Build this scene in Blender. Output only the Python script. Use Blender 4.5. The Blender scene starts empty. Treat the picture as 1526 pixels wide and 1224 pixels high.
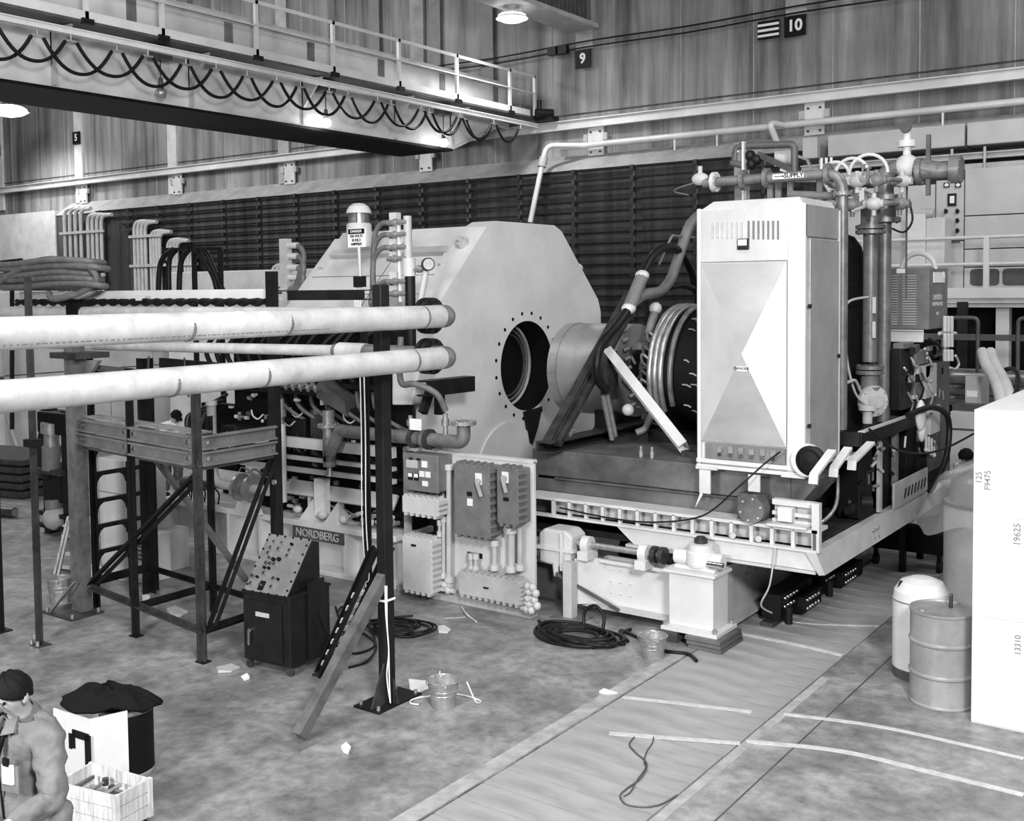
import bpy, math, random
from mathutils import Vector, Matrix
from math import sin, cos, pi, radians, tan, atan2, sqrt
random.seed(7)
SC = bpy.context.scene
COL = SC.collection

# ---------------------------------------------------------------- camera
F, PPX, PPY = 1615.0, 763.0, 512.0            # focal length and principal point in photo pixels (1526 x 1224)
YAW, PITCH, ROLL, CH = radians(35.85), radians(2.9), radians(0.6), 3.9
_f0 = Vector((-sin(YAW), cos(YAW), 0)); _r0 = Vector((cos(YAW), sin(YAW), 0)); _u0 = Vector((0, 0, 1))
_fw = _f0*cos(PITCH) - _u0*sin(PITCH); _up = _u0*cos(PITCH) + _f0*sin(PITCH)
_R = _r0*cos(ROLL) - _up*sin(ROLL); _U = _up*cos(ROLL) + _r0*sin(ROLL)
cd = bpy.data.cameras.new('camera'); cam = bpy.data.objects.new('camera', cd); COL.objects.link(cam)
cam.matrix_world = Matrix(((_R.x, _U.x, -_fw.x, 0), (_R.y, _U.y, -_fw.y, 0), (_R.z, _U.z, -_fw.z, CH), (0, 0, 0, 1)))
cd.sensor_fit = 'HORIZONTAL'; cd.sensor_width = 36.0; cd.lens = F/1526*36
cd.shift_x = (763 - PPX)/1526; cd.shift_y = (PPY - 612)/1526
cd.clip_end = 200
SC.camera = cam

# ---------------------------------------------------------------- light
W = bpy.data.worlds.new('hall_world'); SC.world = W; W.use_nodes = True
W.node_tree.nodes['Background'].inputs[0].default_value = (1, 1, 1, 1)
W.node_tree.nodes['Background'].inputs[1].default_value = 0.08
def area(name, loc, target, size, power, sy=None):
    l = bpy.data.lights.new(name, 'AREA'); l.energy = power; l.size = size
    if sy: l.shape = 'RECTANGLE'; l.size_y = sy
    o = bpy.data.objects.new(name, l); COL.objects.link(o); o.location = loc
    o.rotation_euler = (Vector(target) - Vector(loc)).to_track_quat('-Z', 'Y').to_euler()
    return o
area('roof_lamp_bank', (-2, 3, 14), (-6, 10, 0), 5, 850)
area('roof_lamp_bank', (-13, 3, 14), (-12, 10, 0), 4, 380)
area('roof_lamp_bank', (-30, 12, 15), (-32, 18, 2), 6, 2800)
area('roof_lamp_bank', (2, 17, 13), (-4, 24, 4), 4, 700)
area('front_flood', (2.5, 0.5, 7.0), (-8, 12, 2.5), 1.6, 1600)
area('front_flood', (-5.5, -3.5, 5.2), (-8, 12, 2), 2.0, 1150)  # second flood, added to brighten the faces turned to the camera
SC.view_settings.view_transform = 'Standard'; SC.view_settings.look = 'None'
SC.view_settings.gamma = 1.0; SC.view_settings.use_curve_mapping = False
SC.view_settings.exposure = 0.0

# ---------------------------------------------------------------- photo pixel -> point on a known plane
def _ray(x, y): return _fw*F + _R*(x - PPX) - _U*(y - PPY)
def PZ(x, y, z=0.0):
    d = _ray(x, y); t = (z - CH)/d.z; return Vector((d.x*t, d.y*t, z))
def PY(x, y, Y):
    d = _ray(x, y); t = Y/d.y; return Vector((d.x*t, Y, CH + d.z*t))
def PX(x, y, X):
    d = _ray(x, y); t = X/d.x; return Vector((X, d.y*t, CH + d.z*t))

# ---------------------------------------------------------------- materials
def lin(v): return v/12.92 if v <= .04045 else ((v + .055)/1.055)**2.4
MATS = {}
def mat(name, v, rough=.6, metal=0., var=.12, scale=3., stretch=(1, 1, 1), bump=0., bscale=None, detail=6., spots=0.):
    """procedural grey: v is the sRGB value; noise varies it by var"""
    m = bpy.data.materials.new(name); m.use_nodes = True; nt = m.node_tree; N, L = nt.nodes, nt.links
    b = N['Principled BSDF']; b.inputs['Roughness'].default_value = rough; b.inputs['Metallic'].default_value = metal
    if v < .16: b.inputs['Specular IOR Level'].default_value = .22
    tc = N.new('ShaderNodeTexCoord'); mp = N.new('ShaderNodeMapping'); mp.inputs['Scale'].default_value = stretch
    L.new(tc.outputs['Object'], mp.inputs[0])
    nz = N.new('ShaderNodeTexNoise'); nz.inputs['Scale'].default_value = scale; nz.inputs['Detail'].default_value = detail
    nz.inputs['Roughness'].default_value = .65
    L.new(mp.outputs[0], nz.inputs[0])
    cr = N.new('ShaderNodeValToRGB'); cr.color_ramp.elements[0].position = .3; cr.color_ramp.elements[1].position = .7
    a, c = lin(max(0, v*(1 - var))), lin(min(1, v*(1 + var)))
    cr.color_ramp.elements[0].color = (a, a, a, 1); cr.color_ramp.elements[1].color = (c, c, c, 1)
    L.new(nz.outputs[0], cr.inputs[0]); out = cr.outputs[0]
    if spots:
        n2 = N.new('ShaderNodeTexNoise'); n2.inputs['Scale'].default_value = scale*.23; n2.inputs['Detail'].default_value = 8
        L.new(tc.outputs['Object'], n2.inputs[0])
        r2 = N.new('ShaderNodeValToRGB'); r2.color_ramp.elements[0].position = .38; r2.color_ramp.elements[1].position = .62
        k = 1 - spots; r2.color_ramp.elements[0].color = (k, k, k, 1)
        mx = N.new('ShaderNodeMix'); mx.data_type = 'RGBA'; mx.blend_type = 'MULTIPLY'; mx.inputs[0].default_value = 1
        L.new(n2.outputs[0], r2.inputs[0]); L.new(out, mx.inputs[6]); L.new(r2.outputs[0], mx.inputs[7]); out = mx.outputs[2]
    L.new(out, b.inputs['Base Color'])
    if bump:
        bp = N.new('ShaderNodeBump'); bp.inputs['Strength'].default_value = bump; bp.inputs['Distance'].default_value = .02
        if bscale:
            n3 = N.new('ShaderNodeTexNoise'); n3.inputs['Scale'].default_value = bscale; n3.inputs['Detail'].default_value = 4
            L.new(tc.outputs['Object'], n3.inputs[0]); L.new(n3.outputs[0], bp.inputs['Height'])
        else: L.new(nz.outputs[0], bp.inputs['Height'])
        L.new(bp.outputs[0], b.inputs['Normal'])
    MATS[name] = m
    return m
white = mat('white_paint', .81, .45, var=.04, scale=2)
offwhite = mat('off_white_paint', .77, .5, var=.06, scale=2.5)
yokewhite = mat('yoke_paint', .79, .55, var=.05, scale=1.2, bump=.05, bscale=60)
lgrey = mat('light_grey_paint', .70, .5, var=.08, scale=3)
mgrey = mat('mid_grey_paint', .44, .5, var=.12, scale=4)
dgrey = mat('dark_grey_paint', .30, .5, var=.18, scale=4)
black = mat('black_paint', .10, .45, var=.25, scale=5)
deep = mat('deep_black', .05, .6, var=.3, scale=5)  # near-black for black parts, and for shade under the crane and gallery
rubber = mat('black_rubber', .10, .4, var=.2, scale=8)
hosegrey = mat('grey_hose', .38, .55, var=.15, scale=8)
steel = mat('dark_steel', .24, .42, .35, var=.3, scale=6, bump=.1)
basesteel = mat('scuffed_steel_box', .40, .5, .25, var=.22, scale=2.2, bump=.08, spots=.4)
bright = mat('machined_steel', .72, .28, .85, var=.08, scale=8, stretch=(1, 1, 12))
brushed = mat('brushed_aluminium', .80, .34, .4, var=.07, scale=1.6, stretch=(1, 1, .5))
brushed2 = mat('brushed_aluminium_shaded', .70, .36, .4, var=.09, scale=1.8, stretch=(.5, 1, 1))  # shaded copy of the brushed sheet
galv = mat('galvanised_steel', .66, .35, .6, var=.14, scale=14)
chrome = mat('chrome', .85, .12, 1., var=.03)
pipewhite = mat('pipe_paint', .74, .5, var=.10, scale=5, bump=.12, spots=.22)
pipegrey = mat('grey_pipe', .46, .42, .3, var=.18, scale=6)
tubegrey = mat('copper_tube', .64, .35, .6, var=.15, scale=7)
girderm = mat('girder_paint', .86, .4, .1, var=.08, scale=.8, spots=.15)
mwood = mat('weathered_wood', .50, .75, var=.3, scale=4, stretch=(1, 8, 8), bump=.2)
lwood = mat('pale_wood', .74, .7, var=.18, scale=4, stretch=(8, 8, 1), bump=.1)
card = mat('cardboard', .78, .85, var=.06, scale=3)
cloth = mat('work_cloth', .40, .9, var=.16, scale=7, bump=.4)
dcloth = mat('dark_cloth', .06, .95, var=.35, scale=9, bump=.4)
wcloth = mat('white_cloth', .88, .9, var=.05, scale=9, bump=.2)
skin = mat('skin', .64, .5, var=.08, scale=6)
hairm = mat('hair', .045, .8, var=.4, scale=30, bump=.5)
paper = mat('paper', .92, .9, var=.03)
signblack = mat('sign_black', .06, .5, var=.1)
inkm = mat('lettering_black', .07, .6, var=.1)
inkgrey = mat('stencil_grey', .50, .7, var=.1)
concw = mat('shield_concrete', .82, .85, var=.08, scale=1.5, bump=.15, spots=.12)
plaster = mat('gallery_panel', .72, .5, var=.05, scale=1.5)
drumm = mat('drum_paint', .60, .35, .1, var=.10, scale=3, spots=.2)
tapem = mat('floor_tape', .76, .7, var=.1, scale=10)
matm = mat('rubber_mat', .20, .9, var=.35, scale=14, bump=.4)
crategrey = mat('crate_paint', .88, .7, var=.03, scale=2, bump=.04)

def wallmat(name, v, var, sx, streak):
    m = mat(name, v, .85, var=var, scale=1.1, stretch=(sx, sx, .10), detail=9, bump=.25, spots=streak)
    return m
wallm = wallmat('streaked_concrete', .50, .45, 1.5, .45)
wallow = wallmat('stained_concrete', .25, .45, 2.5, .4)
ledgem = mat('ledge_concrete', .62, .85, var=.12, scale=2)
floorm = mat('concrete_floor', .57, .36, var=.20, scale=6.5, bump=.10, spots=.42, detail=10)
slabm = mat('cover_slab', .62, .5, var=.10, scale=2.2, stretch=(.7, 3, 1), bump=.12, spots=.2)
kerbm = mat('kerb_concrete', .62, .7, var=.15, scale=5, bump=.2)
def clearmat(name, v, alpha, rough=.12):
    m = bpy.data.materials.new(name); m.use_nodes = True; b = m.node_tree.nodes['Principled BSDF']
    b.inputs['Base Color'].default_value = (lin(v),)*3 + (1,); b.inputs['Alpha'].default_value = alpha
    b.inputs['Roughness'].default_value = rough; MATS[name] = m
    return m
film = clearmat('plastic_film', .9, .28)
winm = mat('tinted_window', .33, .15, var=.08, scale=6)
def emis(name, s):
    m = bpy.data.materials.new(name); m.use_nodes = True; b = m.node_tree.nodes['Principled BSDF']
    b.inputs['Base Color'].default_value = (1, 1, 1, 1); b.inputs['Emission Color'].default_value = (1, 1, 1, 1)
    b.inputs['Emission Strength'].default_value = s; return m
glow = emis('lamp_glow', 8.0)

# ---------------------------------------------------------------- mesh builder
def V(*a): return Vector(a[0]) if len(a) == 1 else Vector(a)
def frame(d, up=None):
    d = d.normalized()
    u = V(0, 0, 1) if up is None else V(up)
    if abs(d.dot(u.normalized())) > .98: u = V(0, 1, 0) if abs(d.y) < .9 else V(1, 0, 0)
    s = d.cross(u).normalized(); return s, s.cross(d).normalized()
class MB:
    def __init__(s): s.v = []; s.f = []; s.sm = []
    def _add(s, vs, fs, sm=False):
        o = len(s.v); s.v += [V(p) for p in vs]
        for f in fs: s.f.append([i + o for i in f]); s.sm.append(sm)
        return s
    def box(s, x0, y0, z0, x1, y1, z1):
        x0, x1 = min(x0, x1), max(x0, x1); y0, y1 = min(y0, y1), max(y0, y1); z0, z1 = min(z0, z1), max(z0, z1)
        vs = [(x, y, z) for z in (z0, z1) for y in (y0, y1) for x in (x0, x1)]
        return s._add(vs, [(0, 2, 3, 1), (4, 5, 7, 6), (0, 1, 5, 4), (2, 6, 7, 3), (0, 4, 6, 2), (1, 3, 7, 5)])
    def obox(s, c, ax, ay, az):          # centre and three half-axis vectors
        c, ax, ay, az = V(c), V(ax), V(ay), V(az)
        vs = [c + ax*i + ay*j + az*k for k in (-1, 1) for j in (-1, 1) for i in (-1, 1)]
        return s._add(vs, [(0, 2, 3, 1), (4, 5, 7, 6), (0, 1, 5, 4), (2, 6, 7, 3), (0, 4, 6, 2), (1, 3, 7, 5)])
    def bar(s, p, q, w, h, up=None):
        p, q = V(p), V(q); d = q - p; a, b = frame(d, up)
        return s.obox((p + q)/2, a*w/2, d/2, b*h/2)
    def prism(s, poly, vec):
        vec = V(vec); n = len(poly); vs = [V(p) for p in poly] + [V(p) + vec for p in poly]
        fs = [list(range(n))[::-1], list(range(n, 2*n))] + [(i, (i + 1) % n, (i + 1) % n + n, i + n) for i in range(n)]
        nn = V(0, 0, 0)
        for i in range(n): nn += vs[i].cross(vs[(i + 1) % n])
        if nn.dot(vec) < 0: fs = [list(f)[::-1] for f in fs]
        return s._add(vs, fs)
    def ext(s, prof, p, q, up=None):     # extrude a closed 2-D profile (a, b) along p -> q
        p, q = V(p), V(q); a, b = frame(q - p, up)
        return s.prism([p + a*x + b*y for x, y in prof], q - p)
    def chan(s, p, q, w, h, t=.012, up=None, flip=1):   # channel: web h high, flanges w deep
        return s.ext([(0, -h/2), (flip*w, -h/2), (flip*w, -h/2 + t), (flip*t, -h/2 + t), (flip*t, h/2 - t), (flip*w, h/2 - t), (flip*w, h/2), (0, h/2)], p, q, up)
    def ibeam(s, p, q, w, h, t=.015, up=None):
        a, c = w/2, t/2
        return s.ext([(-a, -h/2), (a, -h/2), (a, -h/2 + t), (c, -h/2 + t), (c, h/2 - t), (a, h/2 - t), (a, h/2), (-a, h/2), (-a, h/2 - t), (-c, h/2 - t), (-c, -h/2 + t), (-a, -h/2 + t)], p, q, up)
    def angle(s, p, q, w, t=.008, up=None, fx=1, fy=1):
        return s.ext([(0, 0), (fx*w, 0), (fx*w, fy*t), (fx*t, fy*t), (fx*t, fy*w), (0, fy*w)], p, q, up)
    def cyl(s, p, q, r, r2=None, n=16, caps=True, smooth=True):
        p, q = V(p), V(q); r2 = r if r2 is None else r2; a, b = frame(q - p)
        vs = [c + (a*cos(2*pi*i/n) + b*sin(2*pi*i/n))*rr for c, rr in ((p, r), (q, r2)) for i in range(n)]
        s._add(vs, [(i, i + n, (i + 1) % n + n, (i + 1) % n) for i in range(n)], smooth)
        if caps: s._add(vs, [list(range(n)), list(range(n, 2*n))[::-1]])
        return s
    def tube(s, path, r, n=8, closed=False, caps=True):
        path = [V(p) for p in path]; m = len(path); rs = r if isinstance(r, (list, tuple)) else [r]*m
        vs = []; a = None
        for i, p in enumerate(path):
            if closed: d = path[(i + 1) % m] - path[i - 1]
            else: d = path[min(i + 1, m - 1)] - path[max(i - 1, 0)]
            if d.length < 1e-9: d = V(0, 0, 1)
            d.normalize()
            if a is None: a, _ = frame(d)
            else:
                a = a - d*a.dot(d)
                if a.length < 1e-6: a, _ = frame(d)
                a.normalize()
            b = d.cross(a)
            vs += [p + (a*cos(2*pi*k/n) + b*sin(2*pi*k/n))*rs[i] for k in range(n)]
        fs = []
        for i in range(m if closed else m - 1):
            j = (i + 1) % m
            fs += [(i*n + k, i*n + (k + 1) % n, j*n + (k + 1) % n, j*n + k) for k in range(n)]
        s._add(vs, fs, True)
        if caps and not closed: s._add(vs[:n] + vs[-n:], [list(range(n))[::-1], list(range(n, 2*n))])
        return s
    def lathe(s, prof, o, axis=(0, 0, 1), n=24, caps=True, smooth=True):   # prof: (radius, along)
        o, ax = V(o), V(axis).normalized(); a, b = frame(ax); vs = []
        for r, h in prof: vs += [o + ax*h + (a*cos(2*pi*k/n) + b*sin(2*pi*k/n))*r for k in range(n)]
        for i in range(len(prof) - 1):
            s._add(vs[i*n:(i + 2)*n], [(k, k + n, (k + 1) % n + n, (k + 1) % n) for k in range(n)], smooth)
        if caps:
            if prof[0][0] > 1e-6: s._add(vs[:n], [list(range(n))])
            if prof[-1][0] > 1e-6: s._add(vs[-n:], [list(range(n))[::-1]])
        return s
    def sphere(s, c, r, n=14, m=9, sc=(1, 1, 1)):
        c = V(c); vs = []
        for j in range(m + 1):
            t = pi*j/m
            vs += [c + V(sin(t)*cos(2*pi*k/n)*r*sc[0], sin(t)*sin(2*pi*k/n)*r*sc[1], cos(t)*r*sc[2]) for k in range(n)]
        return s._add(vs, [(j*n + k, (j + 1)*n + k, (j + 1)*n + (k + 1) % n, j*n + (k + 1) % n) for j in range(m) for k in range(n)], True)
    def flange(s, c, axis, r, t, nb=8, br=.012):
        c, ax = V(c), V(axis).normalized(); a, b = frame(ax)
        s.cyl(c - ax*t/2, c + ax*t/2, r, n=20)
        for i in range(nb):
            p = c + (a*cos(2*pi*i/nb) + b*sin(2*pi*i/nb))*r*.83
            s.cyl(p - ax*(t/2 + br), p + ax*(t/2 + br), br, n=6)
        return s
    def grid(s, fn, nu, nv, smooth=True):
        vs = [fn(i/nu, j/nv) for j in range(nv + 1) for i in range(nu + 1)]
        return s._add(vs, [(j*(nu + 1) + i, j*(nu + 1) + i + 1, (j + 1)*(nu + 1) + i + 1, (j + 1)*(nu + 1) + i) for j in range(nv) for i in range(nu)], smooth)
    def mesh(s, name, off=V(0, 0, 0)):
        me = bpy.data.meshes.new(name); me.from_pydata([p - off for p in s.v], [], s.f)
        me.polygons.foreach_set('use_smooth', s.sm); me.update(); return me
def wpos(o):
    p = V(0, 0, 0)
    while o: p = p + o.location; o = o.parent
    return p
def T(name, label, cat, loc, group=None):
    o = bpy.data.objects.new(name, None); COL.objects.link(o); o.location = V(loc); o.empty_display_size = .1
    o['label'] = label; o['category'] = cat
    if group: o['group'] = group
    return o
def P(parent, name, m, b, label=None, bev=0, kind=None):
    off = wpos(parent); me = b.mesh(name, off); me.materials.append(m)
    o = bpy.data.objects.new(name, me); COL.objects.link(o); o.parent = parent
    if label: o['label'] = label
    if kind: o['kind'] = kind
    if bev: bevel(o, bev)
    return o
def bevel(o, w):
    md = o.modifiers.new('bevel', 'BEVEL'); md.width = w; md.segments = 2; md.limit_method = 'ANGLE'
def S(name, label, cat, m, b, group=None, bev=0, kind=None):
    xs = [p.x for p in b.v]; ys = [p.y for p in b.v]; zs = [p.z for p in b.v]
    off = V((min(xs) + max(xs))/2, (min(ys) + max(ys))/2, min(zs))
    me = b.mesh(name, off); me.materials.append(m); o = bpy.data.objects.new(name, me); COL.objects.link(o); o.location = off
    o['label'] = label; o['category'] = cat
    if group: o['group'] = group
    if kind: o['kind'] = kind
    if bev: bevel(o, bev)
    return o
def ST(name, m, b, bev=0):
    me = b.mesh(name); me.materials.append(m); o = bpy.data.objects.new(name, me); COL.objects.link(o); o['kind'] = 'structure'
    if bev: bevel(o, bev)
    return o
def dup(root, loc, label=None, rotz=0, group=None):
    r = root.copy(); COL.objects.link(r); r.location = V(loc); r.rotation_euler.z = rotz
    if label: r['label'] = label
    if group: r['group'] = group
    for ch in list(root.children):
        c = ch.copy(); COL.objects.link(c); c.parent = r
        for g in list(ch.children):
            d = g.copy(); COL.objects.link(d); d.parent = c
    return r
def cpart(o, parent, delta):             # a copy of a part, shifted, sharing its mesh
    c = o.copy(); COL.objects.link(c); c.parent = parent; c.location = o.location + V(delta); return c
def text(parent, name, s, m, o, right, up, h, label=None, depth=.002, align='CENTER', bold=0.):
    cu = bpy.data.curves.new(name, 'FONT'); cu.body = s; cu.size = h/.7; cu.extrude = depth; cu.align_x = align; cu.align_y = 'CENTER'; cu.offset = bold
    cu.resolution_u = 3
    t = bpy.data.objects.new(name, cu); COL.objects.link(t); bpy.context.view_layer.update()
    me = bpy.data.meshes.new_from_object(t.evaluated_get(bpy.context.evaluated_depsgraph_get()))
    bpy.data.objects.remove(t); me.name = name
    r, u = V(right).normalized(), V(up).normalized(); n = r.cross(u); off = wpos(parent)
    me.transform(Matrix(((r.x, u.x, n.x, o[0] - off.x), (r.y, u.y, n.y, o[1] - off.y), (r.z, u.z, n.z, o[2] - off.z), (0, 0, 0, 1))))
    me.materials.clear(); me.materials.append(m)
    ob = bpy.data.objects.new(name, me); COL.objects.link(ob); ob.parent = parent
    if label: ob['label'] = label
    return ob
def arc(c, a, b, r, t0, t1, n=10):
    return [V(c) + (V(a)*cos(t0 + (t1 - t0)*i/n) + V(b)*sin(t0 + (t1 - t0)*i/n))*r for i in range(n + 1)]
def fillet(pts, r, k=6):
    pts = [V(p) for p in pts]; out = [pts[0]]
    for i in range(1, len(pts) - 1):
        p, a, b = pts[i], pts[i - 1], pts[i + 1]; rr = min(r, (a - p).length*.49, (b - p).length*.49)
        u = p + (a - p).normalized()*rr; w = p + (b - p).normalized()*rr
        for j in range(k + 1):
            t = j/k; out.append(u*(1 - t)**2 + p*2*t*(1 - t) + w*t*t)
    return out + [pts[-1]]
def spline(pts, k=8, closed=False):
    pts = [V(p) for p in pts]; n = len(pts); out = []
    for i in range(n if closed else n - 1):
        if closed: p0, p1, p2, p3 = pts[i - 1], pts[i], pts[(i + 1) % n], pts[(i + 2) % n]
        else: p0, p1, p2, p3 = pts[max(i - 1, 0)], pts[i], pts[i + 1], pts[min(i + 2, n - 1)]
        for j in range(k):
            t = j/k
            out.append(.5*((2*p1) + (p2 - p0)*t + (2*p0 - 5*p1 + 4*p2 - p3)*t*t + (3*p1 - p0 - 3*p2 + p3)*t**3))
    if not closed: out.append(pts[-1])
    return out
EX, EY, EZ = V(1, 0, 0), V(0, 1, 0), V(0, 0, 1)
# ================================================================ the setting
D, DL = 26.0, 25.3                      # upper wall face, thicker lower wall face
b = MB(); b.box(-62, -4, -.3, -5.14, D + .5, 0); b.box(-3.755, -4, -.3, 10, D + .5, 0); b.box(-5.14, -4, -.3, -3.755, D + .5, -.045)
floor = ST('floor', floorm, b)
pm = None                               # cover slabs between the two floor seams
y = 3.6; k = 0
while y < 21:
    w = .305
    if pm is None:
        b = MB(); b.box(-5.125, y, -.045, -3.772, y + w - .016, -.001); pm = P(floor, 'floor_plank', slabm, b); y0 = y
    else:
        c = cpart(pm, floor, (0, y - y0, random.uniform(-.003, .001)))
    y += w
b = MB(); b.box(-5.31, 2, -.01, -5.15, 10.2, .006); P(floor, 'kerb_strip', kerbm, b)
b = MB(); b.box(-3.745, 2, -.01, -3.66, 10.4, .004); P(floor, 'kerb_strip', kerbm, b)
b = MB(); b.box(-3.36, 2, -.01, -3.345, 13.5, .002); P(floor, 'floor_joint', dgrey, b)
def tape(name, label, pts, w=.065):
    pts = spline(pts, 6); b = MB(); L_, R_ = [], []
    for i, p in enumerate(pts):
        d = (pts[min(i + 1, len(pts) - 1)] - pts[max(i - 1, 0)]).normalized(); n = V(-d.y, d.x, 0)*w/2
        L_.append(p + n); R_.append(p - n)
    vs = []
    for l, r in zip(L_, R_): vs += [l + V(0, 0, .001), r + V(0, 0, .001), r + V(0, 0, .007), l + V(0, 0, .007)]
    fs = []
    for i in range(len(L_) - 1):
        o = i*4; fs += [(o + 3, o + 2, o + 6, o + 7), (o, o + 3, o + 7, o + 4), (o + 1, o + 5, o + 6, o + 2)]
    b._add(vs, fs); return S(name, label, 'tape', tapem, b, 'tape lines on the floor')
tape('floor_tape', 'white tape line across the slabs, ending short of the kerb, next to the loose wire', [PZ(908, 1094), PZ(1000, 1101), PZ(1103, 1109)])
tape('floor_tape', 'white curving tape line on the bare floor, the one further out from the oil drum', [PZ(1112, 1106), PZ(1250, 1120), PZ(1380, 1150), PZ(1526, 1186)])
tape('floor_tape', 'white tape line across the slabs starting at the kerb strip', [PZ(928, 1040), PZ(1020, 1050), PZ(1120, 1062)], .06)
tape('floor_tape', 'faint white tape line on the bare floor passing in front of the oil drum', [PZ(1168, 1065), PZ(1300, 1082), PZ(1420, 1107), PZ(1526, 1132)], .055)
tape('floor_tape', 'white tape line across the slabs leading off from the jack column base', [PZ(1096, 944), PZ(1180, 960), PZ(1256, 978)], .07)
tape('floor_tape', 'thin white tape line on the slabs behind the one at the jack column', [PZ(1180, 927), PZ(1220, 931), PZ(1310, 934)], .035)

b = MB(); b.box(-62, D, 0, 10, D + .5, 17)
wall = ST('wall_back', wallm, b)
b = MB(); b.box(-41.3, DL, 0, 10, D, 7.08); lw = P(wall, 'lower_wall', wallow, b)
b = MB(); b.prism([(-41.3, DL - .02, 7.08), (-41.3, D, 7.08), (-41.3, D, 7.62)], (51.3, 0, 0)); P(wall, 'ledge', ledgem, b)
BAY = 6.1; X9 = -16.14
for k in range(-7, 4):                  # pilasters carry the bay signs
    x = X9 + BAY*k; b = MB(); b.box(x - .27, D - .10, 10.5 if k >= -1 else 7.6, x + .27, D, 17); P(wall, 'pilaster', ledgem if k > -3 else concw, b)
for k in range(-22, 8):                 # board-marked pour seams on the wall
    x = X9 + 2.03*k + .9
    b = MB(); b.box(x - .015, D - .012, 7.6, x + .015, D, 17); P(wall, 'pour_seam', ledgem, b)
b = MB(); b.box(-62, D - .02, 8.75, 10, D, 8.79); P(wall, 'pour_seam', wallow, b)
b = MB(); b.box(-62, DL - .05, 0, -41.3, D, 7.3); P(wall, 'pale_wall_panel', concw, b)
# crane runway rail on the wall
t = T('crane_rail', 'long pale crane runway rail bolted along the concrete wall', 'rail', (-20, D - .2, 8.3))
b = MB(); b.ibeam((-62, D - .22, 8.45), (10, D - .22, 8.45), .22, .26, .03); P(t, 'rail_beam', girderm, b)
for i, x in enumerate((-40.2, -34.1, -28.0, -21.9, -15.75, -9.55)):
    b = MB(); b.box(x - .25, D - .16, 7.55, x + .25, D - .1, 8.34); pl = P(t, 'bracket_plate', girderm, b)
    b = MB(); b.box(x + .25, D - .2, 7.95, x + .38, D - .1, 8.15); P(pl, 'clip', lgrey, b)
    b = MB(); b.box(x - .38, D - .2, 7.95, x - .25, D - .1, 8.15); P(pl, 'clip', lgrey, b)
    b = MB()
    for dx in (-.15, .15):
        for z in (7.65, 8.2): b.cyl((x + dx, D - .2, z), (x + dx, D - .16, z), .03, n=8)
    P(pl, 'bolt_heads', steel, b, kind='stuff')
# water pipe on the wall
t = T('water_main', 'long pale pipe running along the concrete wall with two slanting drops', 'pipe', (-10, D - .35, 7.7))
b = MB(); b.tube(fillet([(-16.75, D - .4, 7.82), (10, D - .4, 7.82)], .1), .085, 10); P(t, 'main_pipe', girderm, b)
b = MB(); b.tube(fillet([(-16.0, D - .4, 7.82), (-16.9, D - .9, 7.85), PX(790, 332, -17.0)], .25), .075, 10); d_ = P(t, 'drop_pipe', girderm, b)
e_ = PX(790, 332, -17.0); s_ = V(-16.9, D - .9, 7.85); q = s_ + (e_ - s_)*.22; u_ = (e_ - s_).normalized(); b = MB(); b.cyl(q - u_*.14, q + u_*.14, .12, n=10); P(d_, 'coupling', lgrey, b)
b = MB(); b.tube(fillet([(-10.2, D - .4, 7.82), (-10.4, D - .9, 7.85), PX(1158, 212, -10.3)], .2), .075, 10); P(t, 'drop_pipe', girderm, b)
for x in (-13.2, -6.5, -12.0): b = MB(); b.cyl((x, D - .4, 7.46), (x, D - .4, 7.75), .03, n=6); P(t, 'pipe_stub', girderm, b)
# cables strung on the wall
t = T('strung_cable', 'thin dark cables strung along the wall between the number signs', 'cable', (-16, D - .2, 10.4))
for dz in (0, .16):
    b = MB(); b.tube([(x, D - .20, 10.54 + dz - .05*sin((x + 22)/6.1*pi)**2) for x in [-24 + i*1.0 for i in range(32)]], .022, 5); P(t, 'strand', black, b)
for x in (-17.1, -16.75): b = MB(); b.box(x - .14, D - .3, 10.45, x + .14, D - .14, 10.68); P(t, 'junction_box', black, b)
# bay number signs
def sign(n, x, lab, w=.5):
    t = T('bay_sign', lab, 'sign', (x, D - .12, 10.0), 'bay number signs')
    b = MB(); b.box(x - w/2, D - .18, 9.99, x + w/2, D - .14, 10.49); P(t, 'plate', signblack, b, bev=.005)
    text(t, 'numeral', n, paper, (x, D - .185, 10.24), EX, EZ, .27, bold=.012)
    return t
sign('4', X9 - 5*BAY, 'black wall sign with white four near the lit high-bay lamp')
sign('5', X9 - 4*BAY, 'black wall sign with white five below the dark crane underside')
sign('9', X9, 'black wall sign with white nine under the roof girder end')
sign('10', X9 + BAY, 'wide black wall sign with white ten next to the striped plate', .54)
t = T('striped_sign', 'black and white horizontally striped sign beside the number ten sign', 'sign', (-10.75, D - .12, 10.0))
b = MB(); b.box(-11.0, D - .17, 10.03, -10.45, D - .14, 10.47); P(t, 'plate', signblack, b)
for z in (10.08, 10.21, 10.34): b = MB(); b.box(-11.0, D - .18, z, -10.45, D - .17, z + .06); P(t, 'stripe', paper, b)
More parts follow.
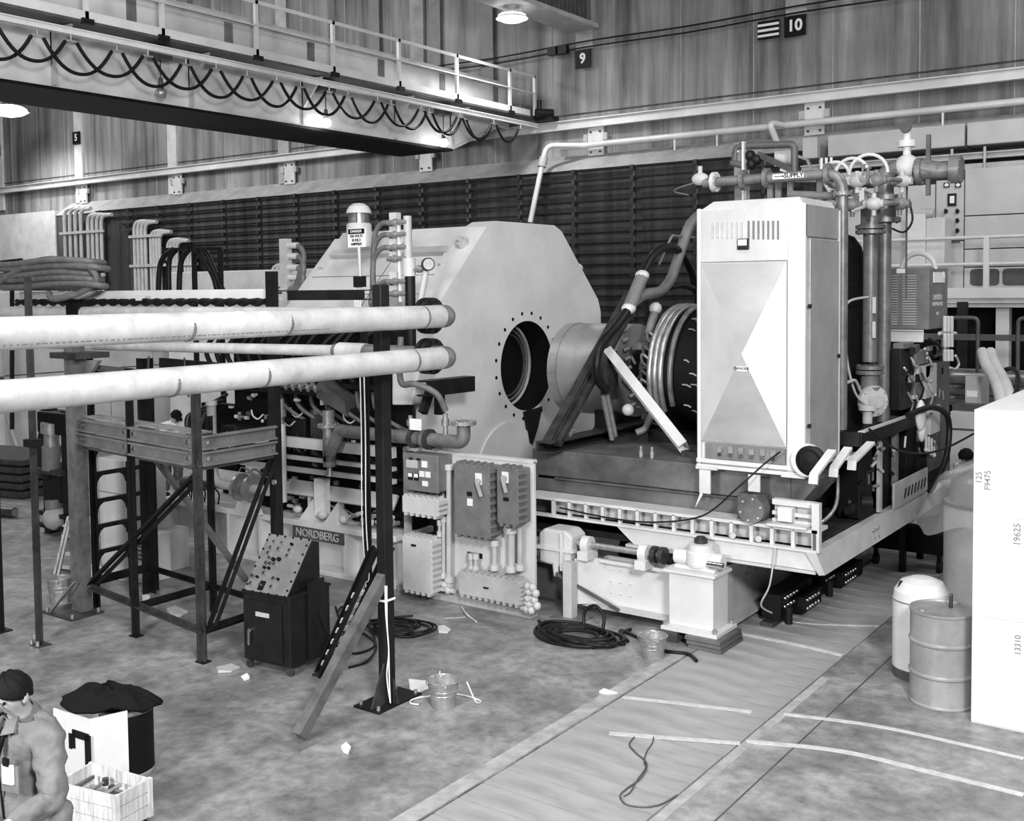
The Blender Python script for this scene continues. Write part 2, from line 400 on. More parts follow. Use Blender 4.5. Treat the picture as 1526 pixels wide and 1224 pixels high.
# cable rack on the lower wall: uprights and rails
t = T('cable_rack', 'dark wall rack of horizontal rails clamped to uprights across the lower wall', 'rack', (-22, DL - .1, 2.5))
zs = [7.06 - .285*i for i in range(17)]
um = None
for i in range(16):
    x = -38.0 + 1.83*i
    if um is None: b = MB(); b.box(x - .03, DL - .07, 2.4, x + .03, DL - .001, 7.05); um = P(t, 'upright', dgrey, b); x0 = x
    else: cpart(um, t, (x - x0, 0, 0))
rm = None
for i, z in enumerate(zs):
    xl = -38.3 + [0, .5, 3.2, 3.5, 4.1, 4.6, 5.1, 5.6, 6.3, 7.5, 9.5, 10.5, 11.5][min(i, 12)]*.55
    b = MB(); b.ext([(-.05, 0), (.02, 0), (.02, .05), (-.05, .05)], (xl, DL - .14, z), (-9.6, DL - .14, z))
    r = P(t, 'rail', black, b)
    b = MB()
    for j in range(16):
        x = -38.0 + 1.83*j
        if x > xl: b.box(x - .05, DL - .19, z - .06, x + .05, DL - .07, z + .06)
    P(r, 'rail_clamps', steel, b, kind='stuff')
# bundles of vertical conduits bending into the wall
t = T('conduit_bank', 'bank of grey vertical conduits bending over into the wall beside the cable rack', 'conduit', (-38, DL - .2, 0))
cp = []
for (x0_, x1_, ztop, n) in ((-40.2, -38.7, 7.25, 4), (-38.6, -37.4, 6.95, 4), (-35.6, -34.7, 6.55, 4), (-34.6, -33.9, 6.15, 4), (-33.6, -32.9, 5.8, 4), (-32.6, -31.9, 5.35, 4), (-28.0, -27.2, 4.75, 4), (-27.0, -26.3, 4.4, 3)):
    for i in range(n):
        x = x0_ + (x1_ - x0_)*i/n; zt = ztop - .02*i
        b = MB(); b.tube(fillet([(x, DL - .31, 1.5), (x, DL - .31, zt), (x + .7, DL - .31, zt + .02)], .35, 5), .075, 8); P(t, 'conduit', lgrey, b)
for (x0_, x1_, z) in ((-40.4, -37.4, 6.3), (-40.4, -37.4, 4.6), (-35.8, -33.8, 6.0), (-35.8, -31.8, 4.9)):
    b = MB(); b.box(x0_, DL - .44, z - .05, x1_, DL - .385, z + .05); P(t, 'strap', lgrey, b)
# pale duct above the gallery
t = T('roof_duct', 'long pale rectangular duct of joined panels above the gallery', 'duct', (-3, 24.5, 6.8))
for x0_, x1_ in ((-9.3, -8.95), (-8.7, -5.75), (-5.7, -2.75), (-2.7, .5)):
    b = MB(); b.box(x0_, 24.4, 6.82, x1_, 25.2, 7.30); P(t, 'duct_panel', plaster, b, bev=.02)
b = MB(); b.ibeam((-9.35, 24.5, 6.6), (.5, 24.5, 6.6), .2, .14, .03); P(t, 'support_beam', lgrey, b)
b = MB(); b.box(-9.35, 24.45, 6.32, .5, 24.6, 6.44); P(t, 'lower_rail', lgrey, b)
for x in (-5.95, -5.3, -8.8): b = MB(); b.cyl((x, 24.2, 5.9), (x, 24.2, 6.75), .03, n=8); P(t, 'hanger_rod', lgrey, b)
# roof girder with the high-bay lamp
t = T('roof_girder', 'pale roof girder with ribbed sides reaching the wall above sign nine', 'girder', (-16.1, 25, 11))
b = MB(); b.box(-16.6, 12, 11.02, -15.65, D - .12, 11.14); P(t, 'bottom_flange', lgrey, b)
b = MB(); b.box(-16.35, 12, 11.14, -15.9, D - .12, 12.4); wb = P(t, 'web', mgrey, b)
for i in range(68): b = MB(); b.box(-15.9, 12.1 + .2*i, 11.16, -15.86, 12.2 + .2*i, 12.35); P(wb, 'rib', dgrey, b) if i else None
for (x, y, z) in ((-19.5, 25.7, 9.4), (-21.5, 25.7, 9.4), (-24, 25.7, 9.4)):
    b = MB(); b.box(x - .22, D - .12, 9.9, x + .22, D, 17); P(wall, 'pilaster', mgrey, b)
# ================================================================ overhead crane
XW, XG, XF = -17.5, -18.3, -19.95        # walkway edge, near and far girder sides
Y0, YE = 5.0, 24.9
t = T('bridge_crane', 'pale overhead travelling crane girder with railed walkway', 'crane', (-18.5, 15, 7.6))
crane = t
prof = [(Y0, 7.62), (22.6, 7.62), (24.7, 8.45), (25.3, 8.45), (25.3, 9.66), (Y0, 9.66)]
b = MB(); b.prism([(XG, y, z) for y, z in prof], (-.03, 0, 0)); g = P(t, 'girder_side', girderm, b)
b = MB(); b.prism([(XF, y, z) for y, z in prof], (-.03, 0, 0)); P(t, 'girder_side', girderm, b)
b = MB(); b.box(XF - .12, Y0, 7.56, XG + .1, 22.6, 7.62); P(t, 'bottom_plate', deep, b)  # near-black colour stands in for the shade under the girder
b = MB(); b.obox(((XF + XG)/2, 23.65, 8.035), (.9, 0, 0), (0, 1.05, .415), V(0, -.415, 1.05).normalized()*.03); P(t, 'sloping_end_plate', lgrey, b)
b = MB(); b.box(XF - .05, Y0, 9.66, XG + .05, 25.3, 9.72); P(t, 'top_plate', girderm, b)
for y, lab in ((8.3, 0), (11.2, 0), (14.2, 0), (17.3, 0), (20.4, 0), (22.6, 0)):
    b = MB(); b.box(XG, y, 7.66, XG + .05, y + .09, 8.66); P(g, 'stiffener', lgrey, b)
    b = MB(); b.prism([(XG, y, 8.66), (XG + .65, y, 8.66), (XG + .02, y, 8.0)], (0, .06, 0)); P(t, 'gusset', lgrey, b)
b = MB(); b.box(XG, Y0, 8.68, XW + .02, 25.2, 8.73); P(t, 'walkway_deck', dgrey, b)
b = MB(); b.chan((XW, Y0, 8.80), (XW, 25.2, 8.80), .06, .2, .015, flip=-1); P(t, 'toe_board', girderm, b)
for i in range(6):
    y = 12.8 + 2.35*i; b = MB(); b.box(XG - .03, y, 9.05, XG + .015, y + .22, 9.55); P(g, 'panel_joint', mgrey, b)
b = MB(); b.tube([(XG + .12, Y0, 9.62), (XG + .12, 25.2, 9.62)], .05, 8); P(t, 'conduit', girderm, b)
for px in (130, 243, 383, 497, 595, 681, 760, 797):
    q = PX(px, 120, XW); b = MB(); b.angle((XW, q.y, 8.72), (XW, q.y, 9.9), .075, .015); st = P(t, 'rail_post', girderm, b)
    b = MB(); b.box(XW - .02, q.y - .09, 8.66, XW + .06, q.y + .14, 8.76); P(st, 'post_clip', black, b)
b = MB(); b.angle((XW, Y0, 9.9), (XW, 25.5, 9.9), .08, .02, fx=-1, fy=-1); P(t, 'hand_rail', girderm, b)
b = MB(); b.tube([(XW, Y0, 9.38), (XW, 25.5, 9.38)], .02, 6); P(t, 'mid_rail', girderm, b)
b = MB(); b.ibeam((XW + .06, Y0, 8.47), (XW + .06, 25.5, 8.47), .11, .12, .02); P(t, 'festoon_track', girderm, b)
b = MB(); b.box(XF, 24.9, 8.6, XW - .1, 25.9, 9.05); P(t, 'end_carriage', dgrey, b, bev=.03)
b = MB(); b.cyl((-17.3, 25.2, 8.8), (-17.0, 25.6, 8.8), .12, n=10); b.box(-17.5, 25.4, 8.6, -16.9, 25.75, 8.7); b.cyl((-17.25, 25.3, 8.9), (-17.25, 25.3, 9.15), .07, n=8); P(t, 'drive_motor', black, b)
# festoon cables on sliding hangers
XFS = XW + .08
def festoon(label, pxs, drop, XFS):
    ys = [PX(x, 100, XFS).y for x in pxs]
    t = T('festoon_cable', label, 'cable', (XFS, 15, 7.9))
    for y in ys:
        b = MB(); b.box(XFS - .025, y - .10, 8.27, XFS + .025, y + .10, 8.30); b.cyl((XFS, y, 8.3), (XFS, y, 8.408), .02, n=6); P(t, 'hanger', galv, b)
    for a, c in zip(ys, ys[1:]):
        a2, c2 = a + .11, c - .11; d = drop*min(1, (c2 - a2)/2.2 + .35)
        pts = []
        for i in range(17):
            s = i/16; pts.append((XFS, a2 + (c2 - a2)*s, 8.27 - d*(1 - abs(2*s - 1)**2.2)))
        b = MB(); b.tube(pts, .033, 6); P(t, 'cable_loop', rubber, b)
festoon('black festoon cable under the crane walkway with the deeper loops', [-70, 57, 175, 277, 368, 447, 518, 582, 639, 690, 735], .54, XFS - .045)
festoon('black festoon cable under the crane walkway with the shallower loops', [-10, 107, 221, 322, 412, 490, 562, 627, 684, 735, 775], .49, XFS + .045)
# bare bulbs hung under the girder
def bulb(px, py, ytop, label, lit=True):
    q = PX(px, py, -17.95)
    t = T('pendant_bulb', label, 'lamp', (q.x, q.y, q.z - .1), 'pendant bulbs under the crane')
    b = MB(); b.cyl((q.x, q.y, q.z + .1), (q.x, q.y, 8.6), .012, n=5); P(t, 'flex', black, b)
    b = MB(); b.lathe([(.04, .30), (.05, .16), (.06, .1)], q, n=12); P(t, 'socket', dgrey, b)
    b = MB(); b.sphere(q, .12, 12, 8, (1, 1, .9)); P(t, 'bulb', glow if lit else galv, b)
    b = MB(); b.box(q.x - .15, q.y - .18, 8.4, q.x + .15, q.y + .18, 8.62); P(t, 'junction_box', dgrey, b)
    if lit:
        l = bpy.data.lights.new('bulb_light', 'POINT'); l.energy = 26; l.shadow_soft_size = .12
        o = bpy.data.objects.new('bulb_light', l); COL.objects.link(o); o.location = (q.x + .0, q.y, q.z - .25)
bulb(240, 139, 90, 'unlit bare bulb hanging under the crane girder near the thick left pipes', False)
bulb(486, 183, 125, 'glowing bare bulb hanging under the middle of the crane girder')
bulb(661, 213, 165, 'glowing bare bulb hanging under the crane girder nearest the wall')
# high-bay lamps
def highbay(c, label, r=.42, pw=700):
    c = V(c); t = T('high_bay_lamp', label, 'lamp', c - V(0, 0, .2), 'high-bay lamps')
    b = MB(); b.lathe([(.08, .27), (.10, .23), (r*.6, .16), (r, -.02), (r*.97, -.02), (r*.55, .12), (.01, .2)], c, n=24, caps=False); P(t, 'shade', white, b)
    b = MB(); b.sphere(c + V(0, 0, .02), r*.9, 20, 8, (1, 1, .35)); P(t, 'lens', glow, b)
    b = MB(); b.cyl(c + V(0, 0, .26), V(c.x, c.y, max(11.018, c.z + .28)), .04, n=8); P(t, 'stem', dgrey, b)
    l = bpy.data.lights.new('lamp_light', 'SPOT'); l.energy = pw; l.spot_size = 2.6; l.spot_blend = .6; l.shadow_soft_size = .35
    o = bpy.data.objects.new('lamp_light', l); COL.objects.link(o); o.location = c - V(0, 0, .3)
highbay(PX(763, 27, -16.2), 'glowing high-bay lamp hanging below the roof girder')
highbay(PY(14, 166, 23.5), 'glowing high-bay lamp near the wall by sign four', .75, 1500)
# ================================================================ octagonal magnet yoke
XO, YC, ZC, RO = -9.4, 13.4, 2.73, 2.15
def octa(R, half=None):
    h = half or R*tan(pi/8)
    return [(-h, R), (h, R), (R, h), (R, -h), (h, -R), (-h, -R), (-R, -h), (-R, h)]
def octr(R, a):                          # distance to an octagon edge at angle a
    a = (a + pi/8) % (pi/4) - pi/8; return R/cos(a)
t = T('magnet_yoke', 'huge pale octagonal steel magnet yoke with round bore', 'magnet', (-11, YC, 0)); yoke = t
def ringplate(x0, x1, R, rb, n=64):
    b = MB(); vs = []
    for x in (x0, x1):
        for i in range(n):
            a = 2*pi*(i + .5)/n + pi/64*0; r = octr(R, a - pi/2)
            vs.append((x, YC + r*cos(a), ZC + r*sin(a)))
        for i in range(n):
            a = 2*pi*(i + .5)/n; vs.append((x, YC + rb*cos(a), ZC + rb*sin(a)))
    fs = []
    for i in range(n):
        j = (i + 1) % n
        fs += [(i, j, n + j, n + i)[::-1], (2*n + i, 2*n + j, 3*n + j, 3*n + i), (i, 2*n + i, 2*n + j, j)[::-1], (n + i, n + j, 3*n + j, 3*n + i)[::-1]]
    b._add(vs, fs); return b
b = MB(); ring = ringplate(XO - .42, XO, RO, .68); ep = P(t, 'end_plate', yokewhite, ring)
b = MB(); b.prism([(XO - .42, YC + u*.97, ZC + w*.97) for u, w in octa(RO)], (-2.55, 0, 0)); body = P(t, 'yoke_body', yokewhite, b)
b = MB(); b.prism([(XO - 2.97, YC + u*.93, ZC + w*.93) for u, w in octa(RO)], (-.22, 0, 0)); P(t, 'far_end_plate', yokewhite, b)
# seams between the slabs of the sloping side
hs = RO*tan(pi/8)
def slant(x, f, off=0.0, R=RO*.97):      # point on the near sloping side, f from lower to upper edge
    h = R*tan(pi/8); y0, z0, y1, z1 = YC - R, ZC + h, YC - h, ZC + R
    n = V(0, -1, 1).normalized()*off
    return V(x, y0 + (y1 - y0)*f, z0 + (z1 - z0)*f) + n
b = MB(); b.bar(slant(-12.2, .68, .03), slant(-9.84, .68, .03), .12, .12, up=(0, -1, 1)); P(body, 'lifting_bar', lgrey, b, bev=.01)
for x in (-9.84, -12.25): b = MB(); b.obox(slant(x, .62, .02), (.05, 0, 0), (0, .13, .13), V(0, -1, 1)*.03); P(body, 'bar_stop', offwhite, b)
for f in (.2, .42): b = MB(); b.bar(slant(-12.35, f, .002), slant(-9.84, f, .002), .012, .006, up=(0, -1, 1)); P(body, 'slab_seam', mgrey, b)
for x in (-10.9,): b = MB(); b.bar(slant(x, 0, .002), slant(x, 1, .002), .012, .006, up=(0, -1, 1)); P(body, 'slab_seam', mgrey, b)
n_ = V(0, -1, 1).normalized()
q = slant(XO - .22, .72, 0, RO); b = MB(); b.cyl(q, q + n_*.09, .085, n=10); b.cyl(q, q + n_*.14, .05, n=8); P(ep, 'lug_bolt', lgrey, b)
q = V(XO - .2, YC + RO*.78, ZC + RO*.66); b = MB(); b.cyl(q, q + V(0, .1, .1), .09, n=10); P(ep, 'lug_bolt', lgrey, b)
hm = None
for i in range(20):                       # bolt holes round the bore
    a = 2*pi*(i + .5)/20; p = V(XO, YC + .80*cos(a), ZC + .80*sin(a)); r = .028
    if hm is None: b = MB(); b.cyl(p - V(.01, 0, 0), p + V(.004, 0, 0), r, n=10); hm = P(ep, 'bolt_hole', deep, b); p0 = p
    else: cpart(hm, ep, p - p0)
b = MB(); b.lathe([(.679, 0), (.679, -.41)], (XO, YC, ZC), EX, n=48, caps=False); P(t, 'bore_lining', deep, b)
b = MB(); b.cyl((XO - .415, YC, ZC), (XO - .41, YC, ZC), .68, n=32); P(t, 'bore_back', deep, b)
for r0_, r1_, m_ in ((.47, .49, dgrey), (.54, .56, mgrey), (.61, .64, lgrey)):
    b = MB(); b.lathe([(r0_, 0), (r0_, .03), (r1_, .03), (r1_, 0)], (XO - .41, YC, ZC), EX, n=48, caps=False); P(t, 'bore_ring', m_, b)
b = MB()
for y in (YC - 1.3, YC + .9): b.box(-12.2, y, 0, -9.75, y + .4, .70)
P(t, 'pedestal', dgrey, b)
b = MB(); b.lathe([(.75, 0), (.75, .03)], (XO + .001, YC - .55, ZC - 1.55), EX, n=24); P(t, 'foot_boss', yokewhite, b)
b = MB(); b.prism([PX(x, y, XO + .005) for x, y in ((779, 614), (806, 606), (800, 636), (791, 664), (787, 660))], (.03, 0, 0)); P(t, 'bore_wedge', black, b)  # narrow dark wedge below the bore

# ================================================================ machinery in front of the yoke
YM = 10.75
t = T('bus_hose_stack', 'black stack of water-cooled bus leads with looping hoses before the yoke', 'machinery', (-11.6, YM, .8))
b = MB(); b.box(-13.0, YM + .05, 1.35, -9.75, YM + .42, 3.35); P(t, 'lead_block', deep, b)
b = MB(); b.box(-13.35, YM - .1, 2.55, -9.9, YM + .05, 2.62); P(t, 'hose_shelf', black, b)
for i in range(14):                       # looping hoses
    x = -13.15 + .235*i; zt = 3.38 + .05*sin(i*1.7)
    b = MB(); b.tube(spline([(x + .25, YM + .1, 3.30), (x + .12, YM - .08, zt - .02), (x - .05, YM - .22, zt - .22), (x - .10, YM - .25, 2.95), (x + .02, YM - .16, 2.66)], 5), .036, 8); P(t, 'hose', rubber, b)
for i in range(7):
    x = -11.9 + .3*i
    b = MB(); b.tube(spline([(x, YM + .0, 2.5), (x + .25, YM - .2, 2.3), (x + .55, YM - .22, 2.15), (x + .7, YM, 2.0)], 5), .03, 7); P(t, 'hose', hosegrey, b)
for i in range(15):                       # saw-tooth row of terminals
    x = -12.85 + .148*i; z = 2.60 - .004*i
    b = MB(); b.prism([(x, YM - .36, z + .10), (x + .13, YM - .36, z + .01), (x + .10, YM - .36, z - .05), (x - .03, YM - .36, z + .04)], (0, .05, 0)); te = P(t, 'terminal', galv, b)
    b = MB(); b.cyl((x + .05, YM - .40, z + .02), (x + .05, YM - .36, z + .02), .028, n=8); P(te, 'terminal_nut', chrome, b)
b = MB(); b.box(-13.0, YM - .33, 2.46, -10.6, YM - .05, 2.53); P(t, 'terminal_bar', black, b)
b = MB(); b.prism([(-10.75, YM - .38, 2.66), (-10.35, YM - .3, 2.42), (-10.3, YM - .3, 2.2), (-10.8, YM - .38, 2.45)], (0, .3, 0)); P(t, 'end_cover', dgrey, b)
for (x0_, x1_, z0_, z1_, m_) in ((-12.0, -11.2, 1.5, 2.1, black), (-11.1, -10.7, 1.6, 2.25, steel), (-13.0, -12.1, 1.4, 1.9, black), (-10.5, -10.0, 1.4, 2.3, black)):
    b = MB(); b.box(x0_, YM - .22, z0_, x1_, YM + .05, z1_); P(t, 'lead_box', m_, b, bev=.015)
for i in range(9):
    x = -12.7 + .33*i; b = MB(); b.tube(spline([(x, YM - .2, 1.9), (x + .1, YM - .25, 1.7), (x + .32, YM - .25, 1.55), (x + .5, YM - .1, 1.5)], 5), .028, 7); P(t, 'hose', rubber, b)
for (px, py, r) in ((565, 603, .085), (548, 652, .07)):
    q = PY(px, py, YM - .35); b = MB(); b.cyl(q, q + V(0, .09, 0), r, n=20); gg = P(t, 'gauge', black, b)
    b = MB(); b.cyl(q - V(0, .006, 0), q, r*.82, n=20); P(gg, 'dial', paper, b)
b = MB(); b.prism([PY(x, y, YM - .15) for x, y in ((584, 552), (625, 552), (613, 604), (584, 604))], (0, .35, 0)); P(t, 'side_cover', yokewhite, b, 'pale side cover with slanting edge', bev=.02)
b = MB(); b.prism([PY(x, y, YM) for x, y in ((330, 650), (560, 668), (560, 700), (330, 690))], (0, .2, 0)); P(t, 'lower_plate', black, b)

random.seed(21)
for i in range(46):                       # fittings, clips and short leads over the dark blocks
    x, z = random.uniform(-12.9, -9.9), random.uniform(1.45, 2.42); y = YM - .21 - random.uniform(0, .03); k = i % 4
    b = MB()
    if k == 0: b.cyl((x, y, z), (x + random.uniform(.05, .12), y, z + random.uniform(-.03, .03)), .022, n=8); b.cyl((x + .02, y, z), (x + .05, y, z), .034, n=6)
    elif k == 1: b.box(x, y, z, x + random.uniform(.03, .09), y + .04, z + random.uniform(.03, .08))
    elif k == 2: b.sphere((x, y, z), random.uniform(.02, .035), 8, 6)
    else: b.tube(spline([(x, y, z), (x + .06, y - .025, z - .08), (x + .16, y - .02, z - .12), (x + .25, y, z - .05)], 4), .013, 6)
    P(t, ('fitting', 'clip', 'terminal_nut', 'lead')[k], random.choice((galv, lgrey, mgrey, dgrey, offwhite)), b)
for i in range(11):                       # sheaf of black cables sweeping down at the far end
    b = MB(); e0 = PY(338 - 2*i, 588 + 2*i, 10.9); e1 = PY(296 - 1.5*i, 650 + .5*i, 10.9 - .01*i); mq = (e0 + e1)/2 + V(-.12 - .02*i, 0, .10); b.tube(spline([e0, mq, e1], 7), .03, 7); P(t, 'cable', rubber if i % 3 else hosegrey, b)
b = MB(); b.box(PY(300, 600, 11.05).x, 11.05, PY(300, 700, 11.05).z, PY(352, 600, 11.05).x, 11.2, PY(300, 600, 11.05).z); P(t, 'cable_backing', deep, b)
# bedplate with name
t = T('engine_bedplate', 'long white engine bedplate with ribs and raised maker name', 'base', (-11.8, 10.7, 0))
b = MB(); b.box(-14.3, 10.38, .62, -9.40, 11.15, .70); P(t, 'top_flange', white, b, bev=.008)
b = MB(); b.box(-14.3, 10.36, 0, -9.40, 11.15, .07); P(t, 'bottom_flange', white, b, bev=.008)
b = MB(); b.box(-14.3, 10.62, .07, -9.40, 10.66, .62); P(t, 'web', offwhite, b)
for x in (-14.28, -12.75, -12.05, -11.35, -10.35, -9.65): b = MB(); b.box(x, 10.39, .07, x + .06, 10.62, .62); P(t, 'rib', white, b)
b = MB(); b.box(-11.32, 10.37, .46, -10.33, 10.42, .62); npt = P(t, 'name_plate', dgrey, b)
text(npt, 'maker_name', 'NORDBERG', lgrey, (-10.83, 10.366, .54), EX, EZ, .11, depth=.006)
for x in (-11.1, -10.62): 
    b = MB(); b.prism([(x - .15, 10.43, .70), (x + .15, 10.43, .70), (x + .15, 10.73, .70), (x - .15, 10.73, .70)], (0, 0, .02)); b._add([(x - .14, 10.44, .72), (x + .14, 10.44, .72), (x + .14, 10.72, .72), (x - .14, 10.72, .72), (x, 10.58, 1.0)], [(0, 1, 4), (1, 2, 4), (2, 3, 4), (3, 0, 4)]); P(t, 'pointed_lug', offwhite, b)
for (x0_, x1_, z) in ((-12.1, -11.0, 1.10), (-10.85, -9.6, 1.08), (-13.6, -12.3, 1.1)):
    b = MB(); b.obox(((x0_ + x1_)/2, 10.62, z), ((x1_ - x0_)/2, 0, 0), (0, .06, .09), (0, -.02, .013)); P(t, 'cover_plate', offwhite, b, bev=.006)
    for xx in (x0_ + .2, x1_ - .25): b = MB(); b.box(xx, 10.6, .70, xx + .06, 10.66, 1.05); P(t, 'support', offwhite, b)
for z, h in ((1.72, .14), (1.55, .05), (1.38, .06)): b = MB(); b.box(-12.4, 10.37, z, -9.42, 10.45, z + h); P(t, 'long_rail', offwhite if h > .1 else lgrey, b)
b = MB(); b.box(-12.4, 10.75, .72, -9.42, 11.1, 1.26); P(t, 'crankcase', deep, b)
for (x, z, r) in ((-10.85, .80, .07), (-10.45, .78, .06), (-10.0, .80, .08), (-9.7, .86, .06), (-11.35, .82, .06)):
    b = MB(); b.sphere((x, 10.5, z), r, 10, 7, (1.3, 1, .9)); P(t, 'valve_cap', offwhite, b)
b = MB(); b.box(-10.98, 10.47, .78, -10.78, 10.58, 1.3); P(t, 'rag', wcloth, b, 'crumpled pale rag draped on the cover')
for i in range(10): b = MB(); b.cyl((-10.3 + .09*i, 10.42, .84 + .03*(i % 3)), (-10.3 + .09*i, 10.55, .84 + .03*(i % 3)), .03, n=8); P(t, 'fitting', galv if i % 2 else lgrey, b)
random.seed(22)
for i in range(34):
    x, z = random.uniform(-13.0, -10.0), random.uniform(.76, 1.26); y = 10.70; k = i % 3
    b = MB()
    if k == 0: b.tube(spline([(x, y, z), (x + .15, y - .06, z + .1), (x + .35, y - .07, z + .05), (x + .5, y, z - .05)], 5), .012, 6)
    elif k == 1: b.cyl((x, y - .04, z), (x + .1, y - .04, z), .025, n=8)
    else: b.box(x, y - .05, z, x + .07, y, z + .06)
    P(t, ('lead', 'fitting', 'clip')[k], random.choice((galv, lgrey, mgrey, offwhite, dgrey)), b)
for i in range(5):
    x = -13.9 + .16*i; b = MB(); b.tube(spline([(x, 10.5, .75), (x + .1, 10.4, 1.0), (x + .3, 10.42, .9), (x + .25, 10.45, .72)], 5), .012, 6); P(t, 'lead', rubber, b)
# pipes over the bedplate
t = T('cooling_header', 'grey cooling header pipe ending in an upturned flanged elbow', 'pipe', (-10, 10.5, .7))
Yh = 10.22
A = PY(487, 668, Yh); B = PY(515, 645, Yh); C = PY(650, 660, Yh); Dn = PY(690, 655, Yh); E_ = PY(692, 632, Yh)
z_ = PY(650, 656, Yh).z
xl, xr = PY(490, 650, Yh).x, PY(691, 650, Yh).x
b = MB(); b.tube(fillet([(xl, Yh, 1.62), (xl, Yh, 1.72), (xl + .03, Yh, 1.75), (xl + .22, Yh, z_ + .01), (xl + .3, Yh, z_), (xr, Yh, z_), (xr, Yh, z_ + .22)], .16, 8), .085, 14); hp = P(t, 'pipe_run', pipegrey, b)
b = MB(); b.cyl((xl, Yh, 1.55), (xl, Yh, 1.95), .085, n=14); P(t, 'drop_leg', pipegrey, b)
b = MB(); b.flange((xl, Yh, 2.10), EZ, .15, .04); b.cyl((xl, Yh, 1.95), (xl, Yh, 2.3), .08, n=12); P(t, 'flange', galv, b)
b = MB(); b.flange((xr, Yh, z_ + .24), EZ, .155, .045); P(t, 'flange', galv, b)
for px in (617, 640): q = PY(px, 655, Yh); b = MB(); b.flange((q.x, Yh, z_), EX, .13, .05); P(t, 'flange', steel, b)
b = MB(); b.sphere((PY(634, 655, Yh).x, Yh, z_), .12, 14, 9); P(t, 'valve_body', pipegrey, b)
for px, h in ((612, .28), (664, .34)):
    q = PY(px, 645, Yh); b = MB(); b.cyl((q.x, Yh, z_ + .06), (q.x, Yh, z_ + h), .03, n=8); b.cyl((q.x, Yh, z_ + h*.55), (q.x, Yh, z_ + h*.8), .05, n=8); vs_ = P(t, 'relief_valve', galv, b)
q = PY(664, 612, Yh); b = MB(); b.tube(spline([q, q + V(-.05, -.12, .22), q + V(-.3, -.22, .33), q + V(-.5, -.22, .32), q + V(-.56, -.2, .5), q + V(-.55, -.18, .9)], 6), .04, 8); P(t, 'hose', hosegrey, b)
b = MB(); b.box(PY(620, 640, Yh).x, Yh - .12, z_ + .12, PY(637, 640, Yh).x, Yh - .11, z_ + .26); P(t, 'paper_tag', paper, b)
b = MB(); b.cyl((xl, Yh, 1.42), (xl, Yh, 1.56), .05, r2=.03, n=10); P(t, 'drain_valve', galv, b)
# pale uprights pipes on the machinery
t = T('riser_pipe', 'pale elbowed riser pipe joined to a flanged valve on the bedplate', 'pipe', (-12.5, 10.3, .7))
a0 = PY(315, 600, 10.3); b = MB(); b.tube(fillet([PY(315, 602, 10.3), (a0.x, 10.3, 1.07), (a0.x + 1.2, 10.3, 1.07)], .24, 8), .07, 12); P(t, 'pipe_run', lgrey, b)
for dx in (.62, .86): b = MB(); b.flange((a0.x + dx, 10.3, 1.07), EX, .2, .05); P(t, 'flange', galv, b)
b = MB(); b.cyl((a0.x + .62, 10.3, 1.07), (a0.x + .86, 10.3, 1.07), .11, n=12); P(t, 'valve_body', pipegrey, b)
b = MB(); b.prism([(a0.x + .45, 10.3, .70), (a0.x + 1.0, 10.3, .70), (a0.x + .8, 10.3, 1.0), (a0.x + .6, 10.3, 1.0)], (0, .08, 0)); P(t, 'saddle', offwhite, b)
b = MB(); b.lathe([(.085, 0), (.085, .06)], PY(315, 604, 10.3), n=12); P(t, 'pipe_cap', white, b)
t = T('vent_pipe', 'straight pale vertical pipe with a capped fitting behind the framed bench', 'pipe', PY(421, 735, 10.3))
q = PY(421, 735, 10.3); b = MB(); b.cyl((q.x, 10.3, .95), (q.x, 10.3, 2.05), .065, n=12); P(t, 'pipe_run', offwhite, b)
b = MB(); b.cyl((q.x, 10.3, 2.05), (q.x, 10.3, 2.4), .05, n=10); b.cyl((q.x, 10.3, 2.15), (q.x, 10.3, 2.25), .075, n=10); P(t, 'fitting', galv, b)
# black bracket arm
t = T('bracket_arm', 'black steel channel arm projecting below the flanged elbows', 'bracket', (-8.9, 10.6, 2.0))
b = MB(); b.chan(PX(637, 580, -8.75), PX(708, 572, -8.75), .18, .2, .02, flip=-1); P(t, 'arm', black, b)
b = MB(); b.bar(PX(640, 585, -8.85), PX(630, 616, -8.85), .08, .1); P(t, 'strut', black, b)
b = MB(); b.bar(PX(655, 585, -8.9), PX(655, 618, -8.9), .1, .1); P(t, 'strut', black, b)
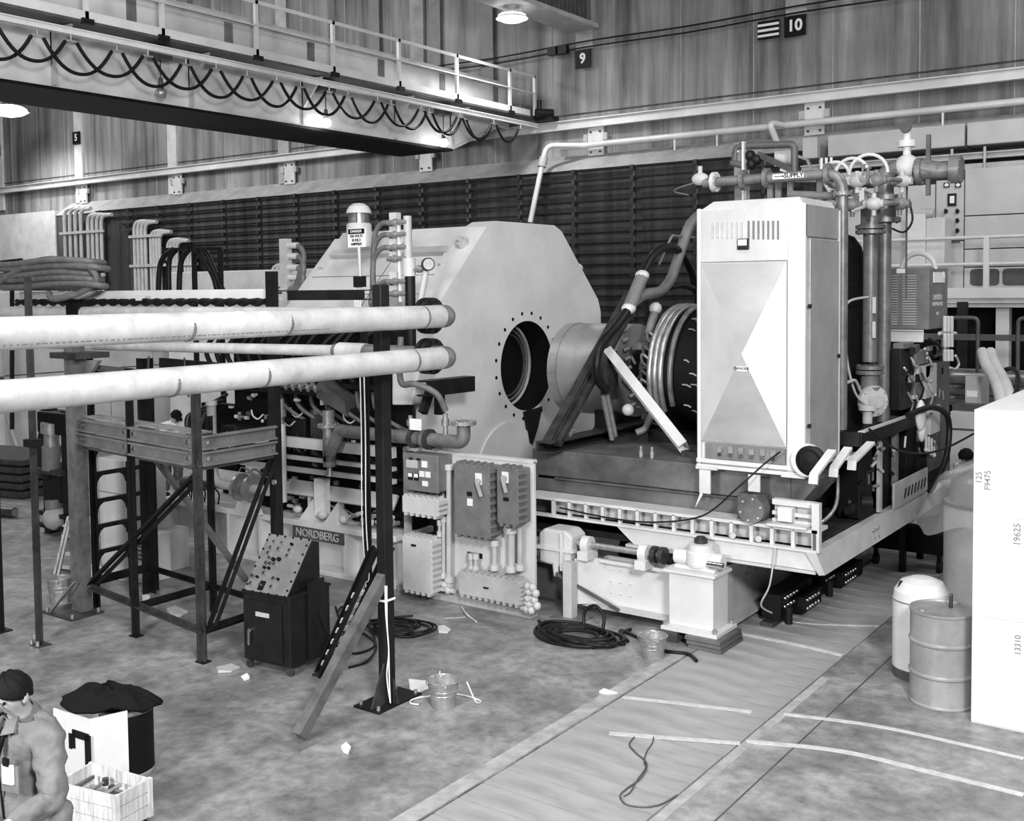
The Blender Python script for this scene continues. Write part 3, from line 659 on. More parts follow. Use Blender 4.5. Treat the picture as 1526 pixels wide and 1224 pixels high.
# hose manifold poles
t = T('hose_manifold', 'grey manifold pole with clamped hoses and gauge before the yoke', 'manifold', PY(608, 456, 10.7))
Yp = 10.7; a0, a1 = PY(607, 322, Yp), PY(613, 468, Yp)
b = MB(); b.cyl(a0, PY(609, 405, Yp), .055, n=12); P(t, 'pole', lgrey, b)
b = MB(); q_ = PY(611, 412, Yp); b.cyl(q_, V(q_.x, Yp, PY(625, 552, YM - .15).z + .018), .07, n=12); P(t, 'pole', black, b)
b = MB(); b.cyl(PY(609, 385, Yp), PY(610, 412, Yp), .09, n=12); P(t, 'coupling', offwhite, b)
b = MB(); b.bar(PY(594, 330, Yp), PY(597, 450, Yp), .03, .03); P(t, 'rod', paper, b)
for i, y in enumerate((332, 350, 369, 386, 420, 438)):
    q0, q1 = PY(578, y, Yp - .03), PY(607, y - 1, Yp - .03)
    b = MB(); b.cyl(q0, q1, .035, n=8); b.cyl(q0 + (q1 - q0)*.3, q0 + (q1 - q0)*.45, .05, n=8); P(t, 'nozzle', galv, b)
    b = MB(); b.box(PY(580, y, Yp).x, Yp + .0, PY(580, y, Yp).z - .05, PY(590, y, Yp).x, Yp + .1, PY(580, y, Yp).z + .13); P(t, 'clamp', offwhite, b)
    if i != 3:
        e = PY(555 + 4*i, 444 + 2*i, Yp); b = MB(); b.tube(spline([q0, PY(568, y + 2, Yp - .03), PY(559 - i, y + 18, Yp - .03), PY(556, min(y + 60 - 4*i, 436), Yp - .03), e], 6), .035, 8); P(t, 'hose', hosegrey, b)
q0, q1 = PY(612, 402, Yp), PY(640, 400, Yp)
b = MB(); b.cyl(q0, q1, .03, n=8); b.cyl(PY(622, 401, Yp), PY(628, 401, Yp), .05, n=8); P(t, 'gauge_arm', galv, b)
q = PY(637, 394, Yp); b = MB(); b.cyl(q, q + V(.05, -.04, 0), .085, n=18); gg = P(t, 'gauge', black, b)
b = MB(); b.cyl(q + V(.05, -.04, 0), q + V(.058, -.046, 0), .07, n=18); P(gg, 'dial', lgrey, b)
b = MB(); b.tube([PY(635, 404, Yp), PY(630, 430, Yp), PY(626, 452, Yp)], .04, 8); P(t, 'drain_tube', offwhite, b)
t = T('hose_manifold', 'short pale manifold pole with three hoses at the far end of the yoke', 'manifold', PY(427, 432, 12.0))
Yp = 12.0; b = MB(); q_ = PY(427, 432, Yp); b.bar(PY(425, 356, Yp), q_, .16, .12); b.box(q_.x - .05, Yp - .05, 0, q_.x + .05, Yp + .05, q_.z); P(t, 'pole', lgrey, b)
for i, y in enumerate((366, 382, 399, 414)):
    b = MB(); b.cyl(PY(428, y, Yp), PY(444, y, Yp), .05, n=8); P(t, 'nozzle', offwhite, b)
    b = MB(); b.tube(spline([PY(442, y, Yp), PY(450, y + 6, Yp), PY(452, y + 25, Yp), PY(439 + 3*i, 431, Yp)], 5), .045, 7); P(t, 'hose', hosegrey, b)
b = MB(); b.cyl(PY(414, 433, Yp), PY(449, 432, Yp), .06, n=8); P(t, 'footbar', hosegrey, b)
# danger sign and beacon
t = T('danger_sign', 'white danger sign on a pole warning of high voltage, under the beacon', 'sign', PY(535, 470, 10.5))
Ys = 10.5; u0_, u1_ = PY(519, 341, Ys), PY(545, 368, Ys)
b = MB(); b.box(u0_.x, Ys - .01, u1_.z, u1_.x, Ys + .01, u0_.z); pl = P(t, 'plate', paper, b)
cx = (u0_.x + u1_.x)/2; hz = u0_.z - u1_.z
b = MB(); b.box(u0_.x + .01, Ys - .015, u0_.z - hz*.30, u1_.x - .01, Ys - .01, u0_.z - hz*.03); P(pl, 'heading_band', signblack, b)
text(pl, 'heading', 'DANGER', paper, (cx, Ys - .018, u0_.z - hz*.165), EX, EZ, .036)
for i, s in enumerate(('550 VOLTS', '20 KILO', 'AMPERES')): text(pl, 'warning_text', s, inkm, (cx, Ys - .014, u0_.z - hz*(.42 + .21*i)), EX, EZ, .034, bold=.001)
b = MB(); b.cyl(PY(535, 368, Ys), PY(537, 412, Ys), .022, n=8); P(t, 'pole', offwhite, b)
b = MB(); b.box(PY(531, 412, Ys).x, Ys - .06, PY(531, 428, Ys).z, PY(541, 412, Ys).x, Ys + .06, PY(531, 412, Ys).z); P(t, 'switch_box', black, b)
for i in range(6): b = MB(); b.tube(spline([PY(529 + 2*i, 427, Ys), PY(528 + 3*(i % 4), 440, Ys), PY(531 + 2*i, 470 + 3*i, Ys - .04)], 5), .014, 6); P(t, 'wire', wcloth, b)
t = T('warning_beacon', 'domed warning beacon on top of the yoke above the danger sign', 'beacon', PY(535, 338, 11.9))
q = V(PY(535, 338, 11.9)); h = 1.0
b = MB(); b.lathe([(.19, -.3), (.19, .02), (.17, .05), (.14, .05)], q, n=20); P(t, 'base', offwhite, b)
b = MB(); b.lathe([(.135, .05), (.135, .2)], q, n=20); P(t, 'lens', galv, b)
for i in range(6): a = 2*pi*i/6; b = MB(); b.cyl(q + V(.15*cos(a), .15*sin(a), .05), q + V(.15*cos(a), .15*sin(a), .2), .012, n=6); P(t, 'guard_bar', dgrey, b)
b = MB(); b.lathe([(.19, .2), (.185, .235), (.15, .30), (.08, .345), (.001, .355)], q, n=20); P(t, 'dome', white, b)

# ================================================================ switchboard
t = T('switchboard', 'white steel switchboard carrying bolted cast enclosures and conduits', 'switchboard', (-8.2, 10.4, 0))
YB = 10.4
b = MB(); b.box(-8.58, YB, .06, -7.22, YB + .05, 1.86); P(t, 'back_plate', white, b, bev=.006)
b = MB(); b.box(-9.25, YB - .01, 1.84, -7.22, YB + .07, 1.88); P(t, 'top_angle', white, b)
b = MB(); b.box(-9.35, YB - .05, 0, -7.25, YB + .1, .09); P(t, 'bottom_sill', lgrey, b)
b = MB(); b.box(-8.62, YB, .06, -8.55, YB + .1, 1.86); b.box(-9.3, YB + .04, .06, -9.22, YB + .1, 1.86); P(t, 'post', lgrey, b)
def enclosure(px0, py0, px1, py1, dep, m, lugs, lab, name='enclosure'):
    Yf = YB - dep; a0, a1 = PY(px0, py0, Yf), PY(px1, py1, Yf)
    b = MB(); b.box(a0.x, Yf + .03, a1.z, a1.x, YB, a0.z); e = P(t, name, m, b, lab, bev=.012)
    b = MB(); b.box(a0.x - .012, Yf, a1.z - .012, a1.x + .012, Yf + .035, a0.z + .012); P(e, 'lid', m, b, bev=.012)
    if lugs:
        nx, nz = lugs; lm = None
        pts = [(a0.x + (a1.x - a0.x)*(i + .5)/nx, z) for i in range(nx) for z in (a0.z + .02, a1.z - .02)] + [(a1.x + .018, a1.z + (a0.z - a1.z)*(i + .5)/nz) for i in range(nz)]
        for x, z in pts:
            if lm is None: b = MB(); b.box(x - .02, Yf - .005, z - .02, x + .02, Yf + .16, z + .02); lm = P(e, 'lug', m, b); l0 = V(x, 0, z)
            else: cpart(lm, e, V(x, 0, z) - l0)
    return e, a0, a1, Yf
e, a0, a1, Yf = enclosure(602, 676, 652, 735, .3, mgrey, None, 'grey control box with meters and selector plates', 'control_box')
W_, H_ = a1.x - a0.x, a0.z - a1.z
def face(e, name, u, v, w, h, m, d=.012):
    b = MB(); x, z = a0.x + W_*u, a0.z - H_*v; b.box(x - W_*w/2, Yf - d, z - H_*h/2, x + W_*w/2, Yf, z + H_*h/2); return P(e, name, m, b)
for u, v, w, h, m in ((.25, .27, .34, .22, lgrey), (.63, .24, .16, .18, paper), (.55, .52, .14, .16, paper), (.73, .52, .14, .16, paper), (.64, .78, .16, .14, paper), (.2, .62, .13, .2, black), (.38, .62, .13, .2, black), (.22, .12, .1, .05, black), (.45, .12, .1, .05, black)): face(e, 'selector_plate', u, v, w, h, m)
for u in (.2, .38): 
    x, z = a0.x + W_*u, a0.z - H_*.60; b = MB(); b.box(x - .03, Yf - .016, z - .015, x + .03, Yf - .012, z + .03); P(e, 'meter_dial', paper, b)
enclosure(600, 740, 652, 770, .3, offwhite, (6, 3), 'pale low junction enclosure with lugs', 'junction_enclosure')
e, a0, a1, Yf = enclosure(600, 800, 643, 886, .3, offwhite, (5, 9), 'pale tall enclosure with rows of side lugs', 'tall_enclosure')
W_, H_ = a1.x - a0.x, a0.z - a1.z; face(e, 'label_plate', .4, .13, .16, .04, black)
e, a0, a1, Yf = enclosure(677, 692, 729, 803, .28, mgrey, (5, 9), 'dark grey breaker enclosure with rotary handle', 'breaker_enclosure')
W_, H_ = a1.x - a0.x, a0.z - a1.z
face(e, 'handle_plate', .72, .17, .18, .16, paper); face(e, 'label_plate', .45, .40, .14, .06, black); face(e, 'label_plate', .46, .52, .15, .10, paper)
x, z = a0.x + W_*.74, a0.z - H_*.2; b = MB(); b.cyl((x, Yf - .05, z), (x, Yf, z), .035, n=10); b.bar((x, Yf - .06, z), (x + .07, Yf - .06, z - .17), .03, .03); P(e, 'handle', lgrey, b)
e, a0, a1, Yf = enclosure(741, 698, 771, 783, .28, mgrey, (3, 8), 'narrow grey starter enclosure with rotary handle', 'starter_enclosure')
W_, H_ = a1.x - a0.x, a0.z - a1.z
face(e, 'handle_plate', .42, .15, .32, .2, paper); face(e, 'label_plate', .45, .55, .26, .06, black)
x, z = a0.x + W_*.42, a0.z - H_*.16; b = MB(); b.cyl((x, Yf - .05, z), (x, Yf, z), .035, n=10); b.bar((x, Yf - .06, z), (x + .05, Yf - .06, z - .16), .03, .03); P(e, 'handle', lgrey, b)
e, a0, a1, Yf = enclosure(684, 853, 774, 902, .22, lgrey, (10, 5), 'wide flat pull box at the foot of the board', 'pull_box')
W_, H_ = a1.x - a0.x, a0.z - a1.z; face(e, 'label_plate', .46, .5, .08, .07, black)
q0, q1 = PY(697, 822, YB), PY(719, 833, YB); b = MB(); b.box(q0.x, YB - .01, q1.z, q1.x, YB, q0.z); P(t, 'knockout_plate', black, b)
for (px, pt, pb, r) in ((669, 692, 868, .035), (702, 825, 852, .025), (709, 825, 852, .025), (737, 805, 850, .035), (762, 786, 852, .045), (775, 770, 850, .035), (655, 775, 800, .02), (661, 770, 862, .025)):
    p0_, p1_ = PY(px, pt, YB - .1), PY(px, pb, YB - .1); b = MB(); b.cyl(p0_, p1_, r, n=10); cc = P(t, 'conduit', lgrey, b)
    b = MB(); b.cyl(p1_, p1_ + V(0, 0, .07), r*1.7, n=8); P(cc, 'fitting', offwhite, b)
    b = MB(); b.cyl(p0_ - V(0, 0, .07), p0_, r*1.7, n=8); P(cc, 'fitting', offwhite, b)
for i, (py, ln) in enumerate(((872, .18), (880, .22), (890, .2), (898, .24), (906, .16))):
    q = PY(777, py, YB - .12); b = MB(); b.cyl(q, q + V(ln, -.02, .01), .032, n=8); b.cyl(q + V(ln*.5, -.01, 0), q + V(ln*.7, -.01, 0), .05, n=8); b.sphere(q + V(ln, -.02, 0), .05, 8, 6); P(t, 'side_fitting', offwhite, b)
for px, py in ((663, 872), (668, 880)):
    q = PY(px, py, YB - .12); b = MB(); b.cyl(q - V(.1, 0, 0), q + V(.1, 0, 0), .03, n=8); b.sphere(q, .05, 8, 6); P(t, 'side_fitting', offwhite, b)
# ================================================================ lift platform
YF = 10.95
t = T('lift_platform', 'pale steel lift platform with a row of cut-out windows along its edge', 'platform', (-5.9, 13, .85)); plat = t
b = MB(); b.box(-7.75, YF, 1.30, -4.0, YF + .32, 1.335); P(t, 'top_flange', offwhite, b)
b = MB(); b.box(-7.75, YF - .02, 1.095, -4.0, YF + .06, 1.125); P(t, 'sill', offwhite, b)
pm = None
for i in range(15):
    x = -7.32 + .235*i
    if pm is None: b = MB(); b.box(x - .02, YF, 1.12, x + .02, YF + .04, 1.31); pm = P(t, 'window_bar', offwhite, b); x0 = x
    else: cpart(pm, t, (x - x0, 0, 0))
b = MB(); b.box(-7.4, YF + .16, 1.125, -4.05, YF + .18, 1.30); P(t, 'inner_web', lgrey, b)
b = MB()
for x in (-5.0, -4.7): b.cyl((x, YF + .06, 1.16), (x + .06, YF - .02, 1.17), .035, n=8)
P(t, 'pins', lgrey, b, kind='stuff')
b = MB(); b.prism([(-6.45, YF + .02, 1.1), (-6.2, YF + .02, .90), (-4.02, YF + .02, .90), (-4.02, YF + .02, 1.1)], (0, .03, 0)); P(t, 'lower_web', offwhite, b)
b = MB(); b.box(-6.3, YF, .865, -4.02, YF + .2, .895); P(t, 'lower_flange', lgrey, b)
b = MB(); b.prism([(-7.75, YF + .1, 1.1), (-6.45, YF + .1, 1.1), (-6.15, YF + .1, .9), (-7.75, YF + .1, .9)], (0, .03, 0)); P(t, 'recessed_web', black, b)
b = MB(); b.prism([(-4.12, YF - .03, 1.10), (-4.0, YF - .03, 1.10), (-3.93, YF + .05, .86), (-3.98, YF + .0, .86)], (0, 4.95, 0)); P(t, 'side_fascia', lgrey, b, bev=.006)
b = MB()
for y in (12.7, 12.85):
    for z in (.92, 1.02): b.cyl((-3.99, y, z), (-3.94, y, z), .022, n=8)
P(t, 'fascia_bolts', galv, b, kind='stuff')
b = MB(); b.box(-4.06, YF + .0, 1.1, -3.98, YF + .08, 1.62); P(t, 'corner_post', offwhite, b)
for i in range(11):
    x = -4.72 + .055*i; b = MB(); b.box(x, YF + .1, 1.06, x + .025, 15.9, 1.11); P(t, 'deck_bar', steel, b)
b = MB(); b.box(-7.75, YF + .1, .98, -4.1, 15.9, 1.055); P(t, 'deck', black, b)
b = MB(); b.box(-7.7, 15.85, .9, -4.0, 15.95, 1.12); P(t, 'rear_beam', dgrey, b)
for (x, y) in ((-7.4, 15.3), (-4.25, 14.9), (-4.25, 15.75)): b = MB(); b.box(x - .04, y - .04, 0, x + .04, y + .04, .98); P(t, 'leg', black, b)
# cross girders and ground beams below the platform
t = T('ground_girder', 'grey girder lying on the floor behind the jack column', 'girder', (-5.2, 13, 0))
b = MB(); b.ibeam((-5.22, 11.05, .42), (-5.22, 15.6, .42), .3, .72, .03); P(t, 'girder', lgrey, b)
b = MB()
for i in range(6):
    for z in (.35, .5): b.cyl((-5.2, 11.9 + .25*i, z), (-5.18, 11.9 + .25*i, z), .014, n=6)
P(t, 'rivets', galv, b, kind='stuff')
b = MB(); b.box(-4.9, 11.6, 0, -4.75, 15.5, .05); P(t, 'floor_rail', steel, b)
for y0_, y1_, lab in ((11.75, 12.75, 'black roller chain with bright pins beside the jack column'), (13.1, 14.3, 'black roller chain with bright pins under the platform corner')):
    t = T('roller_chain', lab, 'chain', (-4.8, (y0_ + y1_)/2, .0), 'roller chains on the floor')
    b = MB(); b.box(-4.95, y0_, .052, -4.72, y1_, .34); b.box(-4.72, y0_ + .4, .052, -4.6, y1_, .24); P(t, 'side_plates', deep, b)
    for dx, z, m_ in ((0, .3, 5), (0, .2, 5)):
        b = MB()
        for i in range(5): b.sphere((-4.70 + dx, y0_ + .08 + .09*i, z), .025, 8, 5); b.sphere((-4.585, y0_ + .48 + .09*i, z - .1), .025, 8, 5)
        P(t, 'pin_heads', chrome, b, kind='stuff')
    b = MB(); b.cyl((-4.66, y0_ + .1, 0), (-4.66, y0_ + .1, .2), .045, n=8); P(t, 'foot', black, b)
t = T('low_stand', 'low dark trolley under the platform behind the fascia', 'trolley', (-3.9, 15.6, 0))
b = MB(); b.box(-4.9, 15.0, .25, -3.75, 15.5, .55); P(t, 'body', deep, b, bev=.02)
b = MB(); b.box(-3.72, 15.25, .2, -3.3, 15.28, .52); P(t, 'side_plate', black, b)
for x in (-4.7, -3.85): b = MB(); b.cyl((x, 15.1, .08), (x + .06, 15.1, .08), .08, n=10); b.box(x, 15.08, .08, x + .05, 15.14, .3); P(t, 'caster', black, b)
# ================================================================ screw jack and drive
t = T('screw_jack', 'white jack column with screw jack on top standing on steel plates', 'jack', (-5.28, 10.8, 0))
b = MB(); b.box(-5.55, 10.6, .17, -5.02, 10.98, .76); P(t, 'column', white, b, bev=.006)
b = MB(); b.box(-5.6, 10.5, .13, -4.93, 11.02, .17); P(t, 'base_plate', white, b)
for i, z in enumerate((0, .045, .09)): b = MB(); b.box(-5.24 - .02*i, 10.44, z, -4.85 - .01*i, 11.0, z + .038); P(t, 'shim_plate', basesteel, b)
b = MB(); b.box(-5.62, 10.5, 0, -5.4, 10.9, .13); P(t, 'packing_block', dgrey, b)
for x, y in ((-5.57, 10.54), (-4.97, 10.54), (-4.97, 10.97)): b = MB(); b.cyl((x, y, .17), (x, y, .22), .025, n=8); P(t, 'anchor_nut', galv, b)
b = MB(); b.box(-5.6, 10.56, .76, -4.98, 11.0, .79); P(t, 'head_plate', white, b)
b = MB(); b.box(-5.52, 10.66, .79, -5.03, 10.9, .83); P(t, 'jack_foot', white, b, bev=.01)
b = MB(); b.lathe([(.155, .83), (.163, .86), (.158, .98), (.14, 1.0), (.14, 1.07), (.06, 1.08)], (-5.25, 10.78, 0), n=20); jb = P(t, 'jack_housing', white, b)
b = MB(); b.cyl((-5.55, 10.78, .9), (-4.98, 10.78, .9), .085, n=14); P(jb, 'worm_housing', white, b)
b = MB(); b.cyl((-5.1, 10.64, .9), (-4.92, 10.64, .9), .03, n=10); P(jb, 'stub_shaft', chrome, b)
b = MB(); b.cyl((-5.25, 10.78, 1.07), (-5.25, 10.78, 1.13), .075, n=14); b.cyl((-5.25, 10.78, 1.05), (-5.25, 10.78, 1.15), .05, n=14); P(t, 'lifting_screw', steel, b)
t = T('jack_drive', 'white gearbox with drive shaft running to the screw jack', 'gearbox', (-6.9, 11, 0))
b = MB(); b.prism([(x, 10.66, z) for x, z in ((-7.33, .60), (-6.9, .56), (-6.86, .95), (-6.95, 1.02), (-7.26, 1.02), (-7.34, .95))], (0, .33, 0)); gb = P(t, 'gear_housing', offwhite, b, bev=.03)
b = MB(); b.box(-7.36, 10.63, .77, -6.83, 10.7, .81); b.box(-7.0, 10.61, .55, -6.96, 10.66, 1.0); P(gb, 'split_rib', white, b)
b = MB(); b.cyl((-7.1, 10.68, .62), (-7.1, 10.68, .46), .05, r2=.03, n=10); P(gb, 'drain', white, b)
b = MB(); b.cyl((-7.95, 10.80, .75), (-7.5, 10.80, .75), .185, n=20); mo = P(t, 'motor', black, b)
for i in range(8): b = MB(); b.lathe([(.17, 0), (.205, 0), (.205, .015), (.17, .015)], (-7.9 + .05*i, 10.80, .75), EX, n=20, caps=False); P(mo, 'fin', dgrey, b)
b = MB(); b.cyl((-7.5, 10.80, .75), (-7.32, 10.80, .75), .09, n=14); b.cyl((-7.44, 10.80, .75), (-7.38, 10.80, .75), .13, n=14); P(t, 'coupling', galv, b)
b = MB(); b.cyl((-6.86, 10.78, .87), (-5.78, 10.78, .87), .036, n=12); P(t, 'drive_shaft', galv, b)
for x in (-6.72, -5.95):
    b = MB(); b.lathe([(.05, -.05), (.10, -.05), (.10, .05), (.05, .05)], (x, 10.78, .87), EX, n=16); b.box(x - .07, 10.66, .70, x + .07, 10.9, .80); b.box(x - .05, 10.72, .74, x + .05, 10.84, .86); P(t, 'pillow_block', white, b)
for x in (-5.82, -5.72): b = MB(); b.cyl((x - .03, 10.78, .87), (x + .03, 10.78, .87), .1, n=14); P(t, 'coupling', steel, b)
b = MB(); b.box(-6.55, 10.92, .16, -5.605, 10.96, .68); P(t, 'girder_web', white, b)
b = MB(); b.box(-6.9, 10.8, .12, -5.63, 11.1, .16); P(t, 'girder_flange', lgrey, b)
b = MB(); b.box(-6.6, 10.84, .66, -5.56, 11.06, .70); P(t, 'girder_flange', white, b)
b = MB(); b.prism([(-6.86, 10.7, .70), (-6.55, 10.96, .70), (-6.55, 10.96, .16), (-6.86, 10.7, .16)], (.03, -.02, 0)); P(t, 'end_plate', offwhite, b)
b = MB()
for i in range(3):
    for j in range(3): b.sphere((-6.48 + .13*j, 10.915, .3 + .14*i), .014, 6, 4)
P(t, 'rivets', white, b, kind='stuff')
b = MB(); b.box(-6.92, 10.55, .02, -6.8, 10.67, .68); P(t, 'stand_leg', lgrey, b)
b = MB(); b.box(-7.05, 10.45, 0, -6.65, 10.78, .025); P(t, 'foot_plate', mgrey, b)
b = MB(); b.bar((-7.08, 10.64, .5), (-6.3, 10.8, .14), .02, .04); P(t, 'stay_rod', dgrey, b)
b = MB(); b.box(-7.9, 10.9, .1, -7.1, 10.94, .52); P(t, 'side_plate', dgrey, b)
t = T('pump_set', 'dark pump set with small valves tucked beneath the platform', 'pump', (-6.4, 12.2, 0))
b = MB(); b.box(-7.2, 11.7, 0, -5.6, 12.6, .3); P(t, 'base', deep, b)
b = MB(); b.cyl((-6.9, 12.0, .55), (-6.3, 12.0, .55), .2, n=16); P(t, 'pump_body', black, b)
b = MB(); b.box(-6.35, 11.8, .55, -6.1, 12.0, .8); P(t, 'valve_block', mgrey, b, bev=.02)
for x in (-6.6, -6.2, -5.95): b = MB(); b.cyl((x, 11.9, .4), (x, 11.9, .82), .035, n=8); P(t, 'riser', dgrey, b)

# ================================================================ cart body on the platform
YB2 = 11.28
t = T('cart_body', 'scuffed dark steel box base carrying the pole plug and cabinet', 'base', (-6, 13, 1.06)); cart = t
b = MB(); b.box(-7.85, YB2, 1.53, -4.42, 15.4, 1.86); P(t, 'upper_box', basesteel, b, bev=.012)
b = MB(); b.box(-7.85, YB2 + .02, 1.058, -4.85, 15.4, 1.49); P(t, 'lower_box', basesteel, b, bev=.012)
b = MB(); b.box(-7.8, YB2 + .06, 1.48, -4.5, 15.3, 1.54); P(t, 'joint_strip', deep, b)
b = MB(); b.box(-7.5, YB2 - .025, 1.50, -4.6, YB2 + .03, 1.525); P(t, 'edge_rail', dgrey, b)
b = MB(); b.prism([(-4.42, YB2, 1.86), (-4.15, YB2, 1.80), (-4.15, YB2, 1.72), (-4.35, YB2, 1.47), (-4.42, YB2, 1.47)], (0, .70, 0)); P(t, 'tapered_end', basesteel, b, bev=.01)
b = MB(); b.box(-5.5, 11.55, 1.86, -5.05, 12.2, 1.885); P(t, 'loose_plate', basesteel, b)
for x in (-6.35, -6.2): b = MB(); b.cyl((x, 11.42, 1.86), (x, 11.42, 1.93), .03, n=8); b.cyl((x, 11.42, 1.92), (x, 11.42, 1.99), .018, n=8); P(t, 'grease_nipple', galv, b)
for px in (1045, 1118):
    q = PY(px, 700, 11.05); b = MB(); b.box(q.x - .015, 11.03, 1.58 if px < 1100 else 1.66, q.x + .12, 11.05, 1.844); P(t, 'hanger_tab', offwhite, b)
    if px > 1100: continue
    b = MB(); b.prism([(q.x, 11.02, 1.58), (q.x + .03, 11.02, 1.57), (q.x - .05, 11.0, 1.42)], (0, .012, 0)); P(t, 'paper_tag', paper, b)
t = T('limit_switch', 'round grey bolted cover on a square housing at the cart end', 'switch', (-4.75, 11.1, 1.3))
b = MB(); b.box(-4.95, 11.06, 1.337, -4.64, 11.25, 1.62); P(t, 'housing', basesteel, b, bev=.01)
q = PY(1124, 763, 10.98); b = MB(); b.cyl((q.x, 10.88, 1.49), (q.x, 11.06, 1.49), .15, n=28); cv = P(t, 'cover', basesteel, b)
for i in range(6): a = 2*pi*i/6 + .3; b = MB(); b.cyl((q.x + .12*cos(a), 10.87, 1.49 + .12*sin(a)), (q.x + .12*cos(a), 10.88, 1.49 + .12*sin(a)), .012, n=6); P(cv, 'cover_bolt', lgrey, b)
t = T('end_frame', 'white rail frame with small square switch box at the cart end', 'frame', (-4.35, 11.05, 1.3))
for z0_, z1_ in ((1.337, 1.39), (1.43, 1.47), (1.54, 1.60)): b = MB(); b.box(-4.54, 11.06, z0_, -4.07, 11.1, z1_); P(t, 'rail', offwhite, b)
b = MB(); b.box(-4.54, 11.13, 1.337, -4.07, 11.15, 1.6); P(t, 'back_plate', lgrey, b)
b = MB(); b.box(-4.45, 10.98, 1.38, -4.29, 11.1, 1.53); P(t, 'switch_box', white, b, bev=.008)
b = MB(); b.box(-4.54, 10.90, 1.337, -4.1, 11.05, 1.36); P(t, 'shelf', offwhite, b)

# pole plug, support frame, coil
t = T('pole_plug', 'machined steel cylindrical pole plug drawn back from the yoke bore', 'cylinder', (-8.2, YC, 2.0))
b = MB(); b.lathe([(.0, 0), (.62, 0), (.66, .02), (.66, .17)], (-8.62, YC, ZC), EX, n=64, caps=False); P(t, 'front_band', bright, b)
b = MB(); b.lathe([(.655, 0), (.655, .95), (.0, .95)], (-8.45, YC, ZC), EX, n=64, caps=False); P(t, 'barrel', mat('matt_machined_steel', .66, .42, .6, var=.06, scale=5), b)
b = MB(); b.box(-8.0, YC - .35, 1.862, -7.64, YC + .35, 2.2); P(t, 'cradle', black, b)
t = T('support_frame', 'dark braced A-frame with one pale brace straddling the pole plug', 'frame', (-7.4, 12.4, 1.88))
XA = -7.48
def AP(px, py, X=XA): return PX(px, py, X)
f0, f1 = V(XA, 11.15, 1.94), AP(948, 432)
for dx in (-.10, .10): b = MB(); b.chan(f0 + V(dx, 0, 0), f1 + V(dx, 0, 0), .06, .13, .015, flip=1 if dx < 0 else -1, up=(1, 0, 0)); P(t, 'front_leg', steel, b)
g1 = V(XA, 2*YC - f0.y, 1.94)
b = MB(); b.bar(g1, f1 + V(0, .1, 0), .14, .14); P(t, 'rear_leg', steel, b)
b = MB(); b.chan((XA - .12, 11.0, 1.934), (XA - .12, 15.2, 1.934), .24, .14, .02); P(t, 'foot_beam', steel, b)
n0, n1 = AP(913, 522, -7.25), PZ(1026, 664, 1.99)
b = MB(); b.chan(n0, n1, .12, .21, .02, up=(0, -1, 1)); P(t, 'pale_brace', offwhite, b, 'pale sloping channel brace')
b = MB(); b.box(n1.x - .05, n1.y - .1, 1.862, n1.x + .3, n1.y + .05, 1.93); P(t, 'brace_shoe', steel, b)
b = MB(); b.obox(AP(908, 560, -7.3), (.05, 0, 0), (0, .14, 0), (0, 0, .32)); P(t, 'gusset', steel, b)
b = MB(); b.bar(AP(945, 516, -7.3), AP(972, 516, -7.0), .08, .09); P(t, 'tie_bar', mgrey, b)
for (px0, py0, px1, py1) in ((899, 590, 912, 655), (905, 590, 917, 650)):
    b = MB(); b.cyl(AP(px0, py0, -7.2), AP(px1, py1, -7.2), .035, n=8); P(t, 'screw_rod', galv, b)
b = MB(); b.tube(spline([AP(866, 612), AP(852, 632), AP(856, 640), AP(846, 655)], 4), .015, 6); P(t, 'conduit', galv, b)
t = T('coil_drum', 'black coil drum wrapped with pale copper cooling tubes behind the cabinet', 'coil', (-6.3, YC, 1.86))
XR = -6.88
b = MB(); b.lathe([(0, 0), (.84, 0), (.865, .03), (.865, 1.25), (0, 1.25)], (XR, YC, ZC), EX, n=56, caps=False); P(t, 'drum', deep, b)
b = MB(); b.lathe([(0, 0), (.34, 0), (.44, .3), (.44, .55), (0, .55)], (XR - .55, YC, ZC), EX, n=40, caps=False); P(t, 'hub', deep, b)
for i, (dx, r) in enumerate(((.06, .905), (.14, .91), (.22, .905), (.36, .905))):
    b = MB(); b.tube(arc((XR + dx, YC, ZC), EY, EZ, r, radians(60), radians(222 - 6*i), 28), .038, 8); P(t, 'cooling_tube', tubegrey if i < 3 else pipegrey, b)
for i in range(12):
    a = radians(140 + 8*i); p = V(XR - .02, YC + .8*cos(a), ZC + .8*sin(a)); b = MB(); b.tube(spline([p, p + V(-.1, .0, .06), p + V(-.12, .05, -.05), p + V(-.02, .1, -.1)], 4), .02, 6); P(t, 'lead_loop', galv if i % 3 == 0 else dgrey, b)
for i in range(9):
    p = V(XR - .5, YC - .5 + .03*i, ZC + .6 - .13*i); b = MB(); b.cyl(p, p + V(-.06, -.05, -.03), .03, n=8); P(t, 'chain_link', mgrey, b)
b = MB(); b.sphere(AP(936, 611, -7.0), .08, 10, 7); P(t, 'knob', offwhite, b)
b = MB(); b.tube(fillet([AP(972, 615, -6.8), AP(962, 640, -6.8), AP(948, 645, -6.9)], .08), .045, 8); P(t, 'drain_elbow', mgrey, b)
b = MB(); b.box(-6.9, 12.6, 1.862, -5.7, 14.2, 2.0); P(t, 'cradle', black, b)
random.seed(23)
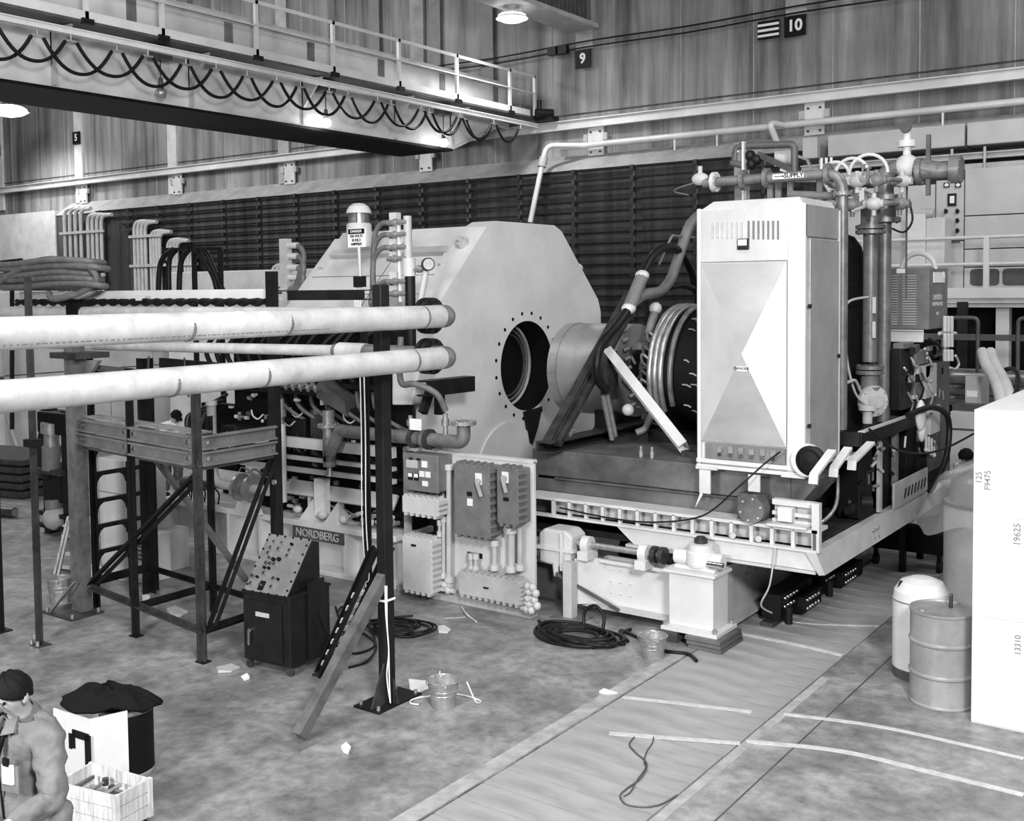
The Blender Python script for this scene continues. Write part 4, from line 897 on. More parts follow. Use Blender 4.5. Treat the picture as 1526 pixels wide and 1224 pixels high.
for i in range(26):                       # small bits added as painted glints on the dark drum and hub
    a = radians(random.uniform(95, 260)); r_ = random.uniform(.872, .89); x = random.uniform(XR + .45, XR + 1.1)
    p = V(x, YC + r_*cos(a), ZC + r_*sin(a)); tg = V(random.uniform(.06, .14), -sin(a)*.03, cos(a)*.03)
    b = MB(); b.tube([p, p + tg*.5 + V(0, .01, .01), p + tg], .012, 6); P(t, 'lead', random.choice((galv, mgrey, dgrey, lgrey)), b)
for i in range(16):
    a = radians(random.uniform(150, 240)); r_ = random.uniform(.45, .7); p = V(XR - random.uniform(.1, .5), YC + r_*cos(a), ZC + r_*sin(a))
    b = MB(); b.cyl(p, p + V(random.uniform(-.1, .1), -.05, random.uniform(-.1, .1)), .02, n=7); P(t, 'clip', random.choice((mgrey, dgrey, galv)), b)  # hub bits, added as glints too
# water pipes with tee and hoses
t = T('water_tee', 'grey water pipe with tee and black hoses arching beside the support frame', 'pipe', AP(940, 480, -7.2))
XT = -7.15
b = MB(); b.tube(fillet([AP(1040, 322, XT), AP(1027, 335, XT), AP(1000, 418, XT), AP(985, 436, XT), AP(962, 438, XT), AP(950, 445, XT)], .15), .075, 12); P(t, 'pipe_run', mgrey, b)
b = MB(); b.cyl(AP(957, 412, XT), AP(938, 458, XT), .09, n=12); P(t, 'tee', mgrey, b)
for px, py in ((957, 411), (937, 460)): q = AP(px, py, XT); b = MB(); b.sphere(q, .10, 10, 7, (1, 1, .8)); P(t, 'tape_wrap', offwhite, b)
b = MB(); b.tube(spline([AP(937, 460, XT), AP(920, 484, XT), AP(897, 512, XT), AP(889, 545, XT), AP(893, 568, XT), AP(905, 582, XT + .05)], 6), .062, 10); P(t, 'hose', rubber, b)
b = MB(); b.tube(spline([AP(957, 410, XT), AP(970, 385, XT), AP(990, 369, XT), AP(1012, 375, XT), AP(1030, 405, XT), AP(1040, 450, XT)], 6), .06, 10); P(t, 'hose', rubber, b)
b = MB(); b.tube(spline([AP(982, 395, XT), AP(1000, 355, XT), AP(1008, 352, XT), AP(1035, 354, XT)], 5), .018, 6); P(t, 'thin_tube', mgrey, b)
q = AP(977, 460, XT); b = MB(); b.sphere(q, .09, 10, 7); P(t, 'tape_wrap', offwhite, b)
b = MB(); b.tube(fillet([AP(977, 462, XT), AP(970, 485, XT), AP(966, 500, XT)], .05), .06, 10); P(t, 'elbow', mgrey, b)
b = MB(); b.tube(spline([AP(998, 428, XT), AP(1015, 425, XT), AP(1034, 430, XT)], 4), .05, 8); P(t, 'hose', rubber, b)

# ================================================================ rectifier cabinet
CX0, CX1, CY0, CY1, CZ0, CZ1 = -5.455, -4.195, 11.10, 12.16, 1.90, 4.80
t = T('rectifier_cabinet', 'tall bright aluminium cabinet with cross-broken door and vent slots', 'cabinet', ((CX0 + CX1)/2, 11.6, CZ0 - .05))
b = MB(); b.box(CX0 + .03, CY0 + .04, CZ0, CX1 - .03, CY1, CZ1 - .04); P(t, 'body', offwhite, b)
for x in (CX0, CX1 - .20): b = MB(); b.box(x, CY0, CZ0, x + (.05 if x == CX0 else .20), CY0 + .06, CZ1 - .03); P(t, 'corner_post', white, b, bev=.015)
px0, px1 = CX0 + .05, CX1 - .20
b = MB(); b.box(px0, CY0 + .008, 4.17, px1, CY0 + .05, CZ1 - .05); up_ = P(t, 'vent_panel', brushed, b, bev=.006)
for i in range(14):
    px = (1062 + 7.2*i) if i < 7 else (1115.5 + 7.3*(i - 7)); q = PY(px, 343, CY0); hgt = .17 if i < 7 else .20
    b = MB(); b.box(q.x - .008, CY0 - .008, q.z - hgt/2, q.x + .010, CY0 + .01, q.z + hgt/2); P(up_, 'vent_slot', lgrey if i < 7 else mgrey, b)
q = PY(1108, 364, CY0); b = MB(); b.box(q.x - .065, CY0 - .03, q.z - .06, q.x + .065, CY0 + .01, q.z + .06); me_ = P(t, 'meter', black, b, bev=.008)
b = MB(); b.box(q.x - .05, CY0 - .034, q.z - .015, q.x + .05, CY0 - .03, q.z + .05); P(me_, 'dial', paper, b)
dz0, dz1 = 2.16, 4.15
cxm, czm = (px0 + px1)/2, (dz0 + dz1)/2; yo = CY0 - .0
def crossdoor(c, u, v, n, hu, hv, pe, mats):   # sheet with pressed diagonal creases: four facets, centre proud
    c, u, v, n = V(c), V(u), V(v), V(n); k = [c - u*hu - v*hv, c + u*hu - v*hv, c + u*hu + v*hv, c - u*hu + v*hv]; m0 = c + n*pe
    for i, m_ in zip(range(4), mats):
        b = MB(); a_, b_ = k[i], k[(i + 1) % 4]; b._add([a_, b_, m0, a_ - n*.02, b_ - n*.02, m0 - n*.02], [(0, 1, 2), (3, 5, 4), (0, 3, 4, 1), (1, 4, 5, 2), (2, 5, 3, 0)]); P(t, 'door_facet', m_, b)
crossdoor((cxm, yo, czm), EX, EZ, (0, -1, 0), (px1 - px0)/2 - .005, (dz1 - dz0)/2, .035, (brushed2, brushed, brushed2, brushed))  # top and bottom facets take the darker copy as painted crease shading
b = MB(); b.box(px0 + .05, CY0 + .01, 1.97, px1 - .02, CY0 + .05, 2.14); ts = P(t, 'terminal_recess', mgrey, b)
for i in range(6):
    x = px0 + .24 + .125*i; b = MB(); b.box(x - .03, CY0 - .02, 2.05, x + .03, CY0 + .01, 2.12); P(ts, 'terminal', galv, b)
    b = MB(); b.cyl((x, CY0 - .03, 2.03), (x, CY0 + .01, 2.03), .02, n=8); P(ts, 'terminal_stud', chrome, b)
for z0_, z1_ in ((1.92, 1.965), (1.86, 1.90)): b = MB(); b.box(CX0, CY0 - .01, z0_, CX1, CY0 + .06, z1_); P(t, 'base_rail', white, b)
for x in (CX0, CX1 - .25): b = MB(); b.box(x, CY0 - .03, 1.845, x + .26, CY0 + .16, 1.88); P(t, 'foot', offwhite, b)
b = MB(); b.prism([(CX0 + .02, CY0 + .02, CZ1 - .06), (CX0 + .14, CY0 + .14, CZ1 + .05), (CX1 - .12, CY0 + .14, CZ1 + .05), (CX1 - .02, CY0 + .02, CZ1 - .06)], (0, 1.0, 0)); P(t, 'top_cover', offwhite, b, bev=.01)
b = MB(); b.box(CX1 - .03, CY0 + .02, 4.42, CX1, CY1, CZ1 - .04); P(t, 'side_panel', brushed2, b, bev=.006)
b = MB(); b.box(CX1 - .03, CY0 + .14, CZ0 + .05, CX1 + .005, CY1 - .01, 4.40); sd = P(t, 'side_door', brushed2, b, bev=.006)
for y, z in ((11.2, 3.68), (11.2, 2.4), (12.1, 3.1)): b = MB(); b.cyl((CX1, y, z), (CX1 + .03, y, z), .022, n=8); P(sd, 'latch', black, b)
b = MB(); b.box(CX1 - .02, CY1 - .02, CZ0, CX1 + .01, CY1 + .01, CZ1 - .06); P(t, 'edge_strip', white, b)
q = PY(1206, 687, 11.0); b = MB(); b.lathe([(.175, .05), (.175, .0), (.15, -.02)], (q.x - .03, 11.06, q.z), (0, -1, 0), n=28); P(t, 'dial_bezel', offwhite, b)
b = MB(); b.lathe([(.16, 0), (.16, .04), (.12, .05), (.10, .08), (0, .09)], (q.x + .01, 11.04, q.z), (0, -1, 0), n=28); dl = P(t, 'dial_knob', signblack, b)
text(t, 'notice_plate', 'DANGER', inkm, (PY(1107, 549, CY0).x, CY0 - .045, PY(1107, 549, CY0).z), EX, EZ, .03)
b = MB(); b.box(PY(1100, 545, CY0).x, CY0 - .040, PY(1100, 553, CY0).z, PY(1115, 545, CY0).x, CY0 - .03, PY(1100, 546, CY0).z); P(t, 'notice_backing', paper, b)

# black drip tray with straps, step
t = T('drip_tray', 'black angle-edged tray beside the cabinet carrying pipes and valve', 'tray', (-4.3, 13.5, 1.9)); dtray = t
b = MB(); b.prism([(-4.75, 12.25, 2.1), (-3.98, 12.25, 2.1), (-3.98, 14.82, 2.1), (-4.75, 14.82, 2.1)], (0, 0, .03)); P(t, 'pan', black, b)
for p, q in (((-4.75, 12.25, 2.14), (-3.98, 12.25, 2.14)), ((-3.98, 12.25, 2.14), (-3.98, 14.82, 2.14))): b = MB(); b.bar(p, q, .04, .16); P(t, 'rim', black, b)
b = MB(); b.bar((-3.98, 12.3, 2.222), (-3.98, 14.82, 2.222), .08, .012); P(t, 'rim_lip', lgrey, b)
b = MB(); b.box(-4.16, 12.02, 1.98, -3.95, 12.22, 2.0); P(t, 'mesh_step', galv, b)
b = MB(); b.box(-4.16, 12.0, 1.93, -3.93, 12.03, 1.98); P(t, 'step_edge', white, b)
for i, (px, py, qx, qy) in enumerate(((1240, 672, 1213, 708), (1264, 668, 1243, 698), (1298, 660, 1270, 688))):
    X_ = -3.87 + .045*i; p, q = PX(px, py, X_), PX(qx, qy, X_); b = MB(); b.bar(p, q, .09, .03); b.bar(q, q - V(0, .02, .09), .09, .03); P(t, 'strap', white, b)
for y, m_ in ((12.7, deep), (13.6, black), (14.6, deep)): b = MB(); b.box(-4.40, y, 1.12, -4.12, y + .45, 2.08); P(t, 'underbox', m_, b, bev=.02)
b = MB(); b.box(-4.1, 13.25, 1.12, -4.06, 13.35, 2.1); P(t, 'leg', lgrey, b)
b = MB(); b.box(-4.1, 13.85, 1.12, -4.04, 13.95, 2.1); P(t, 'leg', mgrey, b)
for (y, z) in ((12.9, 1.6), (13.05, 1.62)): b = MB(); b.obox((-4.09, y, z), (.01, 0, 0), (0, .035, 0), (0, .0, .08)); P(t, 'bright_plate', chrome, b)
b = MB(); b.cyl((-4.3, 12.75, 1.3), (-4.05, 12.9, 1.3), .09, n=12); b.cyl((-4.2, 12.5, 1.25), (-4.2, 12.8, 1.28), .05, n=10); P(t, 'pump', black, b)
b = MB(); b.tube(spline([(-4.25, 12.3, 1.7), (-4.2, 12.1, 1.4), (-4.25, 11.8, 1.25), (-4.4, 11.5, 1.2)], 5), .022, 7); P(t, 'cable', galv, b)
b = MB(); b.tube(spline([(-3.86, 13.7, 2.28), (-3.74, 14.4, 2.32), (-3.70, 15.0, 2.1), (-3.70, 14.9, 1.6), (-3.80, 14.5, 1.2)], 7), .04, 8); P(t, 'hose', rubber, b)
b = MB(); b.box(-4.01, 13.6, 1.102, -3.985, 15.1, 1.42); kp = P(t, 'kick_plate', lgrey, b)
for i in range(7): b = MB(); b.prism([(-3.984, 14.0 + .15*i, 1.18), (-3.984, 14.06 + .15*i, 1.18), (-3.984, 14.12 + .15*i, 1.3), (-3.984, 14.06 + .15*i, 1.3)], (.004, 0, 0)); P(kp, 'hazard_stripe', black, b)

# pipes behind the cabinet
t = T('supply_pipe', 'grey flanged supply pipe above the cabinet turning down beside it', 'pipe', (-4.25, 12.42, 2.2)); Yq = 12.42
b = MB(); b.tube(fillet([(-6.0, Yq, 5.19), (-4.25, Yq, 5.19), (-4.25, Yq, 2.22)], .22, 8), .062, 14); P(t, 'pipe_run', pipegrey, b)
for x in (-5.85, -5.47, -5.17, -4.42): b = MB(); b.flange((x, Yq, 5.19), EX, .125, .05); P(t, 'flange', offwhite if x == -5.85 else pipegrey, b)
b = MB(); b.flange((-4.25, Yq, 4.95), EZ, .12, .04); P(t, 'flange', pipegrey, b)
q = PY(1195, 262, Yq - .065); b = MB(); b.box(q.x - .36, Yq - .067, 5.165, q.x + .02, Yq - .055, 5.225); lb = P(t, 'flow_label', paper, b)
text(lb, 'supply_text', 'SUPPLY', inkm, (q.x - .10, Yq - .069, 5.195), EX, EZ, .05, bold=.002)
b = MB(); b.box(q.x - .34, Yq - .069, 5.19, q.x - .24, Yq - .067, 5.20); b.prism([(q.x - .24, Yq - .069, 5.18), (q.x - .21, Yq - .069, 5.195), (q.x - .24, Yq - .069, 5.21)], (0, .002, 0)); P(lb, 'arrow', inkm, b)
q = V(-6.0, Yq, 5.2); b = MB(); b.sphere(q - V(.05, 0, -.04), .09, 12, 8, (1.3, .8, .9)); b.cyl(q - V(.05, 0, 0), q + V(-.05, 0, .2), .03, n=8); P(t, 'end_valve', lgrey, b)
b = MB(); b.tube(spline([q - V(.1, 0, 0), q - V(.3, .05, .05), q - V(.38, .05, .1), q - V(.2, .02, .15)], 5), .015, 6); P(t, 'bleed_tube', dgrey, b)
t = T('return_pipe', 'stout grey vertical pipe with flanged elbow and round valve below', 'pipe', (-4.25, 13.44, 2.2)); Yq = 13.44
b = MB(); b.cyl((-4.25, Yq, 2.95), (-4.25, Yq, 4.55), .088, n=16); P(t, 'pipe_run', pipegrey, b)
for z, r in ((2.82, .17), (2.88, .17), (2.62, .15), (4.55, .18), (4.61, .18)): b = MB(); b.flange((-4.25, Yq, z), EZ, r, .045); P(t, 'flange', pipegrey, b)
b = MB(); b.tube(fillet([(-4.25, Yq, 4.6), (-4.25, Yq, 4.95), (-4.7, Yq - .1, 4.97)], .3, 8), .12, 14); P(t, 'elbow', pipegrey, b)
b = MB(); b.flange((-4.62, Yq - .09, 4.97), EX, .19, .07); P(t, 'flange', pipegrey, b)
b = MB(); b.cyl((-4.25, Yq, 2.3), (-4.25, Yq, 2.8), .11, n=14); P(t, 'valve_neck', mgrey, b)
b = MB(); b.lathe([(.18, 0), (.2, .03), (.19, .08), (.1, .1), (.08, .14), (0, .14)], (-4.22, Yq - .05, 2.47), (.75, -.65, 0), n=24); vb = P(t, 'round_valve', lgrey, b)
for i in range(10): a = 2*pi*i/10; ax = V(.65, .75, 0); p = V(-4.16, Yq - .10, 2.47) + (ax*cos(a) + EZ*sin(a))*.165; b = MB(); b.sphere(p, .016, 6, 4); P(vb, 'valve_bolt', chrome, b)
b = MB(); b.cyl((-4.18, Yq - .3, 2.22), (-4.18, Yq - .3, 2.42), .06, n=10); b.cyl((-4.18, Yq - .3, 2.38), (-4.18, Yq - .3, 2.44), .11, n=10); P(t, 'pressure_regulator', lgrey, b)
b = MB(); b.tube(spline([(-4.25, Yq - .09, 3.75), (-4.35, Yq - .5, 3.7), (-4.38, Yq - .55, 3.5), (-4.36, Yq - .52, 3.0), (-4.3, Yq - .4, 2.6), (-4.22, Yq - .25, 2.45)], 5), .016, 6); P(t, 'sense_tube', lgrey, b)
b = MB(); b.tube(fillet([(-4.25, 12.51, 2.75), (-4.25, 12.9, 2.77), (-4.25, 13.1, 2.6)], .1), .02, 6); P(t, 'sense_tube', lgrey, b)
for dz in (.75, .45): b = MB(); b.box(-4.19, Yq - .11, 3.0 + dz - .2, -4.15, Yq - .09, 3.0 + dz); P(t, 'stencil_label', offwhite, b)
t = T('riser_header', 'grey vertical riser with valve cluster and flanged stub at its head', 'pipe', (-4.25, 14.0, 2.2)); Yq = 14.0
b = MB(); b.cyl((-4.25, Yq, 2.15), (-4.25, Yq, 5.1), .085, n=16); P(t, 'pipe_run', pipegrey, b)
for z in (4.72, 5.0): b = MB(); b.flange((-4.25, Yq, z), EZ, .2, .06); P(t, 'flange', pipegrey, b)
b = MB(); b.cyl((-4.25, Yq, 4.72), (-4.25, Yq, 5.0), .14, n=16); P(t, 'reducer', pipegrey, b)
b = MB(); b.tube(fillet([(-4.25, Yq, 5.0), (-4.25, Yq, 5.35), (-3.95, Yq, 5.38), (-3.6, Yq, 5.3)], .2, 7), .11, 14); P(t, 'elbow', pipegrey, b)
b = MB(); b.sphere((-3.98, Yq, 5.38), .15, 14, 9); b.cyl((-3.98, Yq, 5.38), (-3.98, Yq, 5.85), .05, n=10); b.cyl((-3.98, Yq, 5.62), (-3.98, Yq, 5.7), .11, n=14); P(t, 'gate_valve', white, b)
b = MB(); b.lathe([(.07, 0), (.07, .03)], (-3.98, Yq - .05, 5.85), (0, -1, .3), n=16); P(t, 'handwheel', dgrey, b)
for x in (-3.82, -3.42, -3.36): b = MB(); b.flange((x, Yq, 5.3), EX, .17, .06); P(t, 'flange', pipegrey, b)
b = MB(); b.cyl((-3.8, Yq, 5.3), (-3.4, Yq, 5.3), .1, n=14); P(t, 'stub', pipegrey, b)
for zz in (4.86, 5.14): b = MB(); b.tube(fillet([(-4.75, 13.02, zz), (-3.92, 13.02, zz), (-3.92, 14.0, zz + .05), (-4.2, 14.0, zz + .05)], .1), .03, 8); P(t, 'manifold_pipe', mgrey, b)
for i, (x, y, z) in enumerate(((-4.55, 13.02, 5.14), (-4.28, 13.02, 5.14), (-4.05, 13.02, 5.14), (-4.62, 13.02, 4.86), (-4.34, 13.02, 4.86), (-4.08, 13.02, 4.86), (-3.92, 13.5, 4.88), (-3.92, 13.6, 5.16))):
    b = MB(); b.sphere((x, y, z), .09, 10, 7, (1.2, 1, .9)); b.cyl((x - .12, y, z), (x + .12, y, z), .05, n=8); b.cyl((x, y, z - .14), (x, y, z + .12), .03, n=8); P(t, 'small_valve', lgrey if i % 2 else mgrey, b)
for i in range(3):
    c = V(-4.55 + .2*i, 13.02, 5.22); b = MB(); b.tube(arc(c, EX, EZ, .17 + .03*i, 0, pi, 12), .022, 7); P(t, 'loop_tube', offwhite, b)
for i in range(3): b = MB(); b.cyl((-4.72 + .06*i, 13.02, 5.14), (-4.72 + .06*i, 13.02, 5.45), .02, n=6); P(t, 'thin_tube', offwhite, b)
b = MB(); b.bar((-3.72, 14.0, 5.0), (-3.72, 14.0, 5.75), .05, .05); P(t, 'strut', dgrey, b)
b = MB(); b.bar((-3.95, 13.9, 3.7), (-3.95, 13.9, 5.2), .02, .02); P(t, 'strut', dgrey, b)
b = MB(); b.tube(spline([(-4.1, 13.8, 4.6), (-3.95, 13.8, 4.55), (-3.85, 13.8, 4.7), (-3.9, 13.8, 4.95)], 5), .014, 6); P(t, 'cable', black, b)
random.seed(24)
for i in range(30):                       # small fittings of the valve cluster
    p = V(random.uniform(-4.72, -3.98), 13.02 - random.uniform(.0, .05), random.choice((4.86, 5.14)) + random.uniform(-.06, .06)); k = i % 3; b = MB()
    if k == 0: b.cyl(p, p + V(random.uniform(-.16, .16), 0, random.uniform(-.05, .05)), .022, n=7)
    elif k == 1: b.lathe([(.02, -.02), (.05, -.02), (.05, .02), (.02, .02)], p, (random.random(), -1, .2), n=10)
    else: b.cyl(p, p + V(0, 0, .14), .018, n=7); b.cyl(p + V(-.04, 0, .14), p + V(.04, 0, .14), .01, n=6)
    P(t, ('nipple', 'union', 'cock')[k], random.choice((lgrey, offwhite, mgrey, galv, dgrey)), b)
t = T('water_tank', 'black domed pressure tank standing among the pipes beside the cabinet', 'tank', (-4.75, 13.75, 2.13))
b = MB(); b.lathe([(.36, 0), (.36, 2.1), (.33, 2.25), (.24, 2.38), (.1, 2.44), (0, 2.45)], (-4.8, 13.75, 2.13), n=32); P(t, 'shell', deep, b)
b = MB(); b.lathe([(.365, 0), (.365, .02)], (-4.8, 13.75, 3.9), n=32); P(t, 'weld_band', black, b)
# frame above the cabinet
t = T('pipe_gantry', 'dark pipe gantry with braces standing above the cabinet roof', 'gantry', (-5.2, 12.8, 4.85)); Yq = 12.8
def GP(px, py): return PY(px, py, Yq)
b = MB(); b.bar(GP(1103, 212), GP(1105, 300), .17, .03); pt = P(t, 'post', mgrey, b)
b = MB(); b.bar(GP(1111, 212), GP(1111, 300), .03, .17); P(t, 'post_flange', offwhite, b)
b = MB()
for y in (216, 226): 
    for x in (1101, 1108): q = GP(x, y); b.cyl(q - V(0, .03, 0), q, .014, n=6)
P(pt, 'post_bolts', offwhite, b, kind='stuff')
b = MB(); b.tube(fillet([GP(1095, 240), GP(1097, 218), GP(1180, 215), GP(1184, 220), GP(1184, 262)], .08), .045, 10); P(t, 'bent_pipe', dgrey, b)
b = MB(); b.bar(GP(1130, 230), GP(1188, 257), .06, .07); P(t, 'brace', steel, b)
b = MB(); b.cyl(GP(1090, 243), GP(1116, 248), .045, n=10); P(t, 'stub_pipe', dgrey, b)
b = MB(); b.bar(GP(1163, 253), GP(1190, 258), .03, .03); P(t, 'brace', offwhite, b)
for px, py in ((1120, 245), (1128, 238), (1118, 232)): b = MB(); b.sphere(GP(px, py), .07, 10, 7); P(t, 'fitting', black, b)
b = MB(); b.box(GP(1140, 222).x, Yq + .3, GP(1140, 245).z, GP(1165, 222).x, Yq + .32, GP(1140, 222).z); P(t, 'back_board', lgrey, b)
for px in (1148, 1160, 1178, 1222): b = MB(); b.bar(GP(px, 262), GP(px, 298), .07, .04); P(t, 'strut', mgrey, b)
b = MB(); b.cyl(GP(1185, 269), GP(1217, 269), .025, n=8); P(t, 'rod', offwhite, b)
b = MB(); b.tube(fillet([GP(1232, 270), GP(1230, 276), GP(1238, 288), GP(1238, 298)], .05), .02, 6); P(t, 'thin_tube', offwhite, b)
b = MB(); b.cyl(GP(1175, 290), GP(1245, 292), .05, n=10); P(t, 'low_pipe', mgrey, b)
b = MB(); b.bar(GP(1190, 233), GP(1203, 238), .03, .03); b.bar(GP(1203, 238), GP(1212, 258), .03, .03); P(t, 'bent_rod', mgrey, b)
# louvred transformer box
t = T('transformer_box', 'dark grey louvred high-voltage box with danger lettering on its side', 'box', (-4.2, 15.2, 3.1))
bx0, bx1, by0, by1, bz0, bz1 = -4.52, -3.91, 14.8, 15.75, 3.30, 4.12
b = MB(); b.box(bx0, by0, bz0, bx1, by1, bz1); bd = P(t, 'case', mgrey, b, bev=.01)
for i in range(20):
    for xx, w in ((bx0 + .12, .09), (bx0 + .36, .09)):
        z = bz0 + .06 + .034*i; b = MB(); b.prism([(xx - w, by0, z), (xx - w, by0 - .015, z + .004), (xx - w, by0, z + .018)], (2*w, 0, 0)); P(bd, 'louvre', lgrey, b)
b = MB(); b.box(-4.33, by0 - .01, bz1 - .07, -4.2, by0, bz1 - .01); P(bd, 'name_plate', paper, b)
q = V(bx1 + .003, (by0 + by1)/2 - .05, 0)
text(t, 'danger_text', 'DANGER', offwhite, (q.x, q.y, 3.72), EY, EZ, .075, bold=.002); text(t, 'danger_text', 'HIGH VOLTAGE', offwhite, (q.x, q.y, 3.63), EY, EZ, .05, bold=.002); text(t, 'danger_text', 'OFF', offwhite, (q.x, q.y, 3.5), EY, EZ, .05)
b = MB(); b.box(bx1, by0 + .2, 3.92, bx1 + .012, by0 + .75, 4.06); b.sphere((bx1, by0 + .7, 4.0), .07, 10, 7, (.3, 1.2, 1)); P(t, 'torn_label', paper, b)
b = MB(); b.tube(arc((-4.13, 15.1, 4.1), EX, EZ, .22, 0, pi, 14), .035, 8); P(t, 'lifting_loop', offwhite, b)
b = MB(); b.chan((-5.05, 14.72, 3.22), (-3.95, 14.72, 3.22), .06, .16, .015); P(t, 'support_beam', white, b)
b = MB(); b.box(-4.9, 15.45, 1.06, -4.8, 15.7, 3.29); P(t, 'support_post', dgrey, b)
b = MB(); b.box(-4.41, 15.15, 1.113, -4.33, 15.6, 3.3); P(t, 'support_case', deep, b)
# power panel
t = T('power_rack', 'dark electrical rack crowded with insulators, boxes and leads', 'rack', (-4.1, 15.4, 1.06)); XE = -4.0
def RP(px, py, X=XE): return PX(px, py, X)
def rbox(px0, py0, px1, py1, m_, d=.2, name='case', X=XE):
    a0, a1 = RP(px0, py0, X), RP(px1, py1, X); b = MB(); b.box(X - d, min(a0.y, a1.y), min(a0.z, a1.z), X, max(a0.y, a1.y), max(a0.z, a1.z)); return P(t, name, m_, b, bev=.01)
rbox(1343, 520, 1362, 606, black, .13, 'column'); rbox(1385, 545, 1412, 690, dgrey, .28, 'case'); rbox(1363, 540, 1384, 606, black, .13, 'back_case'); b = MB(); b.box(-4.28, 15.14, 1.113, -4.02, 15.83, 1.75); P(t, 'plinth', black, b)
rbox(1346, 512, 1362, 521, mgrey, .13, 'cap'); rbox(1366, 524, 1384, 541, mgrey, .12, 'relay_box', -3.96); rbox(1380, 545, 1396, 590, lgrey, .12, 'relay_box', -3.94); rbox(1387, 608, 1401, 643, lgrey, .1, 'relay_box', -3.94)
rbox(1364, 572, 1376, 592, mgrey, .1, 'relay_box', -3.96)
for a_ in (RP(1372, 620, -3.86),): b = MB(); b.sphere(a_, .11, 12, 8, (.6, .9, 1.9)); b.sphere(a_ + V(0, .05, -.2), .09, 12, 8, (.6, .9, 1.6)); P(t, 'white_insulator', white, b)
for i in range(4):
    q = RP(1380 + 4*i, 648 + 3*i, -3.93); b = MB(); b.cyl(q, q - V(0, 0, .18), .018, n=8); b.sphere(q - V(0, 0, .2), .03, 8, 5); P(t, 'busbar', offwhite, b)
b = MB(); q = RP(1405, 472, -3.95); q2 = RP(1412, 530, -3.95); b.box(-4.0, max(15.78, q.y - .05), q2.z, -3.98, max(15.78, q.y - .05) + .25, q.z); P(t, 'insulator_board', lgrey, b)
for i in range(3):
    for (y0_, y1_) in ((474, 494), (500, 517), (524, 538)):
        p, q = RP(1408 + 5*i, y0_, -3.86), RP(1408 + 5*i, y1_, -3.86); b = MB(); b.cyl(p, q, .028, n=8); b.sphere(p, .03, 8, 5); P(t, 'insulator', white if i % 2 else offwhite, b)
b = MB(); b.cyl(RP(1400, 497, -3.9), RP(1424, 497, -3.9), .025, n=8); P(t, 'busbar', offwhite, b)
b = MB(); b.tube(spline([RP(1385, 505, -3.9), RP(1397, 512, -3.88), RP(1402, 524, -3.86), RP(1392, 532, -3.85), RP(1386, 524, -3.88)], 5), .02, 7); P(t, 'lead', rubber, b)
b = MB(); b.tube(spline([RP(1424, 530, -3.9), RP(1429, 542, -3.9), RP(1424, 550, -3.9), RP(1416, 548, -3.9)], 5), .018, 7); P(t, 'lead', offwhite, b)
b = MB(); b.prism([RP(1365, 545), RP(1380, 545), RP(1378, 560), RP(1372, 565)], (.06, 0, 0)); P(t, 'paper_scrap', offwhite, b)
b = MB(); b.box(-4.35, 16.3, 0, -4.15, 16.6, 3.0); P(t, 'rear_post', deep, b)
random.seed(25)
for i in range(38):
    q = RP(random.uniform(1346, 1408), random.uniform(520, 600) if i % 3 else random.uniform(520, 680), -3.93); k = i % 4; b = MB()
    if k == 0: b.cyl(q, q + V(0, random.uniform(-.1, .1), random.uniform(-.15, .15)), .014, n=7)
    elif k == 1: b.box(q.x - .05, q.y, q.z, q.x, q.y + random.uniform(.05, .16), q.z + random.uniform(.04, .1))
    elif k == 2: b.sphere(q, random.uniform(.015, .03), 8, 6)
    else: b.tube(spline([q, q + V(.03, .06, -.1), q + V(.02, .16, -.16), q + V(-.03, .2, -.3)], 5), .013, 6)
    P(t, ('busbar', 'relay', 'terminal', 'lead')[k], random.choice((black, dgrey, mgrey, lgrey, galv, offwhite)), b)
for i in range(16):
    q = PX(random.uniform(1275, 1345), random.uniform(662, 742), -4.06); b = MB(); b.cyl(q, q + V(.03, random.uniform(-.1, .1), random.uniform(-.08, .08)), .02, n=7); P(dtray, 'fitting', random.choice((black, dgrey, mgrey, lgrey)), b)
b = MB(); b.tube(spline([V(-3.90, 12.32, 2.26), V(-3.72, 12.9, 1.95), V(-3.6, 14.2, 1.8), V(-3.3, 15.6, 2.0), V(-3.0, 16.8, 2.2)], 6), .014, 6)
S('slack_cable', 'thin slack cable slung from the tray across toward the tall crate', 'cable', black, b)
b = MB(); b.tube(spline([V(-4.42, 10.99, 2.13), V(-4.6, 10.97, 1.98), V(-4.85, 10.86, 1.72), V(-5.3, 10.93, 1.35), V(-5.9, 10.90, 1.21), V(-6.5, 10.90, 1.19), V(-7.2, 10.92, 1.23)], 6), .010, 6)
S('slack_cable', 'thin black cable drooping across the platform windows from the cabinet', 'cable', rubber, b)
b = MB(); b.tube(spline([V(-4.45, 10.92, 1.10), V(-4.5, 10.9, .7), V(-4.62, 10.95, .45), V(-4.6, 11.2, .3)], 6), .010, 6)
S('slack_cable', 'thin cable hanging from the platform edge to the roller chains', 'cable', lgrey, b)
